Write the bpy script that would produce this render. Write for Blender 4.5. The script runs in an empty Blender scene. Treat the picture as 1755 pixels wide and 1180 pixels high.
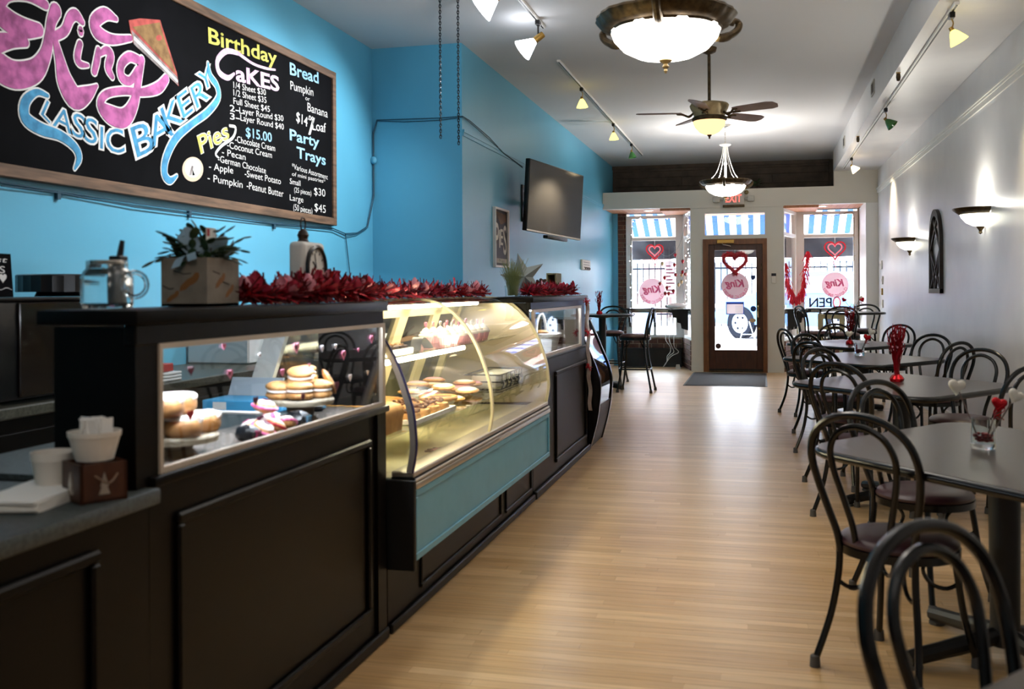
import bpy, bmesh, math, random
from mathutils import Vector, Matrix
random.seed(11)
sc = bpy.context.scene
PI = math.pi

# ------------------------------------------------------------------ camera
FPX, PPX, PPY = 1706.0, 877.5, 497.6
ROLL = math.radians(0.35)
PSI = math.atan2(426.5, FPX)
CAMH = 1.33
cam = bpy.data.cameras.new('camera')
cam.sensor_width = 36.0
cam.lens = 36.0 * FPX / 1755.0
cam.shift_y = -(590.0 - PPY) / 1755.0
cam.clip_start = 0.05
cam.clip_end = 300
cam.dof.use_dof = True
cam.dof.focus_distance = 12.5
cam.dof.aperture_fstop = 4.0
camo = bpy.data.objects.new('camera', cam)
sc.collection.objects.link(camo)
camo.matrix_world = (Matrix.Translation((0, 0, CAMH)) @ Matrix.Rotation(PSI, 4, 'Z')
                     @ Matrix.Rotation(PI / 2, 4, 'X') @ Matrix.Rotation(-ROLL, 4, 'Z'))
sc.camera = camo

# ------------------------------------------------------------------ world, exposure
world = bpy.data.worlds.new('world')
sc.world = world
world.use_nodes = True
wn = world.node_tree
bg = wn.nodes['Background']
bg.inputs['Color'].default_value = (0.88, 0.94, 1.0, 1)
bg.inputs['Strength'].default_value = 9.5
vs = sc.view_settings
vs.view_transform = 'Standard'
vs.look = 'None'
vs.exposure = 1.5
vs.gamma = 1.0
vs.use_curve_mapping = False
sc.cycles.max_bounces = 8
sc.cycles.transparent_max_bounces = 24
sc.cycles.sample_clamp_indirect = 6.0
sc.cycles.caustics_reflective = False
sc.cycles.caustics_refractive = False

# ------------------------------------------------------------------ measuring: photo point -> place on a known plane
def _ray(x, y):
    u = x - PPX
    v = -(y - PPY)
    c, s = math.cos(-ROLL), math.sin(-ROLL)
    u, v = (u * c - v * s) / FPX, (u * s + v * c) / FPX
    return Vector((math.cos(PSI) * u - math.sin(PSI), math.sin(PSI) * u + math.cos(PSI), v))

def onX(x, y, X):
    r = _ray(x, y)
    return r * (X / r.x) + Vector((0, 0, CAMH))

def onY(x, y, Y):
    r = _ray(x, y)
    return r * (Y / r.y) + Vector((0, 0, CAMH))

def onZ(x, y, Z):
    r = _ray(x, y)
    return r * ((Z - CAMH) / r.z) + Vector((0, 0, CAMH))

# ------------------------------------------------------------------ materials
def lin(h):
    h = h.lstrip('#')
    out = []
    for i in (0, 2, 4):
        c = int(h[i:i + 2], 16) / 255.0
        out.append(c / 12.92 if c <= 0.04045 else ((c + 0.055) / 1.055) ** 2.4)
    return (*out, 1.0)

MATS = {}
def M(name, col='#888888', rough=0.5, metal=0.0, spec=0.5, noise=None, bump=0.0, coat=0.0,
      emit=None, estr=0.0, trans=0.0, sub=0.0, col2=None, stretch=None):
    if name in MATS:
        return MATS[name]
    m = bpy.data.materials.new(name)
    m.use_nodes = True
    nt = m.node_tree
    p = nt.nodes['Principled BSDF']
    c = lin(col) if isinstance(col, str) else col
    p.inputs['Base Color'].default_value = c
    p.inputs['Roughness'].default_value = rough
    p.inputs['Metallic'].default_value = metal
    p.inputs['Specular IOR Level'].default_value = spec
    p.inputs['Coat Weight'].default_value = coat
    if trans:
        p.inputs['Transmission Weight'].default_value = trans
    if emit:
        p.inputs['Emission Color'].default_value = lin(emit)
        p.inputs['Emission Strength'].default_value = estr
    if noise or bump:
        tc = nt.nodes.new('ShaderNodeTexCoord')
        mp = nt.nodes.new('ShaderNodeMapping')
        if stretch:
            mp.inputs['Scale'].default_value = stretch
        nt.links.new(tc.outputs['Object'], mp.inputs['Vector'])
        nz = nt.nodes.new('ShaderNodeTexNoise')
        nz.inputs['Scale'].default_value = noise or 40
        nz.inputs['Detail'].default_value = 5
        nt.links.new(mp.outputs['Vector'], nz.inputs['Vector'])
        if noise:
            mx = nt.nodes.new('ShaderNodeMix')
            mx.data_type = 'RGBA'
            c2 = lin(col2) if col2 else tuple(min(1, k * 0.6) for k in c[:3]) + (1,)
            mx.inputs[6].default_value = c
            mx.inputs[7].default_value = c2
            rp = nt.nodes.new('ShaderNodeValToRGB')
            rp.color_ramp.elements[0].position = 0.38
            rp.color_ramp.elements[1].position = 0.66
            nt.links.new(nz.outputs['Fac'], rp.inputs['Fac'])
            nt.links.new(rp.outputs['Color'], mx.inputs[0])
            nt.links.new(mx.outputs[2], p.inputs['Base Color'])
        if bump:
            bp = nt.nodes.new('ShaderNodeBump')
            bp.inputs['Strength'].default_value = bump
            bp.inputs['Distance'].default_value = 0.01
            nt.links.new(nz.outputs['Fac'], bp.inputs['Height'])
            nt.links.new(bp.outputs['Normal'], p.inputs['Normal'])
    MATS[name] = m
    return m

def glass_mat(name, tint=(1, 1, 1), ior=1.5, dull=0.0):
    m = bpy.data.materials.new(name)
    m.use_nodes = True
    nt = m.node_tree
    nt.nodes.clear()
    out = nt.nodes.new('ShaderNodeOutputMaterial')
    mix = nt.nodes.new('ShaderNodeMixShader')
    tr = nt.nodes.new('ShaderNodeBsdfTransparent')
    gl = nt.nodes.new('ShaderNodeBsdfGlossy')
    lw = nt.nodes.new('ShaderNodeLayerWeight')
    lw.inputs['Blend'].default_value = 0.5
    pw = nt.nodes.new('ShaderNodeMath'); pw.operation = 'POWER'
    pw.inputs[1].default_value = 4.0
    nt.links.new(lw.outputs['Facing'], pw.inputs[0])
    fr = nt.nodes.new('ShaderNodeMapRange')
    f0 = ((ior - 1) / (ior + 1)) ** 2
    fr.inputs['To Min'].default_value = f0
    fr.inputs['To Max'].default_value = 0.9
    nt.links.new(pw.outputs[0], fr.inputs['Value'])
    tr.inputs['Color'].default_value = (*tint, 1)
    gl.inputs['Roughness'].default_value = 0.02 + dull
    nt.links.new(fr.outputs['Result'], mix.inputs['Fac'])
    nt.links.new(tr.outputs['BSDF'], mix.inputs[1])
    nt.links.new(gl.outputs['BSDF'], mix.inputs[2])
    nt.links.new(mix.outputs['Shader'], out.inputs['Surface'])
    MATS[name] = m
    return m

def emit_mat(name, col, strength):
    m = bpy.data.materials.new(name)
    m.use_nodes = True
    nt = m.node_tree
    nt.nodes.clear()
    out = nt.nodes.new('ShaderNodeOutputMaterial')
    e = nt.nodes.new('ShaderNodeEmission')
    e.inputs['Color'].default_value = lin(col)
    e.inputs['Strength'].default_value = strength
    nt.links.new(e.outputs['Emission'], out.inputs['Surface'])
    MATS[name] = m
    return m

def wood_floor(name):
    m = bpy.data.materials.new(name)
    m.use_nodes = True
    nt = m.node_tree
    p = nt.nodes['Principled BSDF']
    geo = nt.nodes.new('ShaderNodeNewGeometry')
    oi = nt.nodes.new('ShaderNodeObjectInfo')
    ad = nt.nodes.new('ShaderNodeMath'); ad.operation = 'ADD'
    fr = nt.nodes.new('ShaderNodeMath'); fr.operation = 'FRACT'
    nt.links.new(geo.outputs['Random Per Island'], ad.inputs[0])
    nt.links.new(oi.outputs['Random'], ad.inputs[1])
    nt.links.new(ad.outputs[0], fr.inputs[0])
    rp = nt.nodes.new('ShaderNodeValToRGB')
    el = rp.color_ramp.elements
    el[0].position = 0.0; el[0].color = lin('#BA935F')
    el[1].position = 1.0; el[1].color = lin('#D6B282')
    e = el.new(0.3); e.color = lin('#C8A272')
    e = el.new(0.6); e.color = lin('#C29B6A')
    e = el.new(0.82); e.color = lin('#D0AC7C')
    nt.links.new(fr.outputs[0], rp.inputs['Fac'])
    mp = nt.nodes.new('ShaderNodeMapping')
    mp.inputs['Scale'].default_value = (1.6, 26, 1)
    nt.links.new(geo.outputs['Position'], mp.inputs['Vector'])
    nz = nt.nodes.new('ShaderNodeTexNoise')
    nz.inputs['Scale'].default_value = 2.2
    nz.inputs['Detail'].default_value = 6
    nt.links.new(mp.outputs['Vector'], nz.inputs['Vector'])
    mx = nt.nodes.new('ShaderNodeMix'); mx.data_type = 'RGBA'; mx.blend_type = 'MULTIPLY'
    r2 = nt.nodes.new('ShaderNodeValToRGB')
    r2.color_ramp.elements[0].position = 0.3; r2.color_ramp.elements[0].color = (0.68, 0.66, 0.64, 1)
    r2.color_ramp.elements[1].position = 0.62; r2.color_ramp.elements[1].color = (1.04, 1.04, 1.04, 1)
    nt.links.new(nz.outputs['Fac'], r2.inputs['Fac'])
    mx.inputs[0].default_value = 0.75
    nt.links.new(rp.outputs['Color'], mx.inputs[6])
    nt.links.new(r2.outputs['Color'], mx.inputs[7])
    nt.links.new(mx.outputs[2], p.inputs['Base Color'])
    p.inputs['Roughness'].default_value = 0.30
    p.inputs['Specular IOR Level'].default_value = 0.5
    rr = nt.nodes.new('ShaderNodeMapRange')
    rr.inputs['To Min'].default_value = 0.24
    rr.inputs['To Max'].default_value = 0.42
    nt.links.new(nz.outputs['Fac'], rr.inputs['Value'])
    nt.links.new(rr.outputs['Result'], p.inputs['Roughness'])
    MATS[name] = m
    return m

M('blue_paint', '#60AFCE', 0.36, noise=1.5, col2='#5CABCB', bump=0.02)
M('white_paint', '#DAD8D8', 0.38, noise=3, col2='#D4D2D3', bump=0.03)
M('ceiling_paint', '#D3D3D5', 0.85)
M('cream_paint', '#D2CBBE', 0.5)
M('white_trim', '#E4E1DC', 0.45)
M('brown_board', '#54463A', 0.75, noise=6, col2='#41352B')
M('espresso', '#080504', 0.38, spec=0.16, noise=12, col2='#060403', stretch=(1, 1, 6))
M('black_metal', '#060608', 0.24, spec=0.45)
M('black_satin', '#0A0A0B', 0.45)
M('black_plastic', '#0D0D0F', 0.3)
M('rubber', '#46433F', 0.7)
M('vinyl', '#3E2126', 0.38, spec=0.5)
M('vinyl_brown', '#4A2B29', 0.38)
M('laminate', '#3B302C', 0.33, noise=60, col2='#342A26')
M('granite', '#434B4A', 0.5, noise=90, col2='#2C3130')
M('granite_edge', '#4A4A40', 0.4, noise=90, col2='#2A2A22')
M('aluminium', '#C9C1B6', 0.32, metal=0.85)
M('tan_frame', '#CDBEAC', 0.4, metal=0.3)
M('cream_steel', '#EBDFB8', 0.4)
M('deck', '#F0E4BE', 0.45)
M('teal', '#63A7C0', 0.42, noise=8, col2='#5EA1BA')
M('oak_trim', '#7B4A25', 0.4, noise=9, col2='#653A1B', stretch=(4, 4, 0.6))
M('oak_door', '#4C2713', 0.38, noise=9, col2='#3B1D0E', stretch=(4, 4, 0.6))
M('bead_wood', '#C98A66', 0.6, noise=10, col2='#B97853', stretch=(8, 1, 1))
M('brick', '#6A4231', 0.8, noise=14, col2='#523227')
M('mortar', '#B9A78C', 0.9, noise=30, col2='#A08F76')
M('brass', '#A98545', 0.35, metal=0.9)
M('bronze', '#5A4A33', 0.45, metal=0.75, noise=30, col2='#3A2E1D')
M('bronze_light', '#A08A5E', 0.45, metal=0.6, noise=18, col2='#6B5836')
M('blade_wood', '#8A7570', 0.5, noise=8, col2='#7C6863')
M('white_metal', '#E2E0DA', 0.4)
M('chalk_black', '#08080A', 0.9, spec=0.08, noise=3, col2='#0E0E11')
M('rustic_wood', '#7A5C45', 0.6, noise=7, col2='#55402F', stretch=(1, 0.5, 6))
M('chalk_white', '#E4E2DE', 0.9)
M('chalk_pink', '#C76AA6', 0.9, noise=16, col2='#8E4877')
M('chalk_palepink', '#E6C3DA', 0.9, noise=30, col2='#C79EBC')
M('chalk_blue', '#4FA0CC', 0.9, noise=18, col2='#3B7FA8')
M('chalk_lightblue', '#9FCBE6', 0.9, noise=20, col2='#7FAFD0')
M('chalk_yellow', '#DDD66A', 0.9, noise=20, col2='#B9B24E')
M('chalk_brown', '#8A6A42', 0.9, noise=20, col2='#6B4E2E')
M('chalk_red', '#B5524A', 0.9, noise=20, col2='#8C3B36')
M('chalk_grey', '#A39A98', 0.9, noise=20, col2='#6F6664')
M('chalk_beige', '#D9BFA6', 0.9)
M('tv_black', '#0B0A0A', 0.3)
M('tv_screen', '#0A0908', 0.08, spec=0.8)
M('poster_dark', '#2A2022', 0.6, noise=20, col2='#3A2C2A')
M('poster_cream', '#DCD3C4', 0.7)
M('poster_brown', '#7A5432', 0.7, noise=12, col2='#523820')
M('paper', '#E8E4DC', 0.8)
M('paper_white', '#F0EEEA', 0.7)
M('foam_white', '#DDD6CC', 0.6)
M('foil_red', '#A31220', 0.24, metal=0.6)
M('foil_dark', '#5A0812', 0.3, metal=0.6)
M('petal', '#C43A54', 0.25, metal=0.25)
M('petal_pink', '#D88A9A', 0.3, metal=0.2)
M('red_bright', '#B00D1A', 0.35)
M('red_foil_bright', '#C40F1E', 0.2, metal=0.6)
M('tinsel_red', '#D0142C', 0.3, metal=0.4)
M('heart_foam', '#E9E3D6', 0.7, bump=0.2)
M('heart_pink', '#D97C9C', 0.5)
M('heart_maroon', '#5A1530', 0.5)
M('heart_white', '#EFE9EF', 0.5)
M('stick', '#6B5A55', 0.5)
M('leaf', '#24401F', 0.4, noise=8, col2='#1A3016')
M('leaf_dark', '#1B2A16', 0.5)
M('grass_blade', '#7C8450', 0.6)
M('planter', '#8E8274', 0.6, noise=14, col2='#7A6F63')
M('bird_brown', '#8A5A2C', 0.7)
M('bird_dark', '#3E2A20', 0.7)
M('ribbon_blue', '#9DB6C8', 0.35)
M('mug_red', '#A8242A', 0.5)
M('pastry', '#C08A50', 0.6, noise=20, col2='#8F5A2C', bump=0.3)
M('pastry_light', '#D9A86C', 0.6, noise=22, col2='#B67F45', bump=0.3)
M('pastry_dark', '#6E4424', 0.65, noise=25, col2='#4B2C16', bump=0.4)
M('icing', '#F3ECE4', 0.4)
M('pink_icing', '#E7A3B4', 0.5)
M('bread', '#C8924A', 0.6, noise=10, col2='#A06C2C')
M('choc', '#2E1A12', 0.4)
M('box_blue', '#4AA6D8', 0.5)
M('box_grey', '#AAB4BC', 0.5)
M('bag_black', '#16171B', 0.28)
M('bag_teal', '#3E6F86', 0.4)
M('bag_pink', '#D65C96', 0.4)
M('bag_maroon', '#7A2440', 0.4)
M('stand_wood', '#C7BBA5', 0.6, noise=14, col2='#9C8F7A', stretch=(1, 1, 5))
M('stand_leg', '#6E5B4A', 0.6, noise=10, col2='#54453A')
M('shelf_wood', '#7D746C', 0.5, noise=6, col2='#5D554F', stretch=(6, 1, 1))
M('wicker', '#E2DED6', 0.6)
M('star_metal', '#8D9694', 0.5, metal=0.3)
M('olive_wood', '#8F8762', 0.6)
M('mat_grey', '#3A3534', 0.95, noise=80, col2='#2E2A29')
M('outlet', '#E2DCD0', 0.5)
M('green_glass', '#3E7A3A', 0.2, spec=0.8)
M('exit_grey', '#B9B4AA', 0.5)
M('cable_dark', '#1C4558', 0.6)
M('cable_white', '#CFCBC4', 0.5)
M('chain', '#1A1C22', 0.5, metal=0.4)
M('sidewalk', '#C9C6C2', 0.9, noise=5, col2='#BBB8B4')
M('asphalt', '#8E9094', 0.9, noise=8, col2='#808286')
M('car_paint', '#46608C', 0.5, spec=0.2)
M('car_glass', '#4A6078', 0.1, spec=0.8)
M('tire', '#14171F', 0.9, spec=0.05)
M('hub', '#9AA2B0', 0.6, spec=0.2)
M('iron', '#12151C', 0.9, spec=0.05)
M('house_white', '#D8D8DA', 0.8)
M('house_brick', '#9A7A74', 0.85, noise=20, col2='#86665F')
M('house_window', '#5A6A7C', 0.2)
M('bin', '#5C6E86', 0.5)
M('cloth_dark', '#3C3C42', 0.6, spec=0.2)
M('decal_blue', '#1D3C72', 0.5)
M('decal_brown', '#5A3A34', 0.5)
M('decal_tan', '#D9B98A', 0.6)
M('neon_dark', '#1A1430', 0.35)
M('neon_red', '#E06A72', 0.4, emit='#FF5A66', estr=0.8)
M('neon_blue', '#2C2A58', 0.35)
M('star_yellow', '#D8C24A', 0.5)
M('gothic', '#3A2F29', 0.7, noise=12, col2='#241C18')
M('gothic_grey', '#8A817C', 0.7)
M('oven_glass', '#1C1510', 0.12, spec=0.7)
M('box_red', '#A8201E', 0.5)
M('box_white', '#DADDE0', 0.5)
M('receipt', '#DDD3C8', 0.7, noise=14, col2='#C2A79C')
M('beige_stone', '#C9B79E', 0.8)
wood_floor('floor_oak')
glass_mat('clear_glass', (0.97, 0.985, 0.98))
glass_mat('window_glass', (0.96, 0.98, 1.0), 1.4)
glass_mat('case_glass', (0.96, 0.97, 0.94), 1.55)
glass_mat('shelf_glass', (0.93, 0.95, 0.90), 1.45)
glass_mat('jar_glass', (0.80, 0.86, 0.88), 1.9)
glass_mat('smoke_glass', (0.25, 0.27, 0.28), 1.3)
emit_mat('bowl_glow', '#FFF6EA', 5.0)
emit_mat('fan_glow', '#FFC68C', 0.75)
M('fan_brass', '#B9A47C', 0.45, metal=0.25, noise=18, col2='#93805C')
emit_mat('sconce_glow', '#F3F0DC', 3.5)
emit_mat('spot_glow', '#F4F8FF', 6.0)
emit_mat('shade_yellow', '#E8D060', 1.6)
emit_mat('shade_warm', '#FFE2B0', 3.0)
emit_mat('bulb_warm', '#FFD890', 6.0)
emit_mat('led', '#EAF2FF', 42.0)
emit_mat('tube_warm', '#FFF2CC', 28.0)
emit_mat('recessed_glow', '#FFF0DC', 10.0)
emit_mat('exit_red', '#FF4A42', 1.6)
emit_mat('rope_pink', '#F0808C', 0.45)  # faint glow put into the heart rope colours
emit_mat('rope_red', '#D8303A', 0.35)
emit_mat('fairy', '#E8F0FF', 4.0)

def film_mat(name, col, k=0.6):
    m = M(name, col, 0.6)
    nt = m.node_tree
    tl = nt.nodes.new('ShaderNodeBsdfTranslucent')
    tl.inputs['Color'].default_value = lin(col)
    ms = nt.nodes.new('ShaderNodeMixShader')
    ms.inputs[0].default_value = k
    nt.links.new(nt.nodes['Principled BSDF'].outputs['BSDF'], ms.inputs[1])
    nt.links.new(tl.outputs['BSDF'], ms.inputs[2])
    nt.links.new(ms.outputs['Shader'], nt.nodes['Material Output'].inputs['Surface'])
film_mat('decal_white', '#DCC6CA', 0.42)
film_mat('film_blue', '#4A6AB8', 0.4)
M('real_glass', '#F4F8F8', 0.02, trans=1.0)
film_mat('decal_pink', '#DB6E92', 0.45)
film_mat('window_paper', '#E4DCDC', 0.55)

def awning_mat():
    m = bpy.data.materials.new('awning_stripes')
    m.use_nodes = True
    nt = m.node_tree
    p = nt.nodes['Principled BSDF']
    geo = nt.nodes.new('ShaderNodeNewGeometry')
    sx = nt.nodes.new('ShaderNodeSeparateXYZ')
    nt.links.new(geo.outputs['Position'], sx.inputs[0])
    k = nt.nodes.new('ShaderNodeMath'); k.operation = 'MULTIPLY_ADD'
    k.inputs[1].default_value = 1 / 0.212
    k.inputs[2].default_value = 100.31
    nt.links.new(sx.outputs['X'], k.inputs[0])
    fr = nt.nodes.new('ShaderNodeMath'); fr.operation = 'FRACT'
    nt.links.new(k.outputs[0], fr.inputs[0])
    rp = nt.nodes.new('ShaderNodeValToRGB')
    rp.color_ramp.interpolation = 'CONSTANT'
    el = rp.color_ramp.elements
    W, R, Bl = lin('#E6DCD6'), lin('#8A2A3C'), lin('#1C4A9A')
    el[0].position = 0.0; el[0].color = W
    el[1].position = 0.17; el[1].color = R
    for pos, c in ((0.21, W), (0.27, Bl), (0.73, W), (0.79, R), (0.83, W)):
        e = el.new(pos); e.color = c
    nt.links.new(fr.outputs[0], rp.inputs['Fac'])
    nt.links.new(rp.outputs['Color'], p.inputs['Base Color'])
    p.inputs['Roughness'].default_value = 0.8
    tl = nt.nodes.new('ShaderNodeBsdfTranslucent')
    nt.links.new(rp.outputs['Color'], tl.inputs['Color'])
    ms = nt.nodes.new('ShaderNodeMixShader')
    ms.inputs[0].default_value = 0.05
    out = nt.nodes['Material Output']
    nt.links.new(p.outputs['BSDF'], ms.inputs[1])
    nt.links.new(tl.outputs['BSDF'], ms.inputs[2])
    nt.links.new(ms.outputs['Shader'], out.inputs['Surface'])
    MATS['awning_stripes'] = m
awning_mat()

# ------------------------------------------------------------------ mesh helpers
def smooth_path(pts, k=4, closed=False):
    pts = [Vector(p) for p in pts]
    n = len(pts)
    out = []
    rng = range(n if closed else n - 1)
    for i in rng:
        if closed:
            p0, p1, p2, p3 = pts[(i - 1) % n], pts[i], pts[(i + 1) % n], pts[(i + 2) % n]
        else:
            p0, p1, p2, p3 = pts[max(i - 1, 0)], pts[i], pts[i + 1], pts[min(i + 2, n - 1)]
        for j in range(k):
            t = j / k
            out.append(0.5 * ((2 * p1) + (p2 - p0) * t + (2 * p0 - 5 * p1 + 4 * p2 - p3) * t * t
                              + (3 * p1 - p0 - 3 * p2 + p3) * t ** 3))
    if not closed:
        out.append(pts[-1])
    return out

class G:
    def __init__(self):
        self.v = []
        self.f = []
    def add(self, vs_, fs):
        b = len(self.v)
        self.v += [tuple(x) for x in vs_]
        self.f += [tuple(b + i for i in f) for f in fs]
        return self
    def box(self, x0, x1, y0, y1, z0, z1):
        if x0 > x1: x0, x1 = x1, x0
        if y0 > y1: y0, y1 = y1, y0
        if z0 > z1: z0, z1 = z1, z0
        v = [(x, y, z) for z in (z0, z1) for y in (y0, y1) for x in (x0, x1)]
        f = [(0, 2, 3, 1), (4, 5, 7, 6), (0, 1, 5, 4), (2, 6, 7, 3), (0, 4, 6, 2), (1, 3, 7, 5)]
        return self.add(v, f)
    def rbox(self, x0, x1, y0, y1, z0, z1, r=0.01, seg=2):
        bm = bmesh.new()
        bmesh.ops.create_cube(bm, size=1.0)
        sx, sy, sz = abs(x1 - x0), abs(y1 - y0), abs(z1 - z0)
        for v in bm.verts:
            v.co = Vector(((x0 + x1) / 2 + v.co.x * sx, (y0 + y1) / 2 + v.co.y * sy, (z0 + z1) / 2 + v.co.z * sz))
        r = min(r, 0.49 * min(sx, sy, sz))
        bmesh.ops.bevel(bm, geom=bm.edges[:], offset=r, segments=seg, profile=0.5, affect='EDGES')
        bm.verts.index_update()
        self.add([v.co for v in bm.verts], [[v.index for v in f.verts] for f in bm.faces])
        bm.free()
        return self
    def tube(self, pts, r, n=8, closed=False, caps=True):
        pts = [Vector(p) for p in pts]
        m = len(pts)
        rs = r if isinstance(r, (list, tuple)) else [r] * m
        tang = []
        for i in range(m):
            if closed:
                t = pts[(i + 1) % m] - pts[(i - 1) % m]
            else:
                t = pts[min(i + 1, m - 1)] - pts[max(i - 1, 0)]
            tang.append(t.normalized() if t.length > 1e-9 else Vector((0, 0, 1)))
        up = Vector((0, 0, 1)) if abs(tang[0].z) < 0.9 else Vector((1, 0, 0))
        nrm = (up - tang[0] * up.dot(tang[0])).normalized()
        vs_, fs = [], []
        for i in range(m):
            nrm = (nrm - tang[i] * nrm.dot(tang[i]))
            nrm = nrm.normalized() if nrm.length > 1e-6 else tang[i].orthogonal().normalized()
            b = tang[i].cross(nrm)
            for k in range(n):
                a = 2 * PI * k / n
                vs_.append(pts[i] + (nrm * math.cos(a) + b * math.sin(a)) * rs[i])
        for i in range(m if closed else m - 1):
            j = (i + 1) % m
            for k in range(n):
                l = (k + 1) % n
                fs.append((i * n + k, i * n + l, j * n + l, j * n + k))
        if caps and not closed:
            fs.append(tuple(range(n - 1, -1, -1)))
            fs.append(tuple((m - 1) * n + k for k in range(n)))
        return self.add(vs_, fs)
    def lathe(self, prof, c=(0, 0, 0), n=24, a0=0.0, a1=2 * PI, mat=None, closed=True):
        full = abs(a1 - a0 - 2 * PI) < 1e-6
        m = n if full else n + 1
        vs_, fs = [], []
        for (r, z) in prof:
            for k in range(m):
                a = a0 + (a1 - a0) * k / n
                p = Vector((r * math.cos(a), r * math.sin(a), z))
                if mat is not None:
                    p = mat @ p
                vs_.append(p + Vector(c))
        for i in range(len(prof) - 1):
            for k in range(n):
                l = (k + 1) % m if full else k + 1
                fs.append((i * m + k, i * m + l, (i + 1) * m + l, (i + 1) * m + k))
        return self.add(vs_, fs)
    def ell(self, c, r, n=16, m=10, rot=None):
        r = r if isinstance(r, (list, tuple)) else (r, r, r)
        vs_, fs = [], []
        for i in range(1, m):
            th = PI * i / m
            for k in range(n):
                a = 2 * PI * k / n
                p = Vector((r[0] * math.sin(th) * math.cos(a), r[1] * math.sin(th) * math.sin(a), r[2] * math.cos(th)))
                vs_.append(p)
        vs_.append(Vector((0, 0, r[2])))
        vs_.append(Vector((0, 0, -r[2])))
        for i in range(m - 2):
            for k in range(n):
                l = (k + 1) % n
                fs.append((i * n + k, (i + 1) * n + k, (i + 1) * n + l, i * n + l))
        T, Bm = len(vs_) - 2, len(vs_) - 1
        for k in range(n):
            l = (k + 1) % n
            fs.append((T, k, l))
            fs.append((Bm, (m - 2) * n + l, (m - 2) * n + k))
        if rot is not None:
            vs_ = [rot @ p for p in vs_]
        return self.add([p + Vector(c) for p in vs_], fs)
    def prism(self, poly, plane, d0, d1):
        def mp(a, b, d):
            return (d, a, b) if plane == 'YZ' else ((a, d, b) if plane == 'XZ' else (a, b, d))
        n = len(poly)
        vs_ = [mp(a, b, d0) for a, b in poly] + [mp(a, b, d1) for a, b in poly]
        fs = [tuple(range(n - 1, -1, -1)), tuple(range(n, 2 * n))]
        for i in range(n):
            j = (i + 1) % n
            fs.append((i, j, n + j, n + i))
        return self.add(vs_, fs)
    def quad(self, a, b, c, d):
        return self.add([a, b, c, d], [(0, 1, 2, 3)])
    def xf(self, mat):
        self.v = [tuple(mat @ Vector(p)) for p in self.v]
        return self
    def merge(self, g):
        return self.add(g.v, g.f)
    def mesh(self, name, smooth=35):
        me = bpy.data.meshes.new(name)
        me.from_pydata(self.v, [], self.f)
        bm = bmesh.new()
        bm.from_mesh(me)
        bmesh.ops.recalc_face_normals(bm, faces=bm.faces[:])
        bm.to_mesh(me)
        bm.free()
        if smooth:
            for p in me.polygons:
                p.use_smooth = True
            me.set_sharp_from_angle(angle=math.radians(smooth))
        return me

COL = sc.collection
def obj(name, g, mat, parent=None, smooth=35, local=False):
    """one mesh object; geometry in world coordinates unless local."""
    me = g.mesh(name, smooth) if isinstance(g, G) else g
    if mat:
        me.materials.append(MATS[mat])
    o = bpy.data.objects.new(name, me)
    COL.objects.link(o)
    if parent is not None:
        o.parent = parent
        if not local and parent.parent is None:
            o.location = -parent.location
    return o

def thing(name, label, cat, loc=(0, 0, 0), rz=0.0, group=None):
    o = bpy.data.objects.new(name, None)
    o.empty_display_size = 0.1
    COL.objects.link(o)
    o.location = loc
    o.rotation_euler = (0, 0, rz)
    o['label'] = label
    o['category'] = cat
    if group:
        o['group'] = group
    return o

def tag(o, label, cat, group=None):
    o['label'] = label
    o['category'] = cat
    if group:
        o['group'] = group
    return o

def struct(name, g, mat, label=None, parent=None, smooth=None):
    o = obj(name, g, mat, parent, smooth)
    if parent is None:
        o['kind'] = 'structure'
        if label:
            o['label'] = label
    return o

def dup(root, loc, rz, label=None, group=None):
    r = root.copy()
    COL.objects.link(r)
    r.location = loc
    r.rotation_euler = (0, 0, rz)
    if label: r['label'] = label
    if group: r['group'] = group
    for ch in list(root.children):
        c = ch.copy()
        COL.objects.link(c)
        c.parent = r
        for gch in list(ch.children):
            d = gch.copy()
            COL.objects.link(d)
            d.parent = c
    return r

def heart2d(w, n=28):
    pts = []
    for i in range(n):
        t = 2 * PI * i / n
        x = 16 * math.sin(t) ** 3
        y = 13 * math.cos(t) - 5 * math.cos(2 * t) - 2 * math.cos(3 * t) - math.cos(4 * t)
        pts.append((x / 32 * w, y / 32 * w))
    return pts

def puffy_heart(w, th, mat=None, n=28):
    """a cushion-like heart in the XZ plane, thickness along Y."""
    g = G()
    base = heart2d(w, n)
    layers = [(0.0, -0.5), (0.62, -0.46), (0.88, -0.32), (1.0, 0.0), (0.88, 0.32), (0.62, 0.46), (0.0, 0.5)]
    vs_, fs = [], []
    for s, d in layers:
        for (x, y) in base:
            vs_.append((x * s, d * th, y * s))
    for i in range(len(layers) - 1):
        for k in range(n):
            l = (k + 1) % n
            fs.append((i * n + k, i * n + l, (i + 1) * n + l, (i + 1) * n + k))
    g.add(vs_, fs)
    if mat is not None:
        g.xf(mat)
    return g

# basis for things drawn on planes
BX = Matrix(((0, 0, 1, 0), (1, 0, 0, 0), (0, 1, 0, 0), (0, 0, 0, 1)))        # text on a plane facing +X, read along +Y
BY = Matrix(((1, 0, 0, 0), (0, 0, -1, 0), (0, 1, 0, 0), (0, 0, 0, 1)))       # text on a plane facing -Y, read along +X

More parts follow.
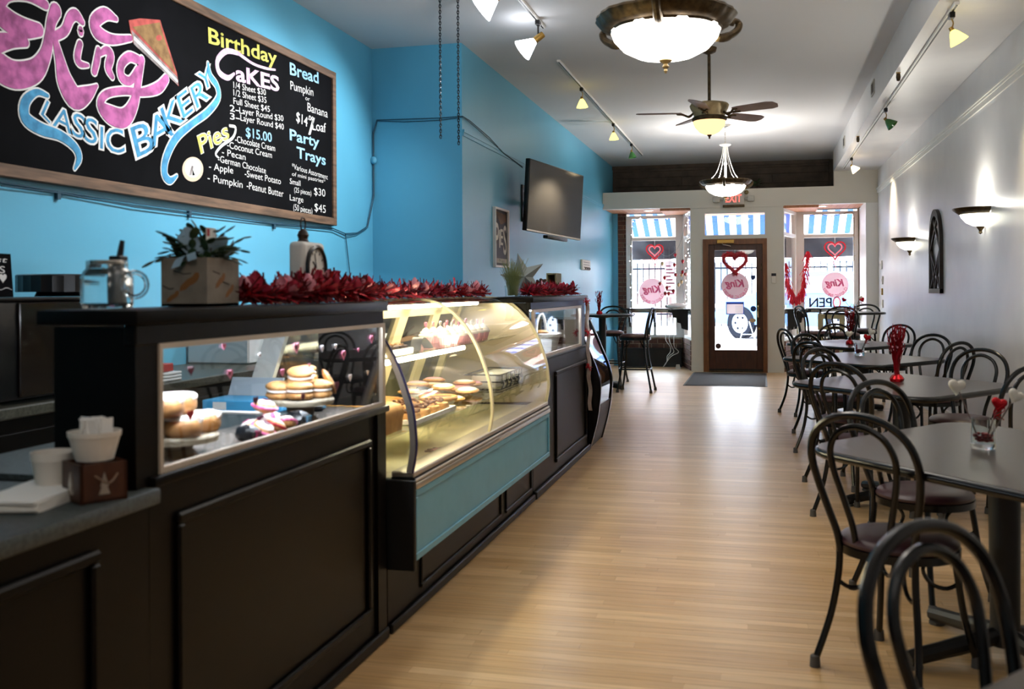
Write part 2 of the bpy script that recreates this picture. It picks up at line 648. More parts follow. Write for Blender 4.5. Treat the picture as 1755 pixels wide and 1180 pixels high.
def text_geo(s, bold=0.0, shear=0.0, extrude=0.0, spacing=1.0):
    cu = bpy.data.curves.new('lettering', 'FONT')
    cu.body = s
    cu.size = 1.0
    cu.offset = bold
    cu.shear = shear
    cu.extrude = extrude
    cu.space_character = spacing
    cu.resolution_u = 3
    ob = bpy.data.objects.new('lettering', cu)
    COL.objects.link(ob)
    bpy.context.view_layer.update()
    dg = bpy.context.evaluated_depsgraph_get()
    me = bpy.data.meshes.new_from_object(ob.evaluated_get(dg))
    bpy.data.objects.remove(ob)
    bpy.data.curves.remove(cu)
    g = G()
    g.add([v.co.copy() for v in me.vertices], [tuple(p.vertices) for p in me.polygons])
    bpy.data.meshes.remove(me)
    if g.v:
        xs = [p[0] for p in g.v]; ys = [p[1] for p in g.v]
        g.bb = (min(xs), max(xs), min(ys), max(ys))
    return g

def raw_obj(name, g, mat, parent=None, local=False):
    me = bpy.data.meshes.new(name)
    me.from_pydata(g.v, [], g.f)
    me.materials.append(MATS[mat])
    o = bpy.data.objects.new(name, me)
    COL.objects.link(o)
    if parent is not None:
        o.parent = parent
        if not local and parent.parent is None:
            o.location = -parent.location
    return o

def spot(name, loc, target, energy, col=(1, 1, 1), angle=70, blend=0.6, size=0.03, parent=None):
    l = bpy.data.lights.new(name, 'SPOT')
    l.energy = energy
    l.color = col
    l.spot_size = math.radians(angle)
    l.spot_blend = blend
    l.shadow_soft_size = size
    o = bpy.data.objects.new(name, l)
    COL.objects.link(o)
    o.location = loc
    d = Vector(target) - Vector(loc)
    o.rotation_euler = d.to_track_quat('-Z', 'Y').to_euler()
    return o

def point(name, loc, energy, col=(1, 1, 1), size=0.05):
    l = bpy.data.lights.new(name, 'POINT')
    l.energy = energy
    l.color = col
    l.shadow_soft_size = size
    o = bpy.data.objects.new(name, l)
    COL.objects.link(o)
    o.location = loc
    return o

# ================================================================== THE SETTING
XL, XK, XR = -2.53, -3.37, 1.77          # left wall, kitchen wall, right wall
YREC, YD, YW = 8.35, 16.35, 17.5         # recess face, door wall, window wall
ZC, ZH0, ZH1, ZS = 3.5, 2.66, 2.935, 3.17
YBACK = -3.0

# floor with its strip planks
floor = struct('floor', G().box(XK - 0.1, XR + 0.1, YBACK, YW + 0.1, -0.1, -0.003), 'floor_oak', 'pale oak strip floor running across the room')
PW = 0.060
plank_mesh = G().box(-0.5, 0.5, -PW / 2 + 0.0006, PW / 2 - 0.0006, -0.003, 0.0).mesh('plank', None)
plank_mesh.materials.append(MATS['floor_oak'])
rest = G()
row = 0
y = 2.5
count = 0
while y < YW:
    x0 = -1.42 if y < 8.2 else XL
    x = x0 - random.uniform(0, 0.7)
    while x < XR:
        L = random.choice((0.45, 0.6, 0.75, 0.9, 1.1, 1.3))
        a, b = max(x, x0), min(x + L, XR)
        if b - a > 0.03:
            if count < 296 and y < 6.6:
                o = bpy.data.objects.new('plank', plank_mesh)
                COL.objects.link(o)
                o.parent = floor
                o.location = ((a + b) / 2, y + PW / 2, 0)
                o.scale = ((b - a - 0.0012), 1, 1)
                count += 1
            else:
                rest.box(a + 0.0006, b - 0.0006, y + 0.0006, y + PW - 0.0006, -0.003, 0)
        x += L
    y += PW
fp = obj('planks', rest, 'floor_oak', floor, None)
fp['kind'] = 'stuff'

# walls
struct('wall_left', G().box(XK - 0.12, XK, YBACK, YREC + 0.12, 0, ZC), 'blue_paint', 'bright blue wall behind the bakery counter')
struct('wall_recess', G().box(XK, XL, YREC, YREC + 0.12, 0, ZC), 'blue_paint', 'shaded blue wall end facing the counter')
struct('wall_left_front', G().box(XL - 0.12, XL, YREC + 0.12, YW + 0.1, 0, ZC), 'blue_paint', 'blue wall behind the television')
struct('wall_right', G().box(XR, XR + 0.12, YBACK, YW + 0.1, 0, ZC), 'white_paint', 'white wall with two half-bowl lamps')
struct('wall_back', G().box(XK - 0.12, XR + 0.12, YBACK - 0.12, YBACK, 0, ZC), 'white_paint')
struct('ceiling', G().box(XK - 0.12, XR + 0.12, YBACK, YW + 0.1, ZC, ZC + 0.1), 'ceiling_paint', 'plain white ceiling')
sof = G().box(1.12, XR, YBACK, YD, ZS, ZC)
struct('trim_soffit', sof, 'white_paint', 'white boxed soffit along the right wall')
# picture mouldings
struct('trim_right', G().box(XR - 0.022, XR, YBACK, YD, 2.845, 2.865).box(XR - 0.03, XR, YBACK, YD, 2.865, 2.88).box(XR - 0.014, XR, YBACK, YD, 2.80, 2.845), 'white_trim', 'white picture moulding high on the white wall')
struct('trim_left', G().box(XL, XL + 0.02, YREC + 0.01, YD, 2.72, 2.745).box(XL, XL + 0.012, YREC + 0.01, YD, 2.69, 2.72), 'blue_paint', 'blue painted moulding line on the left wall')
struct('baseboard_right', G().box(XR - 0.018, XR, YBACK, YD, 0, 0.12).box(XR - 0.024, XR, YBACK, YD, 0.12, 0.135), 'white_trim')
struct('baseboard_left', G().box(XL, XL + 0.02, YREC + 0.12, YW - 0.1, 0, 0.12), 'white_trim')

# front wall: header, door panel, jamb
fw = G()
fw.box(XL, 1.12, YD, YD + 0.14, ZH0, ZH1)
fw.box(1.12, XR, YD, YD + 0.14, ZH0, ZC)
struct('wall_front', fw, 'cream_paint', 'cream header beam above the shop windows and door')
DL, DR, DT = -0.904, 0.098, 2.137        # door frame outer
PLx, PRx = -1.10, 0.352
pn = G()
pn.box(PLx, DL, YD, YD + 0.12, 0, ZH0)
pn.box(DR, PRx, YD, YD + 0.12, 0, ZH0)
pn.box(DL, DR, YD, YD + 0.12, 2.565, ZH0)
pn.box(DL, DR, YD, YD + 0.12, DT, 2.19)
pn.box(DL, -0.88, YD, YD + 0.12, 2.19, 2.565)
pn.box(0.078, DR, YD, YD + 0.12, 2.19, 2.565)
pn.box(PLx - 0.005, PRx + 0.01, YD - 0.02, YD, ZH0 - 0.02, ZH0 + 0.01)
for xa, xb in ((PLx, DL), (DR, PRx)):
    pn.box(xa, xb, YD - 0.006, YD, 2.14, 2.155)
    pn.box(xa, xb, YD - 0.012, YD, 0.0, 0.09)
struct('wall_door_panel', pn, 'cream_paint', 'cream panelling around the wooden door')
struct('wall_front_jamb', G().box(1.59, XR, YD, YD + 0.14, 0, ZH0).box(1.59, 1.62, YD + 0.14, YW, 0, ZH0), 'white_trim')
# transom window
w3 = struct('window_3', G().box(-0.88, 0.078, YD + 0.03, YD + 0.06, 2.19, 2.205).box(-0.88, 0.078, YD + 0.03, YD + 0.06, 2.55, 2.565)
            .box(-0.88, -0.868, YD + 0.03, YD + 0.06, 2.205, 2.55).box(0.066, 0.078, YD + 0.03, YD + 0.06, 2.205, 2.55), 'white_trim', 'transom window above the door')
obj('pane', G().box(-0.868, 0.066, YD + 0.043, YD + 0.047, 2.205, 2.55), 'window_glass', w3, None)

# the recess above the bays: ledge and brown boards
bc = struct('ceiling_bay', G().box(XL, XR, YD + 0.14, YW + 0.15, ZH0 + 0.03, ZH1 - 0.01), 'cream_paint', 'ledge over the shop window bays')
for xa, xb in ((XL + 0.003, -1.1), (0.36, 1.588)):
    n = int(round((xb - xa) / 0.095))
    for i in range(n):
        a, b = xa + (xb - xa) * i / n, xa + (xb - xa) * (i + 1) / n
        obj('board', G().rbox(a + 0.001, b - 0.001, YD + 0.02, YW - 0.02, ZH0 + 0.008, ZH0 + 0.03, 0.004, 1), 'bead_wood', bc, None)
ub = struct('wall_front_upper', G().box(XL, XR, YW + 0.02, YW + 0.12, ZH0, ZC), 'brown_board', 'brown boarded wall above the window ledge')
zz = [ZH1 - 0.01, 3.13, 3.29, 3.40, ZC]
for i in range(4):
    xs = [XL, -1.75, -0.2, 0.55, 1.12] if i == 0 else ([XL, -1.32, 0.2, 1.12] if i == 1 else [XL, -0.4, 1.12])
    for a, b in zip(xs[:-1], xs[1:]):
        obj('board', G().rbox(a + 0.003, b - 0.003, YW - 0.004 * (i % 2), YW + 0.02, zz[i] + 0.004, zz[i + 1] - 0.004, 0.004, 1), 'brown_board', ub, None)
struct('trim_cove', G().box(XL, 1.12, YW - 0.05, YW, 3.44, ZC), 'brown_board')

# ------------------------------------------------------------------ the two window bays
def brick_run(parent, p0, p1, z0, z1, nrm, th=0.02, bl=0.2, bh=0.065, mj=0.012):
    p0, p1 = Vector((*p0, 0)), Vector((*p1, 0))
    d = p1 - p0
    L = d.length
    d.normalize()
    nv = Vector((*nrm, 0)).normalized()
    z, r = z0 + mj / 2, 0
    while z + bh * 0.6 < z1:
        h = min(bh, z1 - z)
        x = -bl / 2 if r % 2 else 0.0
        while x < L - 0.01:
            a, b = max(x, 0) + mj / 2, min(x + bl, L) - mj / 2
            if b - a > 0.02:
                A = p0 + d * a; Bp = p0 + d * b
                g = G()
                q = [A, Bp, Bp + nv * th, A + nv * th]
                g.add([(k.x, k.y, z) for k in q] + [(k.x, k.y, z + h) for k in q],
                      [(0, 1, 2, 3), (4, 5, 6, 7), (0, 1, 5, 4), (1, 2, 6, 5), (2, 3, 7, 6), (3, 0, 4, 7)])
                obj('brick', g, 'brick', parent, None)
            x += bl
        z += bh + mj
        r += 1

def frame_rect(g, x0, x1, z0, z1, y0, y1, w):
    g.box(x0, x0 + w, y0, y1, z0, z1).box(x1 - w, x1, y0, y1, z0, z1)
    g.box(x0 + w, x1 - w, y0, y1, z0, z0 + w).box(x0 + w, x1 - w, y0, y1, z1 - w, z1)

# left bay
bwl = struct('wall_bay_left', G().box(XL, -2.29, YW - 0.02, YW + 0.08, 0, ZH0 + 0.03).box(-2.29, -1.28, YW - 0.02, YW + 0.08, 0, 0.50), 'mortar', 'brick wall under and beside the left shop window')
brick_run(bwl, (XL + 0.09, YW - 0.02), (-2.292, YW - 0.02), 0.0, ZH0 + 0.02, (0, -1))
brick_run(bwl, (-2.29, YW - 0.02), (-1.33, YW - 0.02), 0.30, 0.50, (0, -1), bl=0.215, bh=0.075, mj=0.014)
struct('trim_bay_left', G().box(XL, XL + 0.09, YW - 0.045, YW, 0, ZH0 + 0.02), 'blue_paint')
w1 = struct('window_1', G().box(-2.29, -2.19, YW - 0.06, YW + 0.02, 0.50, 2.62).box(-1.43, -1.30, YW - 0.06, YW + 0.02, 0.50, 2.62)
            .box(-2.19, -1.43, YW - 0.06, YW + 0.02, 2.57, 2.62).box(-2.19, -1.43, YW - 0.06, YW + 0.02, 2.185, 2.24)
            .box(-2.19, -1.43, YW - 0.06, YW + 0.02, 0.93, 1.0).box(-2.19, -1.43, YW - 0.06, YW + 0.02, 0.50, 0.545)
            .box(-1.815, -1.775, YW - 0.06, YW + 0.02, 0.545, 0.93), 'white_trim', 'left shop window with heart lights and strawberries')
for (a, b, c, d) in ((-2.19, -1.43, 2.24, 2.57), (-2.19, -1.43, 1.0, 2.185), (-2.19, -1.815, 0.545, 0.93), (-1.775, -1.43, 0.545, 0.93)):
    obj('pane', G().box(a, b, YW - 0.022, YW - 0.018, c, d), 'window_glass', w1, None)
struct('trim_bay_panel', G().box(-2.40, -1.33, YW - 0.2, YW - 0.05, 0, 0.30).box(-2.41, -1.32, YW - 0.21, YW - 0.05, 0.30, 0.315), 'black_satin', 'black boxed panel under the left window')

def splay(name, xa, ya, xb, yb, label, sgn, brick_parent_name):
    """a splayed pane between the door panel and a bay window."""
    d = Vector((xb - xa, yb - ya, 0)); L = d.length; d.normalize()
    nv = Vector((-d.y, d.x, 0)) * sgn
    Mx = Matrix(((d.x, nv.x, 0, xa), (d.y, nv.y, 0, ya), (0, 0, 1, 0), (0, 0, 0, 1)))
    g = G()
    for a, b in ((0, 0.06), (L - 0.16, L)):
        g.box(a, b, -0.06, 0, 0.5, ZH0 + 0.02)
    for c0, c1 in ((2.57, ZH0 + 0.02), (2.185, 2.24), (0.93, 1.0), (0.5, 0.545)):
        g.box(0.06, L - 0.16, -0.06, 0, c0, c1)
    g.xf(Mx)
    o = struct(name, g, 'white_trim', label)
    for c0, c1 in ((2.24, 2.57), (1.0, 2.185), (0.545, 0.93)):
        obj('pane', G().box(0.06, L - 0.16, -0.032, -0.028, c0, c1).xf(Mx), 'window_glass', o, None)
    w = struct(brick_parent_name, G().box(0, L, -0.06, 0, 0, 0.5).xf(Mx), 'mortar', 'low brick wall beside the entrance')
    p0 = Mx @ Vector((0, 0, 0)); p1 = Mx @ Vector((L, 0, 0))
    brick_run(w, (p0.x, p0.y), (p1.x, p1.y), 0, 0.5, (nv.x, nv.y), th=0.015, bl=0.21, bh=0.07, mj=0.013)
    return o
sl = splay('window_4', -1.105, YD + 0.12, -1.315, YW, 'narrow angled pane beside the door hung with fairy lights', 1, 'wall_bay_side_left')
sr = splay('window_5', 0.36, YD + 0.12, 0.60, YW, 'narrow angled pane beside the red fringe garland', -1, 'wall_bay_side_right')
# right bay
bwr = struct('wall_bay_right', G().box(0.60, 1.60, YW - 0.02, YW + 0.08, 0, 0.50).box(1.57, 1.62, YW - 0.02, YW + 0.08, 0, ZH0 + 0.03), 'mortar', 'brick wall under the right shop window')
brick_run(bwr, (0.62, YW - 0.02), (1.585, YW - 0.02), 0.0, 0.50, (0, -1), bl=0.215, bh=0.07, mj=0.013)
w2 = struct('window_2', G().box(0.58, 0.71, YW - 0.06, YW + 0.02, 0.50, 2.62).box(1.50, 1.575, YW - 0.06, YW + 0.02, 0.50, 2.62)
            .box(0.71, 1.50, YW - 0.06, YW + 0.02, 2.575, 2.62).box(0.71, 1.50, YW - 0.06, YW + 0.02, 2.185, 2.24)
            .box(0.71, 1.50, YW - 0.06, YW + 0.02, 0.93, 1.0).box(0.71, 1.50, YW - 0.06, YW + 0.02, 0.50, 0.545), 'white_trim', 'right shop window with neon sign and round decal')
for (a, b, c, d) in ((0.71, 1.50, 2.24, 2.575), (0.71, 1.50, 1.0, 2.185), (0.71, 1.50, 0.545, 0.93)):
    obj('pane', G().box(a, b, YW - 0.022, YW - 0.018, c, d), 'window_glass', w2, None)
# easel-like wooden frame low in the right window
wf = thing('wooden_easel_frame', 'plain wooden frame standing in the low right window', 'frame', (1.11, YW - 0.5, 0))
g = G()
frame_rect(g, 0.90, 1.32, 0.12, 0.92, YW - 0.52, YW - 0.48, 0.085)
g.box(0.985, 1.235, YW - 0.52, YW - 0.48, 0.66, 0.72)
obj('frame_bars', g, 'olive_wood', wf, None)
obj('leg', G().box(0.92, 0.96, YW - 0.52, YW - 0.48, 0, 0.12), 'olive_wood', wf, None)
obj('leg', G().box(1.26, 1.30, YW - 0.52, YW - 0.48, 0, 0.12), 'olive_wood', wf, None)

# window ledges with scalloped brackets
def ledge(name, x0, x1, label, brs, side):
    t = thing(name, label, 'shelf', ((x0 + x1) / 2, YW - 0.2, 0.98))
    obj('shelf_board', G().rbox(x0, x1, YW - 0.40, YW - 0.06, 0.985, 1.008, 0.006, 2), 'black_satin', t)
    for bx in brs:
        prof = [(YW - 0.06, 0.985), (YW - 0.36, 0.985), (YW - 0.36, 0.93), (YW - 0.29, 0.92), (YW - 0.27, 0.85), (YW - 0.22, 0.85),
                (YW - 0.20, 0.77), (YW - 0.13, 0.76), (YW - 0.11, 0.69), (YW - 0.06, 0.68)]
        obj('bracket', G().prism(prof, 'YZ', bx - 0.016, bx + 0.016), 'black_satin', t, None)
    return t
ledge('window_shelf', -2.36, -1.425, 'narrow black shelf across the left shop window', (-2.22, -1.79), 1)
ledge('window_shelf', 0.71, 1.56, 'narrow black shelf across the right shop window', (0.95, 1.46), -1)
# stepped black corbels on the angled panes
def corbel(name, px, lab):
    t = []
    for i, (x, y) in enumerate(px):
        pass
cb = thing('corbel_shelf', 'black shelf end with scalloped corbels beside the door, left bay', 'shelf', (-1.16, YD + 0.35, 0.98))
obj('shelf_board', G().box(-1.42, -1.125, YD + 0.14, YD + 0.75, 0.985, 1.008), 'black_satin', cb, None)
scal = [(0, 0.985), (-0.27, 0.985), (-0.27, 0.95), (-0.2, 0.93), (-0.19, 0.86), (-0.13, 0.85), (-0.115, 0.77), (-0.06, 0.76), (-0.045, 0.67), (0, 0.66)]
for yy in (YD + 0.2, YD + 0.48, YD + 0.72):
    sh = -0.2 * (yy - YD) 
    obj('bracket', G().prism([(-1.12 + sh + a, b) for a, b in scal], 'XZ', yy - 0.016, yy + 0.016), 'black_satin', cb, None)
cb = thing('corbel_shelf', 'black shelf end with scalloped corbels beside the door, right bay', 'shelf', (0.42, YD + 0.35, 0.98))
obj('shelf_board', G().box(0.385, 0.70, YD + 0.14, YD + 0.9, 0.985, 1.008), 'black_satin', cb, None)
for yy in (YD + 0.2, YD + 0.5, YD + 0.82):
    sh = 0.2 * (yy - YD)
    obj('bracket', G().prism([(0.37 + sh - a, b) for a, b in scal], 'XZ', yy - 0.016, yy + 0.016), 'black_satin', cb, None)

# recessed lights in the bay ceilings
for i, (x, y, lb) in enumerate(((-1.83, 16.85, 'round recessed lamp in the left bay ceiling'), (0.97, 16.85, 'round recessed lamp in the right bay ceiling'))):
    t = thing('recessed_light', lb, 'light', (x, y, ZH0), group='recessed bay lamps')
    obj('trim_ring', G().lathe([(0.085, 0.008), (0.09, 0.0), (0.065, -0.004), (0.06, 0.006)], (x, y, ZH0), 20), 'white_metal', t)
    obj('lens', G().lathe([(0.0, 0.0), (0.062, 0.0), (0.062, 0.006), (0.0, 0.006)], (x, y, ZH0), 20), 'recessed_glow', t)

# ------------------------------------------------------------------ the door
d1 = struct('door_1', G().box(DL, -0.818, YD - 0.03, YD + 0.1, 0, DT).box(0.031, DR, YD - 0.03, YD + 0.1, 0, DT)
            .box(-0.818, 0.031, YD - 0.03, YD + 0.1, 2.05, DT), 'oak_trim', 'dark wooden glazed front door with red heart wreath')
DY0, DY1 = YD + 0.01, YD + 0.055
obj('stile', G().rbox(-0.820, -0.722, DY0, DY1, 0.03, 2.052, 0.004, 1), 'oak_door', d1, None)
obj('stile', G().rbox(-0.069, 0.033, DY0, DY1, 0.03, 2.052, 0.004, 1), 'oak_door', d1, None)
obj('top_rail', G().rbox(-0.722, -0.069, DY0, DY1, 1.955, 2.052, 0.004, 1), 'oak_door', d1, None)
obj('bottom_rail', G().rbox(-0.722, -0.069, DY0, DY1, 0.05, 0.355, 0.004, 1), 'oak_door', d1, None)
obj('kick_sweep', G().box(-0.82, 0.033, DY0 - 0.004, DY1, 0.012, 0.05), 'black_satin', d1, None)
dpane = obj('pane', G().box(-0.722, -0.069, YD + 0.03, YD + 0.036, 0.355, 1.955), 'window_glass', d1, None)
hd = obj('handle_plate', G().prism([(-0.058, 0.84), (-0.022, 0.84), (-0.015, 0.86), (-0.015, 1.10), (-0.022, 1.12), (-0.058, 1.12), (-0.065, 1.10), (-0.065, 0.86)], 'XZ', DY0 - 0.006, DY0), 'bronze', d1, None)
obj('pull_handle', G().tube(smooth_path([(-0.04, DY0, 1.07), (-0.04, DY0 - 0.05, 1.05), (-0.045, DY0 - 0.055, 0.97), (-0.04, DY0 - 0.05, 0.90), (-0.04, DY0, 0.88)]), 0.009), 'brass', hd)
obj('deadbolt', G().lathe([(0, 0), (0.018, 0), (0.018, 0.012), (0, 0.012)], (-0.03, DY0, 0.70), 12, mat=Matrix.Rotation(PI / 2, 3, 'X')), 'brass', d1)
obj('deadbolt', G().lathe([(0, 0), (0.016, 0), (0.016, 0.012), (0, 0.012)], (-0.02, DY0, 1.80), 12, mat=Matrix.Rotation(PI / 2, 3, 'X')), 'bronze', d1)
obj('hinge', G().box(0.0, 0.02, DY0 - 0.008, DY0, 1.62, 1.74), 'bronze', d1, None)
cl = obj('closer_box', G().rbox(-0.68, -0.41, YD - 0.085, YD - 0.03, 2.065, 2.125, 0.006, 1), 'brass', d1, None)
obj('closer_arm', G().tube([(-0.60, YD - 0.06, 2.065), (-0.58, YD - 0.11, 2.045), (-0.47, YD - 0.03, 2.025), (-0.47, DY0, 2.02)], 0.008), 'aluminium', cl)
struct('trim_threshold', G().box(DL, DR, YD - 0.02, YD + 0.12, 0, 0.022), 'bronze')

# decals on the glass: a pale disc with mirrored lettering seen from behind
def put_text(s, cx, cz, w, y, mat, parent, h=None, mirror=False, bold=0.0, rot=0.0, shear=0.0, name='lettering', ext=0.0):
    g = text_geo(s, bold, shear, ext)
    x0, x1, y0, y1 = g.bb
    sx = w / (x1 - x0)
    sy = (h / (y1 - y0)) if h else sx
    T = Matrix.Translation((cx, y, cz)) @ BY @ Matrix.Rotation(rot, 4, 'Z') @ Matrix.Diagonal((-sx if mirror else sx, sy, 1, 1)) @ Matrix.Translation((-(x0 + x1) / 2, -(y0 + y1) / 2, 0))
    g.xf(T)
    return raw_obj(name, g, mat, parent)

def ring_text(s, cx, cz, R, a_mid, span, size, y, mat, parent, mirror=True):
    tot = G()
    n = len(s)
    for i, ch in enumerate(s):
        if ch == ' ':
            continue
        t = (i + 0.5) / n - 0.5
        a = a_mid + t * span
        g = text_geo(ch, 0.01)
        x0, x1, y0, y1 = g.bb
        k = size / 0.7
        # letters stand outward-down round the lower rim, reading left to right from outside
        T = Matrix.Rotation(a, 4, 'Z') @ Matrix.Translation((0, -R, 0)) @ Matrix.Diagonal((k, k, 1, 1)) @ Matrix.Translation((-(x0 + x1) / 2, -0.35, 0))
        g.xf(T)
        tot.merge(g)
    if mirror:
        tot.xf(Matrix.Diagonal((-1, 1, 1, 1)))
    tot.xf(Matrix.Translation((cx, y, cz)) @ BY)
    return raw_obj('lettering', tot, mat, parent)

def disc(cx, cz, r, y0, y1, n=40):
    return G().prism([(cx + r * math.cos(2 * PI * i / n), cz + r * math.sin(2 * PI * i / n)) for i in range(n)], 'XZ', y0, y1)

def shop_decal(cx, cz, r, y, parent, strong):
    obj('decal_disc', disc(cx, cz, r, y - 0.001, y), 'decal_white', parent, None)
    put_text('King', cx - 0.01, cz + 0.02, r * 1.45, y - 0.002, 'decal_pink', parent, mirror=True, bold=0.035, shear=0.25)
    ring_text('CLASSIC BAKERY', cx, cz, r * 0.84, 0.0, 2.6, 0.045 * r / 0.2, y - 0.002, 'decal_pink', parent)
shop_decal(-0.40, 1.385, 0.215, YD + 0.028, d1, 0)
for pts, mt in (((-0.545, -0.265, 0.925, 1.125), 'box_blue'),):
    obj('notice_border', G().box(pts[0], pts[0] + 0.012, YD + 0.027, YD + 0.028, pts[2], pts[3]).box(pts[1] - 0.012, pts[1], YD + 0.027, YD + 0.028, pts[2], pts[3]).box(pts[0] + 0.012, pts[1] - 0.012, YD + 0.027, YD + 0.028, pts[2], pts[2] + 0.012).box(pts[0] + 0.012, pts[1] - 0.012, YD + 0.027, YD + 0.028, pts[3] - 0.035, pts[3]), 'film_blue', d1, None)
    obj('notice_sheet', G().box(pts[0] + 0.012, pts[1] - 0.012, YD + 0.0255, YD + 0.0265, pts[2] + 0.012, pts[3] - 0.035), 'window_paper', d1, None)
    lines = G()
    for i in range(7):
        lines.box(-0.40, -0.29, YD + 0.0245, YD + 0.025, 0.955 + i * 0.017, 0.959 + i * 0.017)
    obj('print_lines', lines, 'box_grey', d1, None)
obj('sticker', disc(-0.118, 1.015, 0.045, YD + 0.026, YD + 0.028), 'decal_blue', d1, None)
obj('sticker', G().prism([(-0.155, 1.55), (-0.085, 1.55), (-0.085, 1.50), (-0.12, 1.47), (-0.155, 1.50)], 'XZ', YD + 0.026, YD + 0.028), 'decal_blue', d1, None)
obj('sticker', disc(-0.672, 0.415, 0.045, YD + 0.026, YD + 0.028), 'decal_brown', d1, None)
obj('sticker', G().prism([(-0.13 + 0.05 * math.cos(t * PI / 12), 0.83 + 0.032 * math.sin(t * PI / 12)) for t in range(24)], 'XZ', YD + 0.026, YD + 0.028), 'decal_tan', d1, None)
lg = G()
for i in range(3):
    for j in range(2):
        lg.box(-0.59 + i * 0.03, -0.57 + i * 0.03, YD + 0.0265, YD + 0.028, 0.395 + j * 0.02, 0.409 + j * 0.02)
obj('sticker_print', lg, 'box_grey', d1, None)
wyd = YW - 0.024
shop_decal(-1.845, 1.30, 0.225, wyd, w1, 0)
shop_decal(1.205, 1.39, 0.215, wyd, w2, 1)
# notice posters on the left pane
obj('notice_sheet', G().box(-1.62, -1.44, wyd - 0.001, wyd, 1.20, 1.82), 'window_paper', w1, None)
ln = G()
for i in range(9):
    ln.box(-1.60, -1.46 - 0.03 * (i % 3), wyd - 0.002, wyd - 0.001, 1.25 + i * 0.06, 1.27 + i * 0.06)
obj('print_lines', ln, 'decal_pink', w1, None)

# door mat
dm = thing('door_mat', 'dark grey ribbed entrance mat in front of the door', 'mat', (-0.5, 15.05, 0))
obj('pile', G().rbox(-1.03, 0.055, 13.97, 16.14, 0.001, 0.010, 0.003, 1), 'mat_grey', dm, None)
obj('border', G().rbox(-1.055, 0.08, 13.94, 16.17, 0.0005, 0.006, 0.002, 1), 'black_satin', dm, None)

# ================================================================== COUNTERS
XF = -1.41
def panel_frame(y0, y1, z0, z1, x, w=0.028, d=0.016):
    """raised moulding frame on a face at x, and the flat panel inside."""
    g = G()
    g.rbox(x, x + d, y0, y1, z1 - w, z1, 0.006, 1).rbox(x, x + d, y0, y1, z0, z0 + w, 0.006, 1)
    g.rbox(x, x + d, y0, y0 + w, z0 + w, z1 - w, 0.006, 1).rbox(x, x + d, y1 - w, y1, z0 + w, z1 - w, 0.006, 1)
    return g

# nearest service counter with the stone top
t = thing('service_counter', 'dark panelled cabinet under the speckled stone top', 'cabinet', (-1.7, 1.2, 0))
obj('body', G().box(-2.02, XF, 0.3, 2.078, 0.0, 0.832), 'espresso', t, None)
obj('panel_moulding', panel_frame(0.6, 1.886, 0.14, 0.772, XF), 'espresso', t)
obj('toe_moulding', G().box(XF, XF + 0.02, 0.3, 2.078, 0, 0.06), 'espresso', t, None)
st = thing('stone_countertop', 'speckled grey stone top holding the napkins and cups', 'countertop', (-1.7, 1.2, 0.832))
obj('slab', G().rbox(-2.05, XF + 0.035, 0.3, 2.078, 0.833, 0.870, 0.006, 2), 'granite', st)

# bakery display counter A (flat glass)
A0, A1 = 2.03, 3.585
t = thing('bakery_counter', 'black panelled counter with flat glass case of wrapped pastries', 'counter', (-1.7, 2.8, 0))
obj('body', G().box(-2.05, XF, 2.08, A1, 0.0, 0.8715), 'espresso', t, None)
obj('cap_rail', G().rbox(-1.45, XF + 0.018, 2.08, A1 + 0.03, 0.868, 0.893, 0.006, 2), 'espresso', t)
obj('panel_moulding', panel_frame(2.185, 3.44, 0.135, 0.785, XF), 'espresso', t)
obj('toe_moulding', G().rbox(XF, XF + 0.02, 2.08, A1 + 0.01, 0, 0.045, 0.006, 1), 'espresso', t)
obj('corner_post', G().box(XF, XF + 0.012, 3.50, A1, 0.045, 0.868), 'espresso', t, None)
obj('side_panel', G().box(-1.63, XF, A0, 2.075, 0.871, 1.25), 'espresso', t, None)
obj('front_post', G().box(XF - 0.02, XF, 2.075, 2.118, 0.893, 1.205), 'espresso', t, None)
obj('end_panel', G().box(-1.66, XF - 0.01, 3.55, A1, 0.893, 1.25), 'espresso', t, None)
obj('fascia', G().rbox(-1.44, XF + 0.004, A0 - 0.004, A1 + 0.005, 1.205, 1.257, 0.004, 1), 'espresso', t)
obj('top_board', G().rbox(-1.66, XF + 0.022, A0 - 0.025, A1 + 0.01, 1.255, 1.29, 0.005, 2), 'espresso', t)
obj('deck_board', G().box(-1.70, XF - 0.012, 2.08, A1, 0.872, 0.886), 'shelf_wood', t, None)
obj('rear_worktop', G().box(-2.05, -1.70, 2.08, A1, 0.872, 0.886), 'granite', t, None)
fr = G()
y0, y1, z0, z1, w = 2.118, 3.60, 0.893, 1.208, 0.014
fr.box(XF - 0.012, XF + 0.006, y0, y1, z1 - w, z1).box(XF - 0.012, XF + 0.006, y0, y1, z0, z0 + w)
fr.box(XF - 0.012, XF + 0.006, y0, y0 + w, z0 + w, z1 - w).box(XF - 0.012, XF + 0.006, y1 - 0.028, y1, z0 + w, z1 - w)
obj('glass_frame', fr, 'tan_frame', t, None)
gp = obj('glass_pane', G().box(XF - 0.006, XF - 0.002, y0 + w, y1 - 0.028, z0 + w, z1 - w), 'clear_glass', t, None)
obj('led_strip', G().box(-1.46, -1.435, 2.16, 3.52, 1.196, 1.204), 'led', t, None)
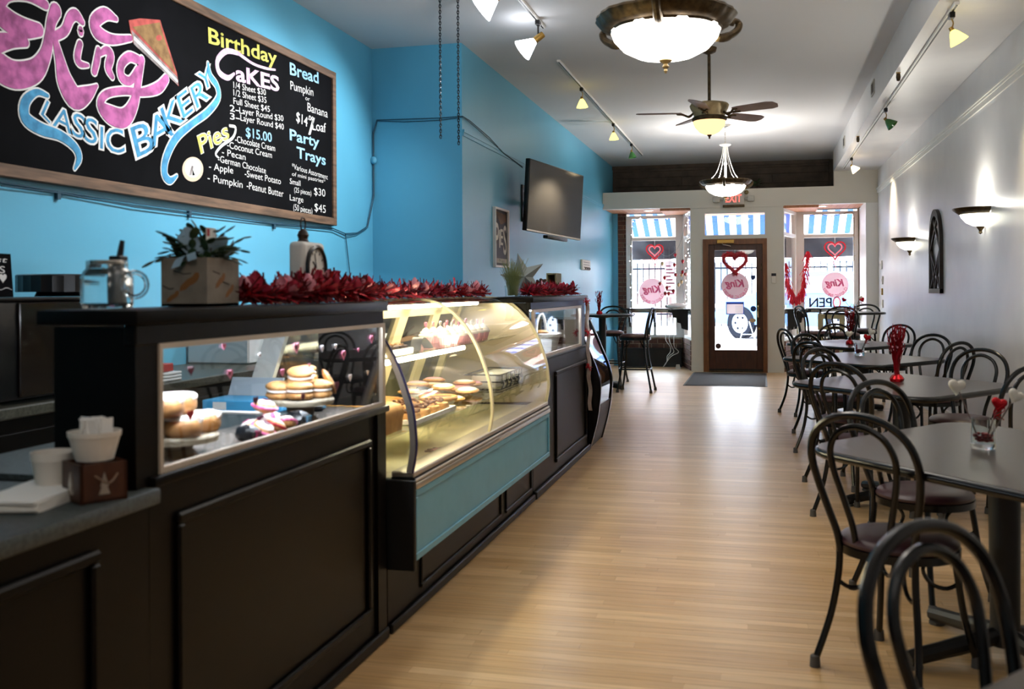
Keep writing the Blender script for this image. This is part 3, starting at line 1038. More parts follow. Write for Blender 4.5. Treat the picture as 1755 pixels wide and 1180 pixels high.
# heart stickers on the pane
hs = [((508, 595), 13, 'heart_pink'), ((589, 607), 11, 'heart_pink'), ((484, 637), 9, 'heart_pink'), ((384, 593), 8, 'heart_pink'),
      ((394, 640), 11, 'heart_pink'), ((327, 634), 11, 'heart_maroon'), ((438, 686), 11, 'heart_maroon'), ((519, 679), 9, 'heart_maroon'),
      ((577, 660), 11, 'heart_maroon'), ((637, 580), 10, 'heart_pink'), ((600, 646), 9, 'heart_white'), ((445, 608), 6, 'heart_white'),
      ((575, 593), 6, 'heart_white'), ((552, 596), 8, 'heart_white'), ((614, 599), 5, 'heart_pink'), ((530, 625), 5, 'heart_pink'), ((630, 638), 6, 'chalk_beige'), ((326, 710), 12, 'mug_red')]
for (px, py), sz, mt in hs:
    c = onX(px, py, XF - 0.001)
    dd = math.hypot(c.x, c.y)
    w = sz * dd / FPX * 1.6
    g = G().prism([(c.y + a, c.z + b) for a, b in heart2d(w, 20)], 'YZ', XF - 0.001, XF + 0.0003)
    s = obj('heart_sticker', g, mt, gp, None)
    if sz > 9 and mt == 'heart_pink':
        obj('heart_sticker', G().prism([(c.y - w * 0.12 + a, c.z + b) for a, b in heart2d(w * 0.45, 16)], 'YZ', XF + 0.0003, XF + 0.0008), 'heart_maroon', gp, None)

# curved glass refrigerated case
C0, C1 = 3.625, 6.15
t = thing('refrigerated_display_case', 'curved glass refrigerated case with teal front panel and lit shelves', 'display case', (-1.7, 4.9, 0))
obj('base', G().box(-2.10, XF, C0, C1, 0.0, 0.30), 'espresso', t, None)
obj('base_panel', panel_frame(4.0, 5.35, 0.07, 0.25, XF, 0.02, 0.01), 'espresso', t)
obj('base_panel', panel_frame(5.45, 6.1, 0.07, 0.25, XF, 0.02, 0.01), 'espresso', t)
obj('toe_moulding', G().rbox(XF, XF + 0.02, C0, C1, 0, 0.04, 0.006, 1), 'espresso', t)
obj('front_panel', G().box(-1.41, -1.305, C0 + 0.02, C1, 0.285, 0.562), 'teal', t, None)
obj('front_panel_moulding', panel_frame(C0 + 0.02, C1, 0.285, 0.562, -1.305, 0.03, 0.008), 'teal', t)
obj('end_cheek', G().rbox(-1.45, -1.298, C0, C0 + 0.022, 0.25, 0.60, 0.004, 1), 'black_satin', t)
sill = G().rbox(-1.40, -1.292, C0 + 0.02, C1, 0.562, 0.588, 0.006, 2).rbox(-1.40, -1.297, C0 + 0.02, C1, 0.590, 0.603, 0.003, 1).rbox(-1.40, -1.307, C0 + 0.02, C1, 0.606, 0.630, 0.004, 1)
obj('sill', sill, 'aluminium', t)
obj('sill_groove', G().box(-1.40, -1.303, C0 + 0.02, C1, 0.588, 0.607), 'black_satin', t, None)
obj('deck', G().box(-2.10, -1.40, C0 + 0.02, C1, 0.30, 0.605), 'deck', t, None)
obj('grille_bed', G().box(-1.40, -1.335, 3.70, 4.98, 0.606, 0.611), 'black_satin', t, None)
yy = 3.70
while yy < 4.98:
    obj('grille_bar', G().box(-1.40, -1.335, yy, yy + 0.020, 0.608, 0.617), 'cream_steel', t, None)
    yy += 0.036
obj('grille_rail', G().box(-1.405, -1.398, 3.68, 4.98, 0.605, 0.619).box(-1.338, -1.331, 3.68, 4.98, 0.605, 0.619), 'cream_steel', t, None)
PROF = [(-1.316, 0.628), (-1.302, 0.70), (-1.300, 0.76), (-1.310, 0.86), (-1.330, 0.93), (-1.362, 1.02), (-1.405, 1.105), (-1.45, 1.17), (-1.51, 1.228), (-1.58, 1.268), (-1.65, 1.284), (-1.72, 1.288)]
pp = smooth_path([(a, 0, b) for a, b in PROF], 3)
def curved_sheet(y0, y1, off=0.0):
    g = G()
    n = len(pp)
    vs_ = [(p.x + off, y0, p.z) for p in pp] + [(p.x + off, y1, p.z) for p in pp]
    g.add(vs_, [(i, i + 1, n + i + 1, n + i) for i in range(n - 1)])
    return g
YS = 4.78
obj('curved_glass', curved_sheet(C0 + 0.02, YS - 0.012), 'case_glass', t, 60)
obj('curved_glass', curved_sheet(YS + 0.012, C1 - 0.015), 'case_glass', t, 60)
def curved_bar(y0, y1, d0, d1):
    g = G()
    n = len(pp)
    inner, outer = [], []
    for i, p in enumerate(pp):
        a, b = pp[max(i - 1, 0)], pp[min(i + 1, n - 1)]
        tn = (b - a).normalized()
        nv = Vector((tn.z, 0, -tn.x))
        inner.append(p + nv * d0); outer.append(p + nv * d1)
    vs_ = []
    for y in (y0, y1):
        vs_ += [(q.x, y, q.z) for q in inner] + [(q.x, y, q.z) for q in outer]
    fs = []
    for i in range(n - 1):
        a = i
        fs += [(a, a + 1, n + a + 1, n + a), (2 * n + a, 2 * n + a + 1, 3 * n + a + 1, 3 * n + a),
               (a, a + 1, 2 * n + a + 1, 2 * n + a), (n + a, n + a + 1, 3 * n + a + 1, 3 * n + a)]
    fs += [(0, n, 3 * n, 2 * n), (n - 1, 2 * n - 1, 4 * n - 1, 3 * n - 1)]
    g.add(vs_, fs)
    return g
obj('curved_edge_trim', curved_bar(C0, C0 + 0.024, -0.016, 0.005), 'aluminium', t, 60)
obj('curved_seam', curved_bar(YS - 0.013, YS + 0.013, -0.006, 0.006), 'cream_steel', t, 60)
obj('curved_edge_trim', curved_bar(C1 - 0.022, C1, -0.012, 0.006), 'cream_steel', t, 60)
obj('gasket', curved_bar(C0 + 0.008, C0 + 0.018, 0.004, 0.010), 'neon_blue', t, 60)
# near end glass
poly = [(p.x - 0.012, p.z) for p in pp] + [(-1.90, 1.284), (-2.11, 0.605)]
obj('end_glass', G().prism(poly, 'XZ', C0 + 0.004, C0 + 0.010), 'clear_glass', t, None)
obj('end_wall', G().prism(poly, 'XZ', C1 - 0.012, C1 - 0.002), 'aluminium', t, None)
obj('top_panel', G().rbox(-1.93, -1.70, C0, C1, 1.272, 1.292, 0.004, 1), 'bronze_light', t)
def rear_post(y0, y1, w=0.085, mat='cream_steel'):
    xb, xt = -2.12, -1.885
    return obj('rear_post', G().prism([(xb, 0.605), (xb + w, 0.605), (xt + w, 1.272), (xt, 1.272)], 'XZ', y0, y1), mat, t, None)
rear_post(C0, C0 + 0.03, 0.09, 'white_metal')
for yy in (4.42, 5.05, 5.62):
    rear_post(yy, yy + 0.13, 0.03)
rear_post(C1 - 0.06, C1 - 0.02, 0.05)
def rear_at(z):
    return -2.12 + (z - 0.605) / (1.272 - 0.605) * (2.12 - 1.885)
obj('rear_rail', G().prism([(rear_at(1.19), 1.19), (rear_at(1.19) + 0.03, 1.19), (rear_at(1.272) + 0.03, 1.272), (rear_at(1.272), 1.272)], 'XZ', C0 + 0.03, C1 - 0.06), 'cream_steel', t, None)
obj('rear_rail', G().prism([(rear_at(0.605), 0.605), (rear_at(0.605) + 0.03, 0.605), (rear_at(0.70) + 0.03, 0.70), (rear_at(0.70), 0.70)], 'XZ', C0 + 0.03, C1 - 0.06), 'cream_steel', t, None)
obj('rear_glass', G().prism([(rear_at(0.70), 0.70), (rear_at(0.70) + 0.008, 0.70), (rear_at(1.19) + 0.008, 1.19), (rear_at(1.19), 1.19)], 'XZ', C0 + 0.03, C1 - 0.06), 'smoke_glass', t, None)
obj('shelf', G().rbox(-1.97, -1.415, C0 + 0.05, YS - 0.02, 0.748, 0.756, 0.002, 1), 'shelf_glass', t)
obj('shelf', G().rbox(-1.97, -1.415, YS + 0.02, C1 - 0.05, 0.748, 0.756, 0.002, 1), 'shelf_glass', t)
obj('shelf', G().rbox(-1.93, -1.50, C0 + 0.05, C1 - 0.05, 1.045, 1.053, 0.002, 1), 'shelf_glass', t)
obj('shelf_bracket', G().prism([(-2.0, 0.70), (-1.6, 0.735), (-1.6, 0.748), (-2.0, 0.748)], 'XZ', YS - 0.02, YS + 0.02), 'cream_steel', t, None)
obj('shelf_bracket', G().prism([(-1.97, 1.0), (-1.6, 1.03), (-1.6, 1.045), (-1.97, 1.045)], 'XZ', YS - 0.02, YS + 0.02), 'cream_steel', t, None)
obj('light_tube', G().tube([(-1.515, C0 + 0.1, 1.033), (-1.515, 5.0, 1.033)], 0.011, 10), 'tube_warm', t)
obj('light_tube', G().tube([(-1.70, 4.1, 1.256), (-1.70, 5.9, 1.256)], 0.012, 10), 'tube_warm', t)
obj('light_hood', G().box(-1.75, -1.655, C0 + 0.05, C1 - 0.05, 1.264, 1.272), 'aluminium', t, None)

# far display counter B
B0, B1 = 6.165, 8.2
t = thing('bakery_counter', 'dark counter beyond the curved case with white basket behind glass', 'counter', (-1.7, 7.2, 0))
obj('body', G().box(-2.05, XF, B0, B1, 0.0, 0.868), 'espresso', t, None)
obj('panel_moulding', panel_frame(6.86, 8.1, 0.12, 0.76, XF), 'espresso', t)
obj('toe_moulding', G().rbox(XF, XF + 0.025, B0, B1 + 0.02, 0, 0.05, 0.006, 1), 'espresso', t)
obj('cap_rail', G().rbox(-1.45, XF + 0.015, B0, B1, 0.862, 0.882, 0.005, 1), 'espresso', t)
obj('fascia', G().rbox(-1.44, XF, 6.12, B1 - 0.1, 1.205, 1.262, 0.004, 1), 'espresso', t)
obj('top_board', G().rbox(-1.78, XF + 0.022, 6.10, B1 - 0.06, 1.252, 1.287, 0.005, 2), 'espresso', t)
obj('near_panel', G().box(-1.78, XF - 0.02, 6.155, 6.185, 0.885, 1.25), 'espresso', t, None)
obj('end_post', G().box(-1.45, XF, 7.93, B1 - 0.1, 0.882, 1.205), 'espresso', t, None)
obj('deck_board', G().box(-2.05, XF - 0.012, B0, B1, 0.868, 0.880), 'shelf_wood', t, None)
fr = G()
y0, y1, z0, z1, w = 6.19, 7.93, 0.882, 1.207, 0.02
fr.box(XF - 0.012, XF + 0.006, y0, y1, z1 - w, z1).box(XF - 0.012, XF + 0.006, y0, y1, z0, z0 + w)
fr.box(XF - 0.012, XF + 0.006, y0, y0 + 0.05, z0 + w, z1 - w).box(XF - 0.012, XF + 0.006, y1 - 0.04, y1, z0 + w, z1 - w)
obj('glass_frame', fr, 'tan_frame', t, None)
obj('glass_pane', G().box(XF - 0.006, XF - 0.002, y0 + 0.05, y1 - 0.04, z0 + w, z1 - w), 'clear_glass', t, None)
obj('led_strip', G().box(-1.46, -1.44, 6.3, 7.85, 1.195, 1.203), 'led', t, None)

# tall curved black merchandiser at the end of the row
prof = [(-1.395, 0.0), (-1.335, 0.22), (-1.305, 0.42), (-1.302, 0.55), (-1.335, 0.68), (-1.385, 0.80), (-1.44, 0.93), (-1.50, 1.06)]
qq = smooth_path([(a, 0, b) for a, b in prof], 3)
def merch(y0, y1, pts, xb=-2.02):
    return G().prism([(p.x, p.z) for p in pts] + [(xb, pts[-1].z), (xb, pts[0].z)], 'XZ', y0, y1)
t = thing('drinks_cooler', 'glossy black curved open cooler at the far end of the counters', 'cooler', (-1.7, 8.6, 0))
obj('cheek', merch(8.24, 8.28, qq), 'black_metal', t)
obj('cheek', merch(8.90, 8.94, qq), 'black_metal', t)
low = [p for p in qq if p.z < 0.36]
obj('lower_front', merch(8.28, 8.90, [Vector((p.x - 0.01, 0, p.z)) for p in low]), 'black_satin', t)
gsh = G()
hi = [p for p in qq if p.z >= 0.34]
n = len(hi)
gsh.add([(p.x - 0.012, 8.28, p.z) for p in hi] + [(p.x - 0.012, 8.90, p.z) for p in hi], [(i, i + 1, n + i + 1, n + i) for i in range(n - 1)])
obj('front_glass', gsh, 'smoke_glass', t, 60)
obj('back_panel', G().box(-2.02, -1.98, 8.28, 8.90, 0.3, 1.06), 'black_satin', t, None)
obj('top_panel', G().rbox(-2.02, -1.49, 8.24, 8.94, 1.06, 1.085, 0.005, 1), 'black_metal', t)
for z in (0.55, 0.8):
    obj('shelf', G().box(-1.97, -1.5, 8.29, 8.89, z, z + 0.012), 'black_satin', t, None)

# back counter along the kitchen wall
t = thing('kitchen_cabinet', 'dark base cabinet along the blue kitchen wall', 'cabinet', (-3.0, 5.0, 0))
obj('body', G().box(XK + 0.004, -2.78, 1.0, 8.33, 0, 0.855), 'espresso', t, None)
for i in range(8):
    a = 1.05 + i * 0.9
    obj('cabinet_door', G().rbox(-2.78, -2.762, a, a + 0.86, 0.1, 0.80, 0.005, 1), 'espresso', t)
t = thing('kitchen_countertop', 'speckled stone top on the kitchen wall cabinets', 'countertop', (-3.0, 5.0, 0.856))
obj('slab', G().rbox(XK + 0.001, -2.74, 1.0, 8.33, 0.856, 0.900, 0.005, 1), 'granite_edge', t)
# wall oven box
t = thing('countertop_oven', 'black glass-fronted oven on the kitchen counter', 'oven', (-3.05, 3.4, 0.90))
obj('body', G().rbox(-3.3, -2.80, 2.9, 3.95, 0.915, 1.300, 0.012, 2), 'black_plastic', t)
obj('top_plate', G().rbox(-3.31, -2.785, 2.89, 3.96, 1.30, 1.315, 0.005, 1), 'black_metal', t)
obj('door_glass', G().rbox(-2.80, -2.785, 3.28, 3.93, 0.925, 1.295, 0.004, 1), 'oven_glass', t)
for a in (2.95, 3.88):
    obj('foot', G().lathe([(0, 0), (0.02, 0), (0.018, 0.016), (0, 0.016)], (-2.85, a, 0.900), 10), 'rubber', t)
    obj('foot', G().lathe([(0, 0), (0.02, 0), (0.018, 0.016), (0, 0.016)], (-3.25, a, 0.900), 10), 'rubber', t)
# chalk sign on the oven
t = thing('chalkboard_sign', 'little black chalk sign with white lettering and heart on the oven', 'sign', (-2.92, 3.2, 1.316))
sg = G().prism([(3.02, 1.316), (3.40, 1.316), (3.385, 1.489), (3.02, 1.489)], 'YZ', -2.93, -2.918)
obj('board', sg, 'chalk_black', t, None)
def sign_text(s, yc, zc, w, h, par, mat='chalk_white', x=-2.9165, shear=0, bold=0.0):
    g = text_geo(s, bold, shear)
    x0, x1, y0, y1 = g.bb
    g.xf(Matrix.Translation((x, yc, zc)) @ BX @ Matrix.Diagonal((w / (x1 - x0), h / (y1 - y0), 1, 1)) @ Matrix.Translation((-(x0 + x1) / 2, -(y0 + y1) / 2, 0)))
    return raw_obj('lettering', g, mat, par)
sign_text('ust', 3.315, 1.462, 0.10, 0.017, t, shear=0.2)
sign_text('GS', 3.31, 1.425, 0.085, 0.028, t)
obj('chalk_heart', G().prism([(3.342 + a, 1.393 + b) for a, b in heart2d(0.04, 20)], 'YZ', -2.918, -2.9165), 'chalk_white', t, None)
obj('chalk_flourish', G().tube(smooth_path([(-2.917, 3.30 + 0.03 * i, 1.349 + 0.004 * (-1) ** i) for i in range(4)]), 0.0014, 4), 'chalk_white', t)
# black drum
t = thing('black_canister', 'round black fluted canister on the oven', 'canister', (-2.98, 3.80, 1.316))
dr = G()
n = 48
pts = []
for i in range(n):
    a = 2 * PI * i / n
    r = 0.172 * (1 + 0.012 * (-1) ** i)
    pts.append((-3.02 + r * math.cos(a), 3.795 + r * math.sin(a)))
obj('drum', G().prism(pts, 'XY', 1.3365, 1.405), 'black_plastic', t, 20)
obj('lid', G().lathe([(0, 0.008), (0.165, 0.008), (0.174, 0.004), (0.174, 0), (0, 0)], (-3.02, 3.795, 1.405), 32), 'black_plastic', t)
obj('stand', G().lathe([(0, 0), (0.10, 0), (0.09, 0.02), (0, 0.02)], (-3.02, 3.795, 1.3165), 20), 'black_plastic', t)
# boxes on the back counter, seen through the glass case
t = thing('red_box', 'small red box lying on the kitchen counter behind the glass', 'box', (-2.9, 4.3, 0.9))
obj('carton', G().rbox(-3.0, -2.8, 4.12, 4.34, 0.946, 0.985, 0.004, 1), 'box_red', t)
t = thing('white_tray', 'stack of white paper trays on the kitchen counter', 'tray', (-2.9, 4.3, 0.9))
for i in range(3):
    obj('tray', G().rbox(-3.02, -2.78, 4.08, 4.38, 0.901 + i * 0.015, 0.913 + i * 0.015, 0.003, 1), 'box_white', t)
t = thing('white_cabinet_panel', 'white cabinet end standing behind the glass cases', 'cabinet', (-3.1, 5.6, 0.9))
obj('body', G().rbox(-3.36, -2.95, 5.35, 6.0, 0.901, 1.20, 0.01, 1), 'box_white', t)

# ================================================================== CHAIRS, STOOLS, TABLES
def mirror_path(half):
    return half + [(-x, y, z) for x, y, z in reversed(half[:-1])]

def make_chair(name, label, seat_mat='vinyl'):
    t = thing(name, label, 'chair')
    outer = mirror_path([(-0.135, -0.150, 0.405), (-0.143, -0.158, 0.47), (-0.166, -0.180, 0.56), (-0.190, -0.205, 0.66), (-0.198, -0.230, 0.75), (-0.170, -0.250, 0.83), (-0.100, -0.264, 0.885), (0.0, -0.270, 0.904)])
    obj('back_hoop', G().tube(smooth_path(outer, 4), 0.0135, 10), 'black_metal', t, local=True)
    inner = mirror_path([(-0.060, -0.172, 0.43), (-0.070, -0.180, 0.51), (-0.095, -0.199, 0.61), (-0.116, -0.220, 0.70), (-0.118, -0.238, 0.775), (-0.080, -0.253, 0.838), (0.0, -0.260, 0.866)])
    obj('inner_hoop', G().tube(smooth_path(inner, 4), 0.0115, 9), 'black_metal', t, local=True)
    obj('seat', G().lathe([(0, 0.476), (0.11, 0.475), (0.165, 0.468), (0.19, 0.458), (0.2, 0.446), (0.198, 0.436), (0, 0.434)], n=32), seat_mat, t, local=True)
    obj('seat_ring', G().lathe([(0.19, 0.434), (0.203, 0.432), (0.203, 0.404), (0.19, 0.402), (0, 0.402)], n=32), 'black_metal', t, local=True)
    for sx in (-1, 1):
        for kind in (0, 1):
            if kind == 0:
                p = [(sx * 0.135, 0.125, 0.425), (sx * 0.142, 0.135, 0.34), (sx * 0.158, 0.155, 0.18), (sx * 0.185, 0.19, 0.02)]
            else:
                p = [(sx * 0.142, -0.148, 0.46), (sx * 0.142, -0.150, 0.34), (sx * 0.162, -0.172, 0.18), (sx * 0.192, -0.225, 0.02)]
            l = obj('leg', G().tube(smooth_path(p, 4), 0.0125, 9), 'black_metal', t, local=True)
            e = p[-1]
            obj('rubber_foot', G().lathe([(0, 0.0), (0.019, 0.0), (0.0165, 0.038), (0.012, 0.042), (0, 0.042)], (e[0], e[1], 0), 12), 'rubber', l, local=True)
    for sx in (-1, 1):
        for sy in (-1, 1):
            b = smooth_path([(sx * 0.15, sy * 0.148, 0.30), (sx * 0.115, sy * 0.12, 0.275), (sx * 0.075, sy * 0.085, 0.29), (sx * 0.055, sy * 0.065, 0.34), (sx * 0.075, sy * 0.085, 0.385), (sx * 0.10, sy * 0.105, 0.404)], 4)
            obj('brace', G().tube(b, 0.0075, 7), 'black_metal', t, local=True)
    return t

def make_stool(name, label):
    t = thing(name, label, 'stool')
    dz = 0.275
    outer = mirror_path([(-0.150, -0.150, 0.405 + dz), (-0.160, -0.158, 0.50 + dz), (-0.185, -0.178, 0.60 + dz), (-0.198, -0.198, 0.68 + dz), (-0.180, -0.214, 0.75 + dz), (-0.11, -0.226, 0.80 + dz), (0, -0.23, 0.815 + dz)])
    obj('back_hoop', G().tube(smooth_path(outer, 4), 0.0135, 9), 'black_metal', t, local=True)
    inner = mirror_path([(-0.085, -0.168, 0.43 + dz), (-0.095, -0.175, 0.52 + dz), (-0.118, -0.190, 0.62 + dz), (-0.115, -0.205, 0.69 + dz), (-0.07, -0.216, 0.745 + dz), (0, -0.22, 0.762 + dz)])
    obj('inner_hoop', G().tube(smooth_path(inner, 4), 0.0115, 8), 'black_metal', t, local=True)
    obj('seat', G().lathe([(0, 0.482 + dz), (0.11, 0.481 + dz), (0.165, 0.474 + dz), (0.19, 0.464 + dz), (0.2, 0.45 + dz), (0.198, 0.436 + dz), (0, 0.434 + dz)], n=28), 'vinyl_brown', t, local=True)
    obj('seat_ring', G().lathe([(0.19, 0.434 + dz), (0.203, 0.432 + dz), (0.203, 0.40 + dz), (0.19, 0.398 + dz), (0, 0.398 + dz)], n=28), 'black_metal', t, local=True)
    for sx in (-1, 1):
        for sy in (-1, 1):
            k = 1.0 if sy > 0 else 1.12
            p = [(sx * 0.14, sy * 0.135, 0.70), (sx * 0.152, sy * 0.150, 0.45), (sx * 0.175, sy * 0.172 * k, 0.22), (sx * 0.205, sy * 0.205 * k, 0.02)]
            l = obj('leg', G().tube(smooth_path(p, 4), 0.0135, 9), 'black_metal', t, local=True)
            e = p[-1]
            obj('rubber_foot', G().lathe([(0, 0), (0.02, 0), (0.017, 0.038), (0.012, 0.042), (0, 0.042)], (e[0], e[1], 0), 12), 'rubber', l, local=True)
            b = smooth_path([(sx * 0.152, sy * 0.150, 0.56), (sx * 0.11, sy * 0.11, 0.60), (sx * 0.07, sy * 0.07, 0.67)], 4)
            obj('brace', G().tube(b, 0.0075, 7), 'black_metal', t, local=True)
    ring = [(0.195, 0.12, 0.30), (0.12, 0.195, 0.30), (-0.12, 0.195, 0.30), (-0.195, 0.12, 0.30), (-0.195, -0.12, 0.30), (-0.12, -0.195, 0.30), (0.12, -0.195, 0.30), (0.195, -0.12, 0.30)]
    obj('foot_ring', G().tube(smooth_path(ring, 3, True), 0.010, 8, closed=True), 'black_metal', t, local=True)
    return t

def diamond(hd, r, n=6):
    """square with rounded corners standing on a corner; hd half diagonal before rounding."""
    pts = []
    s = r * math.sqrt(2)
    for k in range(4):
        a = k * PI / 2
        c = Vector(((hd - s) * math.cos(a), (hd - s) * math.sin(a)))
        for i in range(n + 1):
            b = a - PI / 4 + (PI / 2) * i / n
            pts.append((c.x + r * math.cos(b), c.y + r * math.sin(b)))
    return pts

def make_table(name, label):
    t = thing(name, label, 'table')
    d = [(x * 0.835, y * 1.065) for x, y in diamond(0.845, 0.16)]
    edge = G()
    n = len(d)
    lay = [(0.985, 0.738), (1.0, 0.733), (1.006, 0.722), (1.0, 0.711), (0.985, 0.706)]
    vs_, fs = [], []
    for s, z in lay:
        vs_ += [(x * s, y * s, z) for x, y in d]
    for i in range(len(lay) - 1):
        for k in range(n):
            l = (k + 1) % n
            fs.append((i * n + k, i * n + l, (i + 1) * n + l, (i + 1) * n + k))
    fs.append(tuple(range((len(lay) - 1) * n, len(lay) * n)))
    edge.add(vs_, fs)
    obj('edge_band', edge, 'black_metal', t, 50, local=True)
    obj('table_top', G().prism([(x * 0.986, y * 0.986) for x, y in d], 'XY', 0.728, 0.7395), 'laminate', t, None, local=True)
    obj('column', G().lathe([(0, 0.706), (0.11, 0.706), (0.11, 0.695), (0.055, 0.685), (0.050, 0.12), (0.06, 0.08), (0.06, 0.05), (0, 0.05)], n=20), 'black_satin', t, local=True)
    for k in range(4):
        a = k * PI / 2 + math.radians(28)
        c, s_ = math.cos(a), math.sin(a)
        p = [(c * r, s_ * r, z) for r, z in ((0.03, 0.085), (0.2, 0.06), (0.36, 0.04), (0.40, 0.034))]
        f = obj('foot', G().tube(smooth_path(p, 3), [0.032] * 4 + [0.030] * 3 + [0.028] * 3, 10), 'black_satin', t, local=True)
        obj('glide', G().lathe([(0, 0), (0.03, 0), (0.03, 0.012), (0, 0.012)], (c * 0.375, s_ * 0.375, 0), 10), 'rubber', f, local=True)
    return t

T = {}
TP = {'T1': (0.86, 1.40), 'T2': (0.845, 3.90), 'T3': (0.845, 6.59), 'T4': (0.835, 8.93), 'T5': (0.92, 11.30)}
TL = {'T1': 'dark diamond-set table of which only the near corner shows',
      'T2': 'large dark diamond-set table with heart sticks in a glass, nearest full table',
      'T3': 'dark diamond-set table carrying the tall red tinsel vase',
      'T4': 'dark diamond-set table with a small heart glass, beyond the tall red vase',
      'T5': 'farthest dark low table, with a thin red tinsel vase'}
t0 = make_table('cafe_table', TL['T1'])
t0['group'] = 'diamond-set cafe tables'
t0.location = (*TP['T1'], 0)
for k in ('T2', 'T3', 'T4', 'T5'):
    dup(t0, (*TP[k], 0), 0, TL[k])

ch0 = make_chair('cafe_chair', '')
ch0['group'] = 'black hoop-back cafe chairs'
first = [True]
def place_chair(x, y, ang, label):
    """seat centre and the direction the chair faces, in degrees from +X."""
    rz = math.radians(ang) - PI / 2
    if first[0]:
        ch0.location = (x, y, 0); ch0.rotation_euler = (0, 0, rz); ch0['label'] = label
        first[0] = False
        return ch0
    return dup(ch0, (x, y, 0), rz, label)
CH = [
    (0.47, 1.72, -42, 'blurred black hoop-back chair closest to the camera, bottom corner of the picture'),
    (0.465, 3.73, 54, 'black hoop-back chair on the near aisle side of the heart-stick table'),
    (0.68, 4.60, -48, 'black hoop-back chair on the far aisle side of the heart-stick table'),
    (1.42, 3.42, 135, 'black hoop-back chair cut off by the picture edge at the heart-stick table'),
    (0.58, 6.12, 50, 'black hoop-back chair on the near aisle side of the tall tinsel vase table'),
    (0.58, 7.12, -45, 'black hoop-back chair on the far aisle side of the tall tinsel vase table'),
    (1.26, 6.10, 128, 'black hoop-back chair on the near wall side of the tall tinsel vase table'),
    (1.30, 7.22, -130, 'black hoop-back chair on the far wall side of the tall tinsel vase table'),
    (0.56, 8.42, 45, 'black hoop-back chair on the near aisle side of the small heart glass table'),
    (0.58, 9.50, -45, 'black hoop-back chair on the far aisle side of the small heart glass table'),
    (1.32, 8.52, 132, 'black hoop-back chair on the near wall side of the small heart glass table'),
    (1.34, 9.50, -132, 'black hoop-back chair on the far wall side of the small heart glass table'),
    (0.47, 11.02, 24, 'black hoop-back chair seen edge-on at the aisle corner of the farthest low table'),
    (0.88, 12.22, -85, 'black hoop-back chair at the far side of the farthest low table, facing the camera'),
    (1.40, 12.05, -128, 'black hoop-back chair by the wall at the far side of the farthest low table'),
]
for c in CH:
    place_chair(*c)

# high tables
def make_high(name, label, R):
    t = thing(name, label, 'table')
    obj('table_top', G().lathe([(0, 1.003), (R - 0.012, 1.003), (R - 0.012, 0.99), (0, 0.99)], n=40), 'laminate', t, local=True)
    obj('edge_band', G().lathe([(R - 0.013, 1.002), (R - 0.002, 0.998), (R, 0.987), (R - 0.002, 0.976), (R - 0.013, 0.972), (0, 0.972)], n=40), 'black_metal', t, local=True)
    obj('column', G().lathe([(0, 0.972), (0.11, 0.972), (0.11, 0.96), (0.05, 0.95), (0.048, 0.1), (0.06, 0.06), (0, 0.06)], n=18), 'black_satin', t, local=True)
    for k in range(4):
        a = k * PI / 2 + math.radians(35)
        p = [(math.cos(a) * r, math.sin(a) * r, z) for r, z in ((0.03, 0.08), (0.2, 0.055), (0.34, 0.036))]
        obj('foot', G().tube(smooth_path(p, 3), 0.034, 9), 'black_satin', t, local=True)
    return t
h0 = make_high('high_table', 'high round table by the right shop window', 0.43)
h0['group'] = 'high tables near the windows'
h0.location = (1.24, 14.55, 0)
dup(h0, (-2.08, 13.35, 0), 0.4, 'high round table against the blue wall')
s0 = make_stool('bar_stool', 'tall black stool with red-brown seat beside the blue wall table')
s0['group'] = 'tall hoop-back stools'
def put_stool(o, x, y, ang):
    o.location = (x, y, 0)
    o.rotation_euler = (0, 0, math.radians(ang) - PI / 2)
put_stool(s0, -1.60, 13.05, 178)
for x, y, a, lb in ((-2.10, 14.15, -95, 'tall black stool against the blue wall behind the high table'),
                    (0.72, 14.35, 20, 'tall black stool seen side-on, left of the high window table'),
                    (1.06, 13.78, 78, 'tall black stool with its back to the camera at the high window table'),
                    (1.42, 15.20, -110, 'tall black stool between the high window table and the window')):
    dup(s0, (x, y, 0), math.radians(a) - PI / 2, lb)

# ------------------------------------------------------------------ centrepieces
def heart_glass(x, y, z, s, label, hearts):
    t = thing('heart_centrepiece', label, 'centrepiece', (x, y, z), group='heart sticks in glasses')
    obj('tumbler', G().lathe([(0, 0.0), (0.040 * s, 0.0), (0.042 * s, 0.012 * s), (0.042 * s, 0.11 * s), (0.040 * s, 0.11 * s), (0.039 * s, 0.02 * s), (0, 0.02 * s)], n=24), 'real_glass', t, local=True)
    fl = G()
    random.seed(int(x * 1000 + y * 10))
    for i in range(38):
        a = random.uniform(0, 2 * PI); r = random.uniform(0, 0.031 * s)
        fl.ell((r * math.cos(a), r * math.sin(a), random.uniform(0.03, 0.055) * s), (0.010 * s, 0.008 * s, 0.006 * s), 6, 4)
    fo = obj('red_filler', fl, 'red_bright', t, local=True)
    fo['kind'] = 'stuff'
    for (dx, dy, dz, w, mt, tilt) in hearts:
        sk = obj('stick', G().tube([(dx * 0.15, dy * 0.15, 0.03 * s), (dx, dy, dz)], 0.0028 * s, 6), 'stick', t, local=True)
        obj('heart', puffy_heart(w, w * 0.45, Matrix.Translation((dx, dy, dz)) @ Matrix.Rotation(PSI, 4, 'Z') @ Matrix.Rotation(tilt, 4, 'Y')), mt, sk, 60, local=True)
    # red ribbon curl
    rb = G()
    h = hearts[1]
    for k in range(3):
        pts = [(h[0] + 0.02 * math.sin(i * 1.1 + k), h[1] + 0.015 * math.cos(i + k), h[2] - 0.012 * i * s) for i in range(6)]
        rb.tube(smooth_path(pts, 3), 0.002 * s, 5)
    obj('ribbon', rb, 'red_foil_bright', t, local=True)
    return t
p = onZ(1685, 768, 0.74)
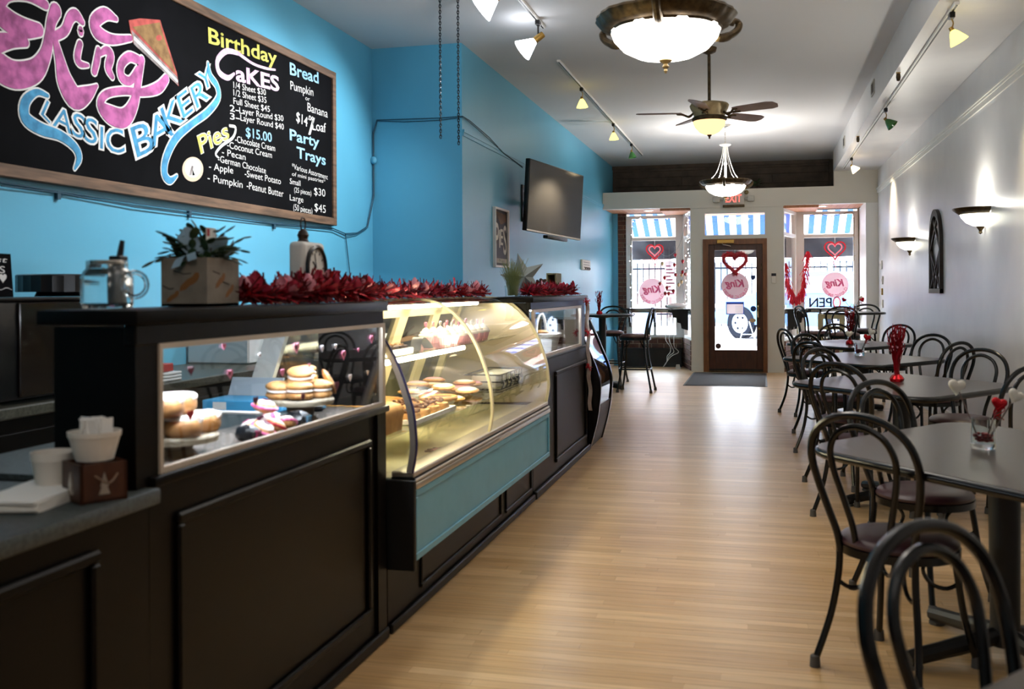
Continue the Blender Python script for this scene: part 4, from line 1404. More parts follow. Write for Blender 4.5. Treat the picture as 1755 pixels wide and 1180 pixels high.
heart_glass(p.x, p.y, 0.74, 1.0, 'glass of red filler with white foam and red foil hearts on the nearest full table',
            [(-0.085, 0.02, 0.225, 0.066, 'heart_foam', 0.1), (0.055, 0.0, 0.165, 0.06, 'red_foil_bright', 0.25), (0.11, 0.0, 0.195, 0.06, 'heart_foam', 0.5)])
p = onZ(1473, 609, 0.74)
heart_glass(p.x, p.y, 0.74, 1.0, 'small glass with heart sticks on the table beyond the tall red vase',
            [(-0.085, 0.02, 0.19, 0.07, 'heart_foam', 0.1), (0.065, 0.0, 0.16, 0.07, 'red_foil_bright', 0.25), (0.10, 0.0, 0.21, 0.07, 'heart_foam', 0.5)])
heart_glass(1.24, 14.55, 1.003, 1.0, 'small glass with red and white hearts on the high window table',
            [(-0.12, 0.0, 0.17, 0.07, 'red_foil_bright', 0.5), (0.12, 0.0, 0.17, 0.07, 'red_foil_bright', -0.5), (0.10, 0.03, 0.20, 0.06, 'heart_foam', 0.0)])

def tinsel_vase(x, y, z, h, label, seed, dense=60):
    t = thing('tinsel_vase', label, 'vase', (x, y, z), group='red tinsel vases')
    rnd = random.Random(seed)
    fb = G()
    prof = []
    n = 20
    vs_, fs = [], []
    rr = [(0.0, 0.0), (0.036, 0.002), (0.040, 0.02), (0.030, 0.04), (0.020, 0.048), (0.0, 0.048)]
    for r, zz in rr:
        for k in range(n):
            q = r * (1 + rnd.uniform(-0.16, 0.16)) * 1.0
            a = 2 * PI * k / n
            vs_.append((q * math.cos(a), q * math.sin(a), zz))
    for i in range(len(rr) - 1):
        for k in range(n):
            l = (k + 1) % n
            fs.append((i * n + k, i * n + l, (i + 1) * n + l, (i + 1) * n + k))
    obj('foil_base', fb.add(vs_, fs), 'red_foil_bright', t, 20, local=True)
    obj('vase_glass', G().lathe([(0.016, 0.045), (0.018, h * 0.35), (0.026, h * 0.55), (0.034, h * 0.62)], n=18), 'clear_glass', t, local=True)
    tn = G()
    for i in range(dense):
        a = rnd.uniform(0, 2 * PI)
        top = h * rnd.uniform(0.55, 1.0)
        sp = rnd.uniform(0.1, 1.0) * 0.06
        ph = rnd.uniform(0, 6)
        pts = []
        for j in range(7):
            f = j / 6
            r = 0.010 + sp * f * f * (1.0 if f < 0.9 else 0.8)
            pts.append((r * math.cos(a) + 0.006 * math.sin(ph + j * 1.7), r * math.sin(a) + 0.006 * math.cos(ph + j * 1.3), 0.045 + (top - 0.045) * f))
        tn.tube(smooth_path(pts, 2), rnd.uniform(0.0012, 0.0032), 4)
    o = obj('tinsel', tn, 'foil_red', t, 30, local=True)
    o['kind'] = 'stuff'
    bits = G()
    for i in range(26):
        a = rnd.uniform(0, 2 * PI); r = rnd.uniform(0.01, 0.055); zz = h * rnd.uniform(0.5, 0.97)
        bits.ell((r * math.cos(a), r * math.sin(a), zz), (0.006, 0.004, 0.007), 6, 4)
    o = obj('beads', bits, 'petal_pink', t, 30, local=True)
    o['kind'] = 'stuff'
    return t
p = onZ(1537, 654, 0.74)
tinsel_vase(p.x, p.y, 0.74, 0.375, 'tall red tinsel vase with foil base on the third table', 3, 90)
p = onZ(1456, 590, 0.74)
tinsel_vase(p.x, p.y, 0.74, 0.42, 'thin red tinsel vase on the farthest low table', 4, 40)
p = onY(1027, 541, 13.3)
tinsel_vase(p.x, 13.3, 1.003, 0.32, 'red tinsel vase on the high table by the blue wall', 5, 36)

# ================================================================== LIGHT FITTINGS
def pendant(x, y, zr, label, watts=55):
    """bronze-rimmed bowl lamp hung from rods; zr is the rim height."""
    t = thing('bowl_pendant', label, 'pendant lamp', (x, y, ZC), group='bronze bowl pendants')
    R = 0.335
    rim = [(R * 0.78, -0.012), (R * 0.80, 0.0), (R * 0.90, 0.012), (R * 0.98, 0.045), (R, 0.055), (R * 0.985, 0.068), (R * 0.93, 0.062), (R * 0.84, 0.03), (R * 0.76, 0.012), (R * 0.76, -0.008), (R * 0.78, -0.012)]
    n = 96
    vs_, fs = [], []
    for r, z in rim:
        for k in range(n):
            a = 2 * PI * k / n
            q = r * (1 + 0.010 * math.cos(24 * a) * (1 if r > R * 0.84 else 0)) * (1 + 0.012 * math.cos(8 * a))
            vs_.append((x + q * math.cos(a), y + q * math.sin(a), zr + z))
    for i in range(len(rim) - 1):
        for k in range(n):
            l = (k + 1) % n
            fs.append((i * n + k, i * n + l, (i + 1) * n + l, (i + 1) * n + k))
    obj('rim', G().add(vs_, fs), 'bronze', t, 40)
    bowl = [(R * 0.79, 0.0), (R * 0.74, -0.045), (R * 0.62, -0.09), (R * 0.42, -0.125), (R * 0.2, -0.142), (0, -0.146)]
    obj('bowl', G().lathe(bowl, (x, y, zr), 40), 'bowl_glow', t, 60)
    fin = [(0, -0.142), (0.030, -0.143), (0.034, -0.150), (0.020, -0.158), (0.010, -0.166), (0.012, -0.172), (0.018, -0.178), (0.012, -0.186), (0.006, -0.190), (0.010, -0.198), (0.006, -0.208), (0, -0.214)]
    obj('finial', G().lathe(fin, (x, y, zr), 16), 'bronze_light', t)
    s_l = point('lamp_light', (0, 0, 0), watts, (1.0, 0.955, 0.90), 0.06)
    s_l.parent = t
    s_l.location = (0, 0, zr + 0.02 - ZC)
    for k in range(3):
        a = math.radians((-91, 29, 149)[k])
        c, s_ = math.cos(a), math.sin(a)
        pts = [(x + c * r, y + s_ * r, zr + z) for r, z in ((0.24, 0.0), (0.29, -0.022), (0.345, -0.005), (0.385, 0.025), (0.390, 0.058), (0.362, 0.066), (0.350, 0.046))]
        sc_ = obj('scroll', G().tube(smooth_path(pts, 4), [0.022] * 8 + [0.019] * 8 + [0.015] * 9, 8), 'bronze', t)
        obj('scroll_knob', G().ell((x + c * 0.275, y + s_ * 0.275, zr - 0.02), 0.022, 10, 7), 'bronze_light', sc_)
    for k in range(4):
        a = k * PI / 2 + math.radians(32)
        c, s_ = math.cos(a), math.sin(a)
        hub = zr + 0.52
        q = [(x + c * 0.03, y + s_ * 0.03, hub), (x + c * 0.06, y + s_ * 0.06, hub - 0.16), (x + c * 0.14, y + s_ * 0.14, hub - 0.36), (x + c * 0.245, y + s_ * 0.245, zr + 0.06)]
        obj('rod', G().tube(smooth_path(q, 5), 0.0045, 7), 'white_metal', t)
    obj('stem', G().lathe([(0, 0.53), (0.016, 0.53), (0.016, 0.31), (0.024, 0.30), (0.024, 0.28), (0.016, 0.27), (0.016, 0.02), (0, 0.02)], (x, y, zr), 14), 'white_metal', t)
    obj('canopy', G().lathe([(0, 0.545), (0.07, 0.545), (0.075, 0.535), (0.05, 0.522), (0, 0.518)], (x, y, zr), 24), 'white_metal', t)
    chn = G()
    z = zr + 0.545
    i = 0
    while z < ZC - 0.04:
        a = (i % 2) * PI / 2
        pts = [(x + 0.008 * math.cos(q) * math.cos(a), y + 0.008 * math.cos(q) * math.sin(a), z + 0.018 + 0.02 * math.sin(q)) for q in [2 * PI * k / 10 for k in range(10)]]
        chn.tube(pts, 0.0028, 5, closed=True)
        z += 0.03
        i += 1
    obj('chain', chn, 'aluminium', t)
    obj('ceiling_rose', G().lathe([(0, 0.0), (0.065, 0.0), (0.055, -0.02), (0.02, -0.035), (0, -0.04)], (x, y, ZC), 20), 'white_metal', t)
    return t
pendant(-0.44, 4.85, 2.585, 'big glowing bowl lamp with bronze scroll rim, nearest the camera')
pendant(-0.445, 13.45, 2.70, 'smaller-looking bowl lamp on white rods hanging before the exit sign', 38)

pendant(-0.44, 0.45, 2.585, 'added bowl lamp behind the viewpoint, unseen fill for the near counter', 24)  # extra unseen pendant, added as soft fill for the near counter

# ceiling fan
fx, fy, fz = -0.44, 9.12, 2.935
t = thing('ceiling_fan', 'five-blade ceiling fan with amber bowl light on a long rod', 'ceiling fan', (fx, fy, ZC))
obj('down_rod', G().tube([(fx, fy, fz + 0.06), (fx, fy, ZC - 0.02)], 0.014, 10), 'bronze', t)
obj('ceiling_cup', G().lathe([(0, 0), (0.07, 0), (0.06, -0.04), (0.02, -0.06), (0, -0.06)], (fx, fy, ZC), 18), 'bronze', t)
obj('motor_housing', G().lathe([(0, 0.075), (0.10, 0.075), (0.165, 0.06), (0.175, 0.045), (0.165, 0.015), (0.145, -0.02), (0.135, -0.06), (0, -0.06)], (fx, fy, fz), 36), 'fan_brass', t)
obj('collar', G().lathe([(0.14, -0.055), (0.155, -0.065), (0.155, -0.085), (0.145, -0.095), (0, -0.095)], (fx, fy, fz), 36), 'bronze', t)
obj('glass_bowl', G().lathe([(0.142, -0.09), (0.144, -0.11), (0.128, -0.15), (0.09, -0.19), (0.045, -0.212), (0, -0.216)], (fx, fy, fz), 32), 'fan_glow', t, 60)
obj('finial', G().lathe([(0, -0.214), (0.022, -0.216), (0.016, -0.228), (0.007, -0.236), (0.010, -0.244), (0, -0.256)], (fx, fy, fz), 14), 'bronze', t)
for k, a in enumerate((190, 118, 46, -26, -98)):
    ang = math.radians(a)
    Mx = Matrix.Translation((fx, fy, fz - 0.02)) @ Matrix.Rotation(ang, 4, 'Z') @ Matrix.Rotation(math.radians(-13), 4, 'X')
    bl = [(0.245, -0.050), (0.30, -0.060), (0.58, -0.074), (0.635, -0.055), (0.655, 0.0), (0.635, 0.055), (0.58, 0.074), (0.30, 0.060), (0.245, 0.050)]
    b = obj('blade', G().prism(bl, 'XY', -0.004, 0.004).xf(Mx), 'blade_wood', t, None)
    arm = smooth_path([(0.14, 0, 0.0), (0.18, 0.02, -0.03), (0.215, 0.0, -0.02), (0.25, 0.03, -0.008), (0.29, 0.035, -0.006)], 4)
    arm2 = smooth_path([(0.14, 0, 0.0), (0.18, -0.02, -0.03), (0.215, 0.0, -0.02), (0.25, -0.03, -0.008), (0.29, -0.035, -0.006)], 4)
    obj('blade_iron', G().tube(arm, 0.010, 7).tube(arm2, 0.010, 7).xf(Mx), 'bronze', b)

# track lights
def track(x, y0, y1, z, label):
    t = thing('light_track', label, 'track', (x, (y0 + y1) / 2, z))
    obj('rail', G().rbox(x - 0.017, x + 0.017, y0, y1, z - 0.022, z, 0.003, 1), 'white_metal', t)
    obj('slot', G().box(x - 0.006, x + 0.006, y0 + 0.01, y1 - 0.01, z - 0.0235, z - 0.018), 'black_satin', t, None)
    return t
track(-1.72, 4.6, 8.0, ZC, 'short white ceiling track with white cone lamps by the chains')
track(-1.835, 9.2, 16.0, ZC, 'long white ceiling track with small green lamps on the blue wall side')
track(1.235, 6.9, 15.9, ZS, 'white ceiling track under the soffit on the white wall side')

def head(x, y, z, aim, kind, label, energy):
    """a lamp head hanging from a track at (x,y,z)."""
    t = thing('track_lamp', label, 'track light', (x, y, z), group='track lamp heads')
    obj('adapter', G().rbox(x - 0.018, x + 0.018, y - 0.035, y + 0.035, z - 0.06, z - 0.022, 0.004, 1), 'black_plastic', t)
    aim = Vector(aim).normalized()
    q = aim.to_track_quat('-Z', 'Y').to_matrix().to_4x4()
    if kind == 'cone':
        piv = Vector((x, y, z - 0.16))
        obj('stem', G().tube([(x, y, z - 0.06), piv], 0.007, 8), 'black_plastic', t)
        T_ = Matrix.Translation(piv) @ q
        obj('socket', G().lathe([(0, 0.05), (0.026, 0.05), (0.028, 0.0), (0.026, -0.04), (0, -0.04)], n=18).xf(T_), 'brass', t)
        obj('shade', G().lathe([(0.024, -0.035), (0.030, -0.045), (0.090, -0.165), (0.084, -0.165), (0.026, -0.05)], n=28).xf(T_), 'spot_glow', t)
        src = T_ @ Vector((0, 0, -0.14))
        col = (0.93, 0.97, 1.0)
    else:
        piv = Vector((x, y, z - 0.13))
        obj('stem', G().tube(smooth_path([(x, y, z - 0.06), (x + 0.01, y, z - 0.09), piv]), 0.005, 7), 'brass', t)
        T_ = Matrix.Translation(piv) @ q
        obj('socket', G().lathe([(0, 0.015), (0.014, 0.015), (0.016, -0.01), (0, -0.01)], n=14).xf(T_), 'brass', t)
        sm = {'yellow': 'shade_yellow', 'green': 'green_glass', 'warm': 'shade_warm'}[kind]
        obj('shade', G().lathe([(0.016, -0.01), (0.03, -0.03), (0.052, -0.075), (0.062, -0.10), (0.058, -0.10), (0.026, -0.035)], n=24).xf(T_), sm, t)
        src = T_ @ Vector((0, 0, -0.06))
        if kind != 'green':
            obj('bulb', G().ell(T_ @ Vector((0, 0, -0.055)), 0.018, 10, 7), 'bulb_warm', t)
        col = (1.0, 0.80, 0.52)
    if energy:
        s = spot('lamp_light', src + aim * 0.05, src + aim, energy, col, 95 if kind == 'cone' else 80, 0.8, 0.04)
        s.parent = t
        s.matrix_parent_inverse = Matrix.Translation(-Vector((x, y, z)))
    return t
head(-1.71, 7.75, ZC, (-0.75, -0.25, -0.62), 'cone', 'white cone track lamp aimed at the chalkboard, in full view', 58)
head(-1.71, 6.55, ZC, (-0.75, -0.15, -0.62), 'cone', 'white cone track lamp cut off by the top picture edge', 58)
head(-1.71, 5.2, ZC, (-0.75, -0.10, -0.62), 'cone', 'white cone track lamp above the picture, over the counter', 58)
head(-1.835, 10.45, ZC, (0.05, 0.0, -1), 'yellow', 'lit yellow-green track lamp nearest the white cone lamps', 12)
head(-1.835, 12.80, ZC, (0.05, 0.0, -1), 'yellow', 'lit yellow-green track lamp in the middle of the long track', 12)
head(-1.835, 14.65, ZC, (0.15, 0.0, -1), 'green', 'unlit green track lamp at the far end of the long track', 0)
head(1.235, 7.1, ZS, (0.5, 0.0, -0.9), 'yellow', 'lit yellow lamp cut off at the top picture edge', 25)
head(1.235, 10.7, ZS, (0.65, -0.2, -0.7), 'green', 'green glass track lamp under the soffit', 0)
head(1.235, 14.6, ZS, (0.6, -0.1, -0.75), 'warm', 'warm lit white track lamp at the far end of the soffit', 25)
# hooks and vents on the soffit
for y, z, lb in ((9.05, ZS, 'small brass hook under the soffit edge, nearer one'), (12.7, ZS, 'small brass hook under the soffit edge, farther one')):
    t = thing('ceiling_hook', lb, 'hook', (1.15, y, z))
    obj('plate', G().lathe([(0, 0), (0.02, 0), (0.018, -0.008), (0, -0.008)], (1.15, y, z), 12), 'brass', t)
    obj('bulb_socket', G().lathe([(0, -0.008), (0.016, -0.01), (0.020, -0.04), (0.014, -0.07), (0, -0.075)], (1.15, y, z), 12), 'bronze', t)
for y, z, lb in ((10.69, 3.36, 'small grey vent high on the soffit face, nearer one'), (14.3, 3.33, 'small grey vent high on the soffit face, farther one')):
    t = thing('air_vent', lb, 'vent', (1.12, y, z))
    g = G()
    frm = G().box(1.108, 1.12, y - 0.13, y - 0.115, z - 0.07, z + 0.07).box(1.108, 1.12, y + 0.115, y + 0.13, z - 0.07, z + 0.07).box(1.108, 1.12, y - 0.115, y + 0.115, z + 0.055, z + 0.07).box(1.108, 1.12, y - 0.115, y + 0.115, z - 0.07, z - 0.055)
    obj('frame', frm, 'exit_grey', t, None)
    for i in range(6):
        obj('slat', G().box(1.110, 1.119, y - 0.115, y + 0.115, z - 0.05 + i * 0.018, z - 0.041 + i * 0.018), 'rubber', t, None)

# wall sconces
def sconce(y, z, label):
    x = XR
    t = thing('wall_sconce', label, 'wall lamp', (x, y, z), group='half-bowl wall lamps')
    a0, a1 = PI / 2, 3 * PI / 2
    rim = [(0.185, -0.02), (0.20, -0.012), (0.235, 0.012), (0.245, 0.028), (0.238, 0.032), (0.20, 0.014), (0.185, 0.0)]
    obj('rim', G().lathe(rim, (x - 0.002, y, z), 28, a0, a1), 'bronze', t, 40)
    bowl = [(0.188, -0.012), (0.175, -0.045), (0.14, -0.085), (0.085, -0.112), (0.0, -0.12)]
    obj('bowl', G().lathe(bowl, (x - 0.002, y, z), 28, a0, a1), 'sconce_glow', t, 60)
    fin = [(0.0, -0.112), (0.034, -0.116), (0.028, -0.128), (0.014, -0.148), (0.012, -0.160), (0.016, -0.168), (0, -0.182)]
    obj('finial', G().lathe(fin, (x - 0.034, y, z), 14), 'bronze', t)
    obj('wall_plate', G().rbox(x - 0.012, x - 0.001, y - 0.05, y + 0.05, z - 0.1, z + 0.02, 0.004, 1), 'bronze', t)
    s = point('lamp_light', (x - 0.10, y, z + 0.03), 8, (1.0, 0.97, 0.86), 0.04)
    s.parent = t
    s.location = (-0.125, 0, 0.025)
    return t
sconce(8.78, 1.945, 'half-bowl wall lamp nearer the camera, beside the arched frame')
sconce(12.75, 1.90, 'half-bowl wall lamp farther away, beyond the arched frame')

# exit sign
ex, ez, ey = -0.415, 2.775, YD - 0.005
t = thing('exit_sign', 'exit sign with red letters and twin emergency lamps on the header', 'exit sign', (ex, ey, ez))
obj('housing', G().rbox(ex - 0.165, ex + 0.165, ey - 0.055, ey, ez - 0.10, ez + 0.10, 0.008, 2), 'exit_grey', t)
obj('base_bar', G().rbox(ex - 0.17, ex + 0.17, ey - 0.06, ey, ez - 0.135, ez - 0.095, 0.005, 1), 'bronze', t)
put_text('EXIT', ex, ez + 0.005, 0.25, ey - 0.0565, 'exit_red', t, h=0.12, bold=0.008)
for sx in (-1, 1):
    l = obj('emergency_lamp', G().rbox(ex + sx * 0.27 - 0.055, ex + sx * 0.27 + 0.055, ey - 0.09, ey - 0.02, ez - 0.05, ez + 0.04, 0.015, 2), 'exit_grey', t)
    obj('lamp_arm', G().tube([(ex + sx * 0.165, ey - 0.03, ez), (ex + sx * 0.22, ey - 0.05, ez)], 0.012, 8), 'exit_grey', l)
obj('bell', G().ell((ex + 0.20, ey - 0.02, ez + 0.10), (0.035, 0.02, 0.035), 12, 8), 'bronze_light', t)

# ================================================================== WALL OBJECTS
# television
tl, tr = Vector((-2.272, 9.87, 2.668)), Vector((-1.935, 11.12, 2.615))
bl_, br_ = Vector((-2.315, 9.87, 1.950)), Vector((-1.975, 11.12, 1.90))
cen = (tl + tr + bl_ + br_) / 4
t = thing('television', 'large black flat television tilted out from the blue wall', 'television', tuple(cen))
ux = ((tr - tl) + (br_ - bl_)).normalized()
uz = ((tl - bl_) + (tr - br_)).normalized()
ny = uz.cross(ux).normalized()       # points away from the wall or into it
if ny.x < 0: ny = -ny
W_, H_ = 1.295, 0.735
Mt = Matrix(((ux.x, ny.x, uz.x, cen.x), (ux.y, ny.y, uz.y, cen.y), (ux.z, ny.z, uz.z, cen.z), (0, 0, 0, 1)))
obj('case', G().rbox(-W_ / 2, W_ / 2, -0.05, 0.0, -H_ / 2, H_ / 2, 0.008, 2).xf(Mt), 'tv_black', t)
obj('screen', G().box(-W_ / 2 + 0.012, W_ / 2 - 0.012, 0.0, 0.002, -H_ / 2 + 0.02, H_ / 2 - 0.012).xf(Mt), 'tv_screen', t, None)
obj('bottom_strip', G().box(-W_ / 2 + 0.01, W_ / 2 - 0.01, 0.0, 0.003, -H_ / 2 + 0.002, -H_ / 2 + 0.018).xf(Mt), 'aluminium', t, None)
obj('soundbar', G().rbox(-0.2, 0.28, -0.04, 0.02, -H_ / 2 - 0.045, -H_ / 2 - 0.008, 0.008, 2).xf(Mt), 'black_plastic', t)
obj('wall_bracket', G().tube([tuple(cen - ny * 0.05), (XL + 0.02, cen.y + 0.2, cen.z)], 0.03, 8).box(XL + 0.002, XL + 0.02, cen.y + 0.05, cen.y + 0.4, cen.z - 0.2, cen.z + 0.2), 'black_satin', t)

# pie poster
t = thing('pie_poster', 'framed dark poster with tall cream lettering on the blue wall', 'poster', (XL + 0.01, 9.63, 1.855))
y0, y1, z0, z1 = 9.36, 9.91, 1.56, 2.15
fr = G().box(XL, XL + 0.03, y0, y0 + 0.025, z0, z1).box(XL, XL + 0.03, y1 - 0.025, y1, z0, z1).box(XL, XL + 0.03, y0 + 0.025, y1 - 0.025, z0, z0 + 0.02).box(XL, XL + 0.03, y0 + 0.025, y1 - 0.025, z1 - 0.02, z1)
obj('frame', fr, 'white_trim', t, None)
obj('print_sheet', G().box(XL, XL + 0.012, y0 + 0.025, y1 - 0.025, z0 + 0.02, z1 - 0.02), 'poster_dark', t, None)
obj('printed_pie', G().prism([(9.46, 2.11), (9.82, 2.10), (9.84, 2.03), (9.70, 2.0), (9.62, 1.99), (9.52, 2.04)], 'YZ', XL + 0.012, XL + 0.013), 'poster_brown', t, None)
for ch_, yc, zc, w, h in (('P', 9.475, 1.85, 0.13, 0.30), ('I', 9.575, 1.845, 0.04, 0.18), ('E', 9.655, 1.865, 0.10, 0.16), ('S', 9.785, 1.84, 0.13, 0.30)):
    g = text_geo(ch_, 0.012)
    a, b, c, d = g.bb
    g.xf(Matrix.Translation((XL + 0.0135, yc, zc)) @ BX @ Matrix.Diagonal((w / (b - a), h / (d - c), 1, 1)) @ Matrix.Translation((-(a + b) / 2, -(c + d) / 2, 0)))
    raw_obj('lettering', g, 'poster_cream', t)
bl = G()
for i in range(9):
    bl.box(XL + 0.0125, XL + 0.0135, 9.42 + i * 0.05, 9.445 + i * 0.05, 1.605, 1.65)
obj('print_strip', bl, 'poster_cream', t, None)
# key plaque
t = thing('key_plaque', 'small cream plaque with hooks on the blue wall', 'plaque', (XL, 14.55, 1.70))
obj('board', G().rbox(XL, XL + 0.03, 14.22, 14.90, 1.625, 1.775, 0.004, 1), 'outlet', t)
obj('print_lines', G().box(XL + 0.03, XL + 0.0315, 14.30, 14.82, 1.735, 1.741).box(XL + 0.03, XL + 0.0315, 14.30, 14.82, 1.700, 1.706), 'rubber', t, None)
for i in range(4):
    obj('hook', G().tube(smooth_path([(XL + 0.03, 14.36 + i * 0.13, 1.665), (XL + 0.05, 14.36 + i * 0.13, 1.655), (XL + 0.05, 14.36 + i * 0.13, 1.64), (XL + 0.038, 14.36 + i * 0.13, 1.636)]), 0.006, 6), 'bronze', t)

# arched lattice frame on the white wall
t = thing('arched_frame', 'dark wooden arched lattice frame on the white wall', 'wall decor', (XR - 0.02, 11.03, 1.7))
yc, hw, zb, zt = 11.025, 0.335, 1.275, 2.14
def arch(w, zb_, zt_, n=14):
    pts = [(-w, zb_), (-w, zt_ - w * 1.0)]
    zs = zt_ - w * 1.0
    R_ = 1.0 * w * 1.0
    # pointed arch from two arcs
    for i in range(1, n):
        f = i / n
        pts.append((-w + w * f ** 1.7, zs + (zt_ - zs) * math.sin(f * PI / 2)))
    pts.append((0, zt_))
    left = pts[:]
    return left + [(-a, b) for a, b in reversed(left[:-1])]
o_, i_ = arch(hw, zb, zt), arch(hw - 0.055, zb + 0.05, zt - 0.07)
g = G()
n = len(o_)
vs_ = [(XR - 0.035, yc + a, b) for a, b in o_] + [(XR - 0.035, yc + a, b) for a, b in i_] + [(XR, yc + a, b) for a, b in o_] + [(XR, yc + a, b) for a, b in i_]
fs = []
for k in range(n):
    l = (k + 1) % n
    fs += [(k, l, n + l, n + k), (2 * n + k, 2 * n + l, 3 * n + l, 3 * n + k), (k, l, 2 * n + l, 2 * n + k), (n + k, n + l, 3 * n + l, 3 * n + k)]
g.add(vs_, fs)
obj('arch', g, 'gothic', t, None)
obj('foot_board', G().box(XR - 0.037, XR, yc - hw, yc + hw, zb, zb + 0.045), 'gothic_grey', t, None)
def bar(a, b):
    v = Vector((0, b[0] - a[0], b[1] - a[1])); w = Vector((0, -v.z, v.y)).normalized() * 0.014
    A, B_ = Vector((XR - 0.03, yc + a[0], a[1])), Vector((XR - 0.03, yc + b[0], b[1]))
    gg = G()
    q = [A - w, A + w, B_ + w, B_ - w]
    gg.add([tuple(k) for k in q] + [(XR - 0.012, k.y, k.z) for k in q], [(0, 1, 2, 3), (4, 5, 6, 7), (0, 1, 5, 4), (1, 2, 6, 5), (2, 3, 7, 6), (3, 0, 4, 7)])
    return obj('lattice_bar', gg, 'gothic', t, None)
w = hw - 0.05
zq = [1.32, 1.52, 1.72, 1.92]
for i in range(2):
    bar((-w, zq[0] + 0.4 * i), (w * (1 if i == 0 else 0.55), zq[2] + 0.36 * i - 0.0))
    bar((w, zq[0] + 0.4 * i), (-w * (1 if i == 0 else 0.55), zq[2] + 0.36 * i - 0.0))
bar((-w * 0.0, 1.32), (-w, 1.72))
bar((w * 0.0, 1.32), (w, 1.72))
# switch plates near the front corner
for (y, z, hh, ww, lb, mt) in ((15.9, 1.68, 0.13, 0.2, 'white thermostat box on the wall near the front corner', 'outlet'), (15.75, 1.45, 0.12, 0.09, 'white switch plate under the thermostat', 'outlet'),
                               (15.8, 1.28, 0.10, 0.09, 'brass switch plate near the front corner', 'brass'), (15.75, 1.10, 0.12, 0.09, 'cream switch plate lowest near the front corner', 'paper')):
    t = thing('switch_plate', lb, 'switch', (XR, y, z))
    pl = obj('plate', G().rbox(XR - 0.02, XR, y - ww / 2, y + ww / 2, z - hh / 2, z + hh / 2, 0.004, 1), mt, t)
    obj('toggle', G().rbox(XR - 0.028, XR - 0.02, y - 0.012, y + 0.012, z - 0.02, z + 0.02, 0.003, 1), 'paper_white', pl)
t = thing('alarm_keypad', 'white alarm keypad with dark screen right of the door', 'keypad', (0.20, YD, 1.5))
obj('body', G().rbox(0.165, 0.235, YD - 0.022, YD, 1.42, 1.575, 0.006, 1), 'outlet', t)
obj('screen', G().box(0.163, 0.237, YD - 0.024, YD - 0.02, 1.535, 1.578), 'black_plastic', t, None)

# ------------------------------------------------------------------ wall cables and ceiling chains
path = [onX(0, 312, XK + 0.012), onX(100, 328, XK + 0.012), onX(230, 348, XK + 0.012), onX(325, 361, XK + 0.012), onX(470, 382, XK + 0.012), onX(570, 391, XK + 0.012), onX(592, 400, XK + 0.012), onX(612, 399, XK + 0.012), onX(629, 388, XK + 0.012),
        (XK + 0.015, YREC - 0.015, 2.2), (XK + 0.015, YREC - 0.015, 2.75), (XK + 0.05, YREC - 0.012, 2.86), (XK + 0.3, YREC - 0.012, 2.855), (XL - 0.2, YREC - 0.012, 2.85), (XL + 0.012, YREC - 0.014, 2.855), (XL + 0.014, YREC + 0.2, 2.85),
        (XL + 0.012, 9.2, 2.80), (XL + 0.02, 9.7, 2.72), (XL + 0.16, 9.95, 2.60)]
t = thing('wall_cable', 'dark blue cable bundle running below the chalkboard to the television', 'cable', tuple(Vector(path[5])))
obj('cord', G().tube(path, 0.0042, 6), 'cable_dark', t)
obj('cord', G().tube([Vector(q) + Vector((0.004, 0.004, -0.016 + 0.010 * math.sin(i * 1.9))) for i, q in enumerate(path)], 0.0036, 6), 'cable_dark', t)
d0 = Vector(onX(592, 400, XK + 0.012))
obj('drop_cord', G().tube([d0, d0 + Vector((0, 0.12, -0.45)), d0 + Vector((0, 0.22, -0.75))], 0.004, 6), 'cable_dark', t)
obj('tie_knot', G().ell((XK + 0.02, YREC - 0.02, 2.50), (0.03, 0.03, 0.035), 10, 6), 'blue_paint', t)
for px in ((100, 328), (325, 361), (470, 382)):
    c = onX(px[0], px[1] + 3, XK + 0.012)
    obj('clip', G().box(c.x - 0.012, c.x + 0.006, c.y - 0.012, c.y + 0.012, c.z - 0.03, c.z + 0.01), 'cable_dark', t, None)
for i, (cx, cy, zb, lb) in enumerate(((-2.295, 7.03, 2.46, 'longer-set left one of two dark chains hanging from the ceiling'), (-2.162, 7.05, 2.41, 'right one of two dark chains hanging from the ceiling'))):
    t = thing('hanging_chain', lb, 'chain', (cx, cy, ZC))
    g = G()
    z, k = zb, 0
    while z < ZC - 0.01:
        a = (k % 2) * PI / 2 + 0.4
        g.tube([(cx + 0.007 * math.cos(q) * math.cos(a), cy + 0.007 * math.cos(q) * math.sin(a), z + 0.013 + 0.015 * math.sin(q)) for q in [2 * PI * j / 8 for j in range(8)]], 0.0034, 4, closed=True)
        z += 0.021
        k += 1
    obj('links', g, 'chain', t)
    obj('ceiling_hook', G().lathe([(0, 0), (0.02, 0), (0.015, -0.012), (0, -0.012)], (cx, cy, ZC), 10), 'chain', t)

# ================================================================== CHALKBOARD
XB = XK + 0.03
bz0, bz1, by0, by1 = 1.862, 3.10, 3.0, 7.475
board = thing('chalkboard', 'huge framed chalkboard menu with pink, blue and yellow lettering', 'chalkboard', (XK, 5.3, 2.45))
obj('slate', G().box(XK + 0.001, XB, by0 + 0.03, by1 - 0.03, bz0 + 0.03, bz1 - 0.03), 'chalk_black', board, None)
fwid = 0.06
obj('frame_rail', G().rbox(XK + 0.001, XB + 0.015, by0, by1, bz0, bz0 + fwid, 0.004, 1), 'rustic_wood', board)
obj('frame_rail', G().rbox(XK + 0.001, XB + 0.015, by0, by1, bz1 - fwid, bz1, 0.004, 1), 'rustic_wood', board)
obj('frame_stile', G().rbox(XK + 0.001, XB + 0.016, by1 - fwid, by1, bz0, bz1, 0.004, 1), 'rustic_wood', board)
obj('frame_stile', G().rbox(XK + 0.001, XB + 0.016, by0, by0 + fwid, bz0, bz1, 0.004, 1), 'rustic_wood', board)
ZM = 2.925
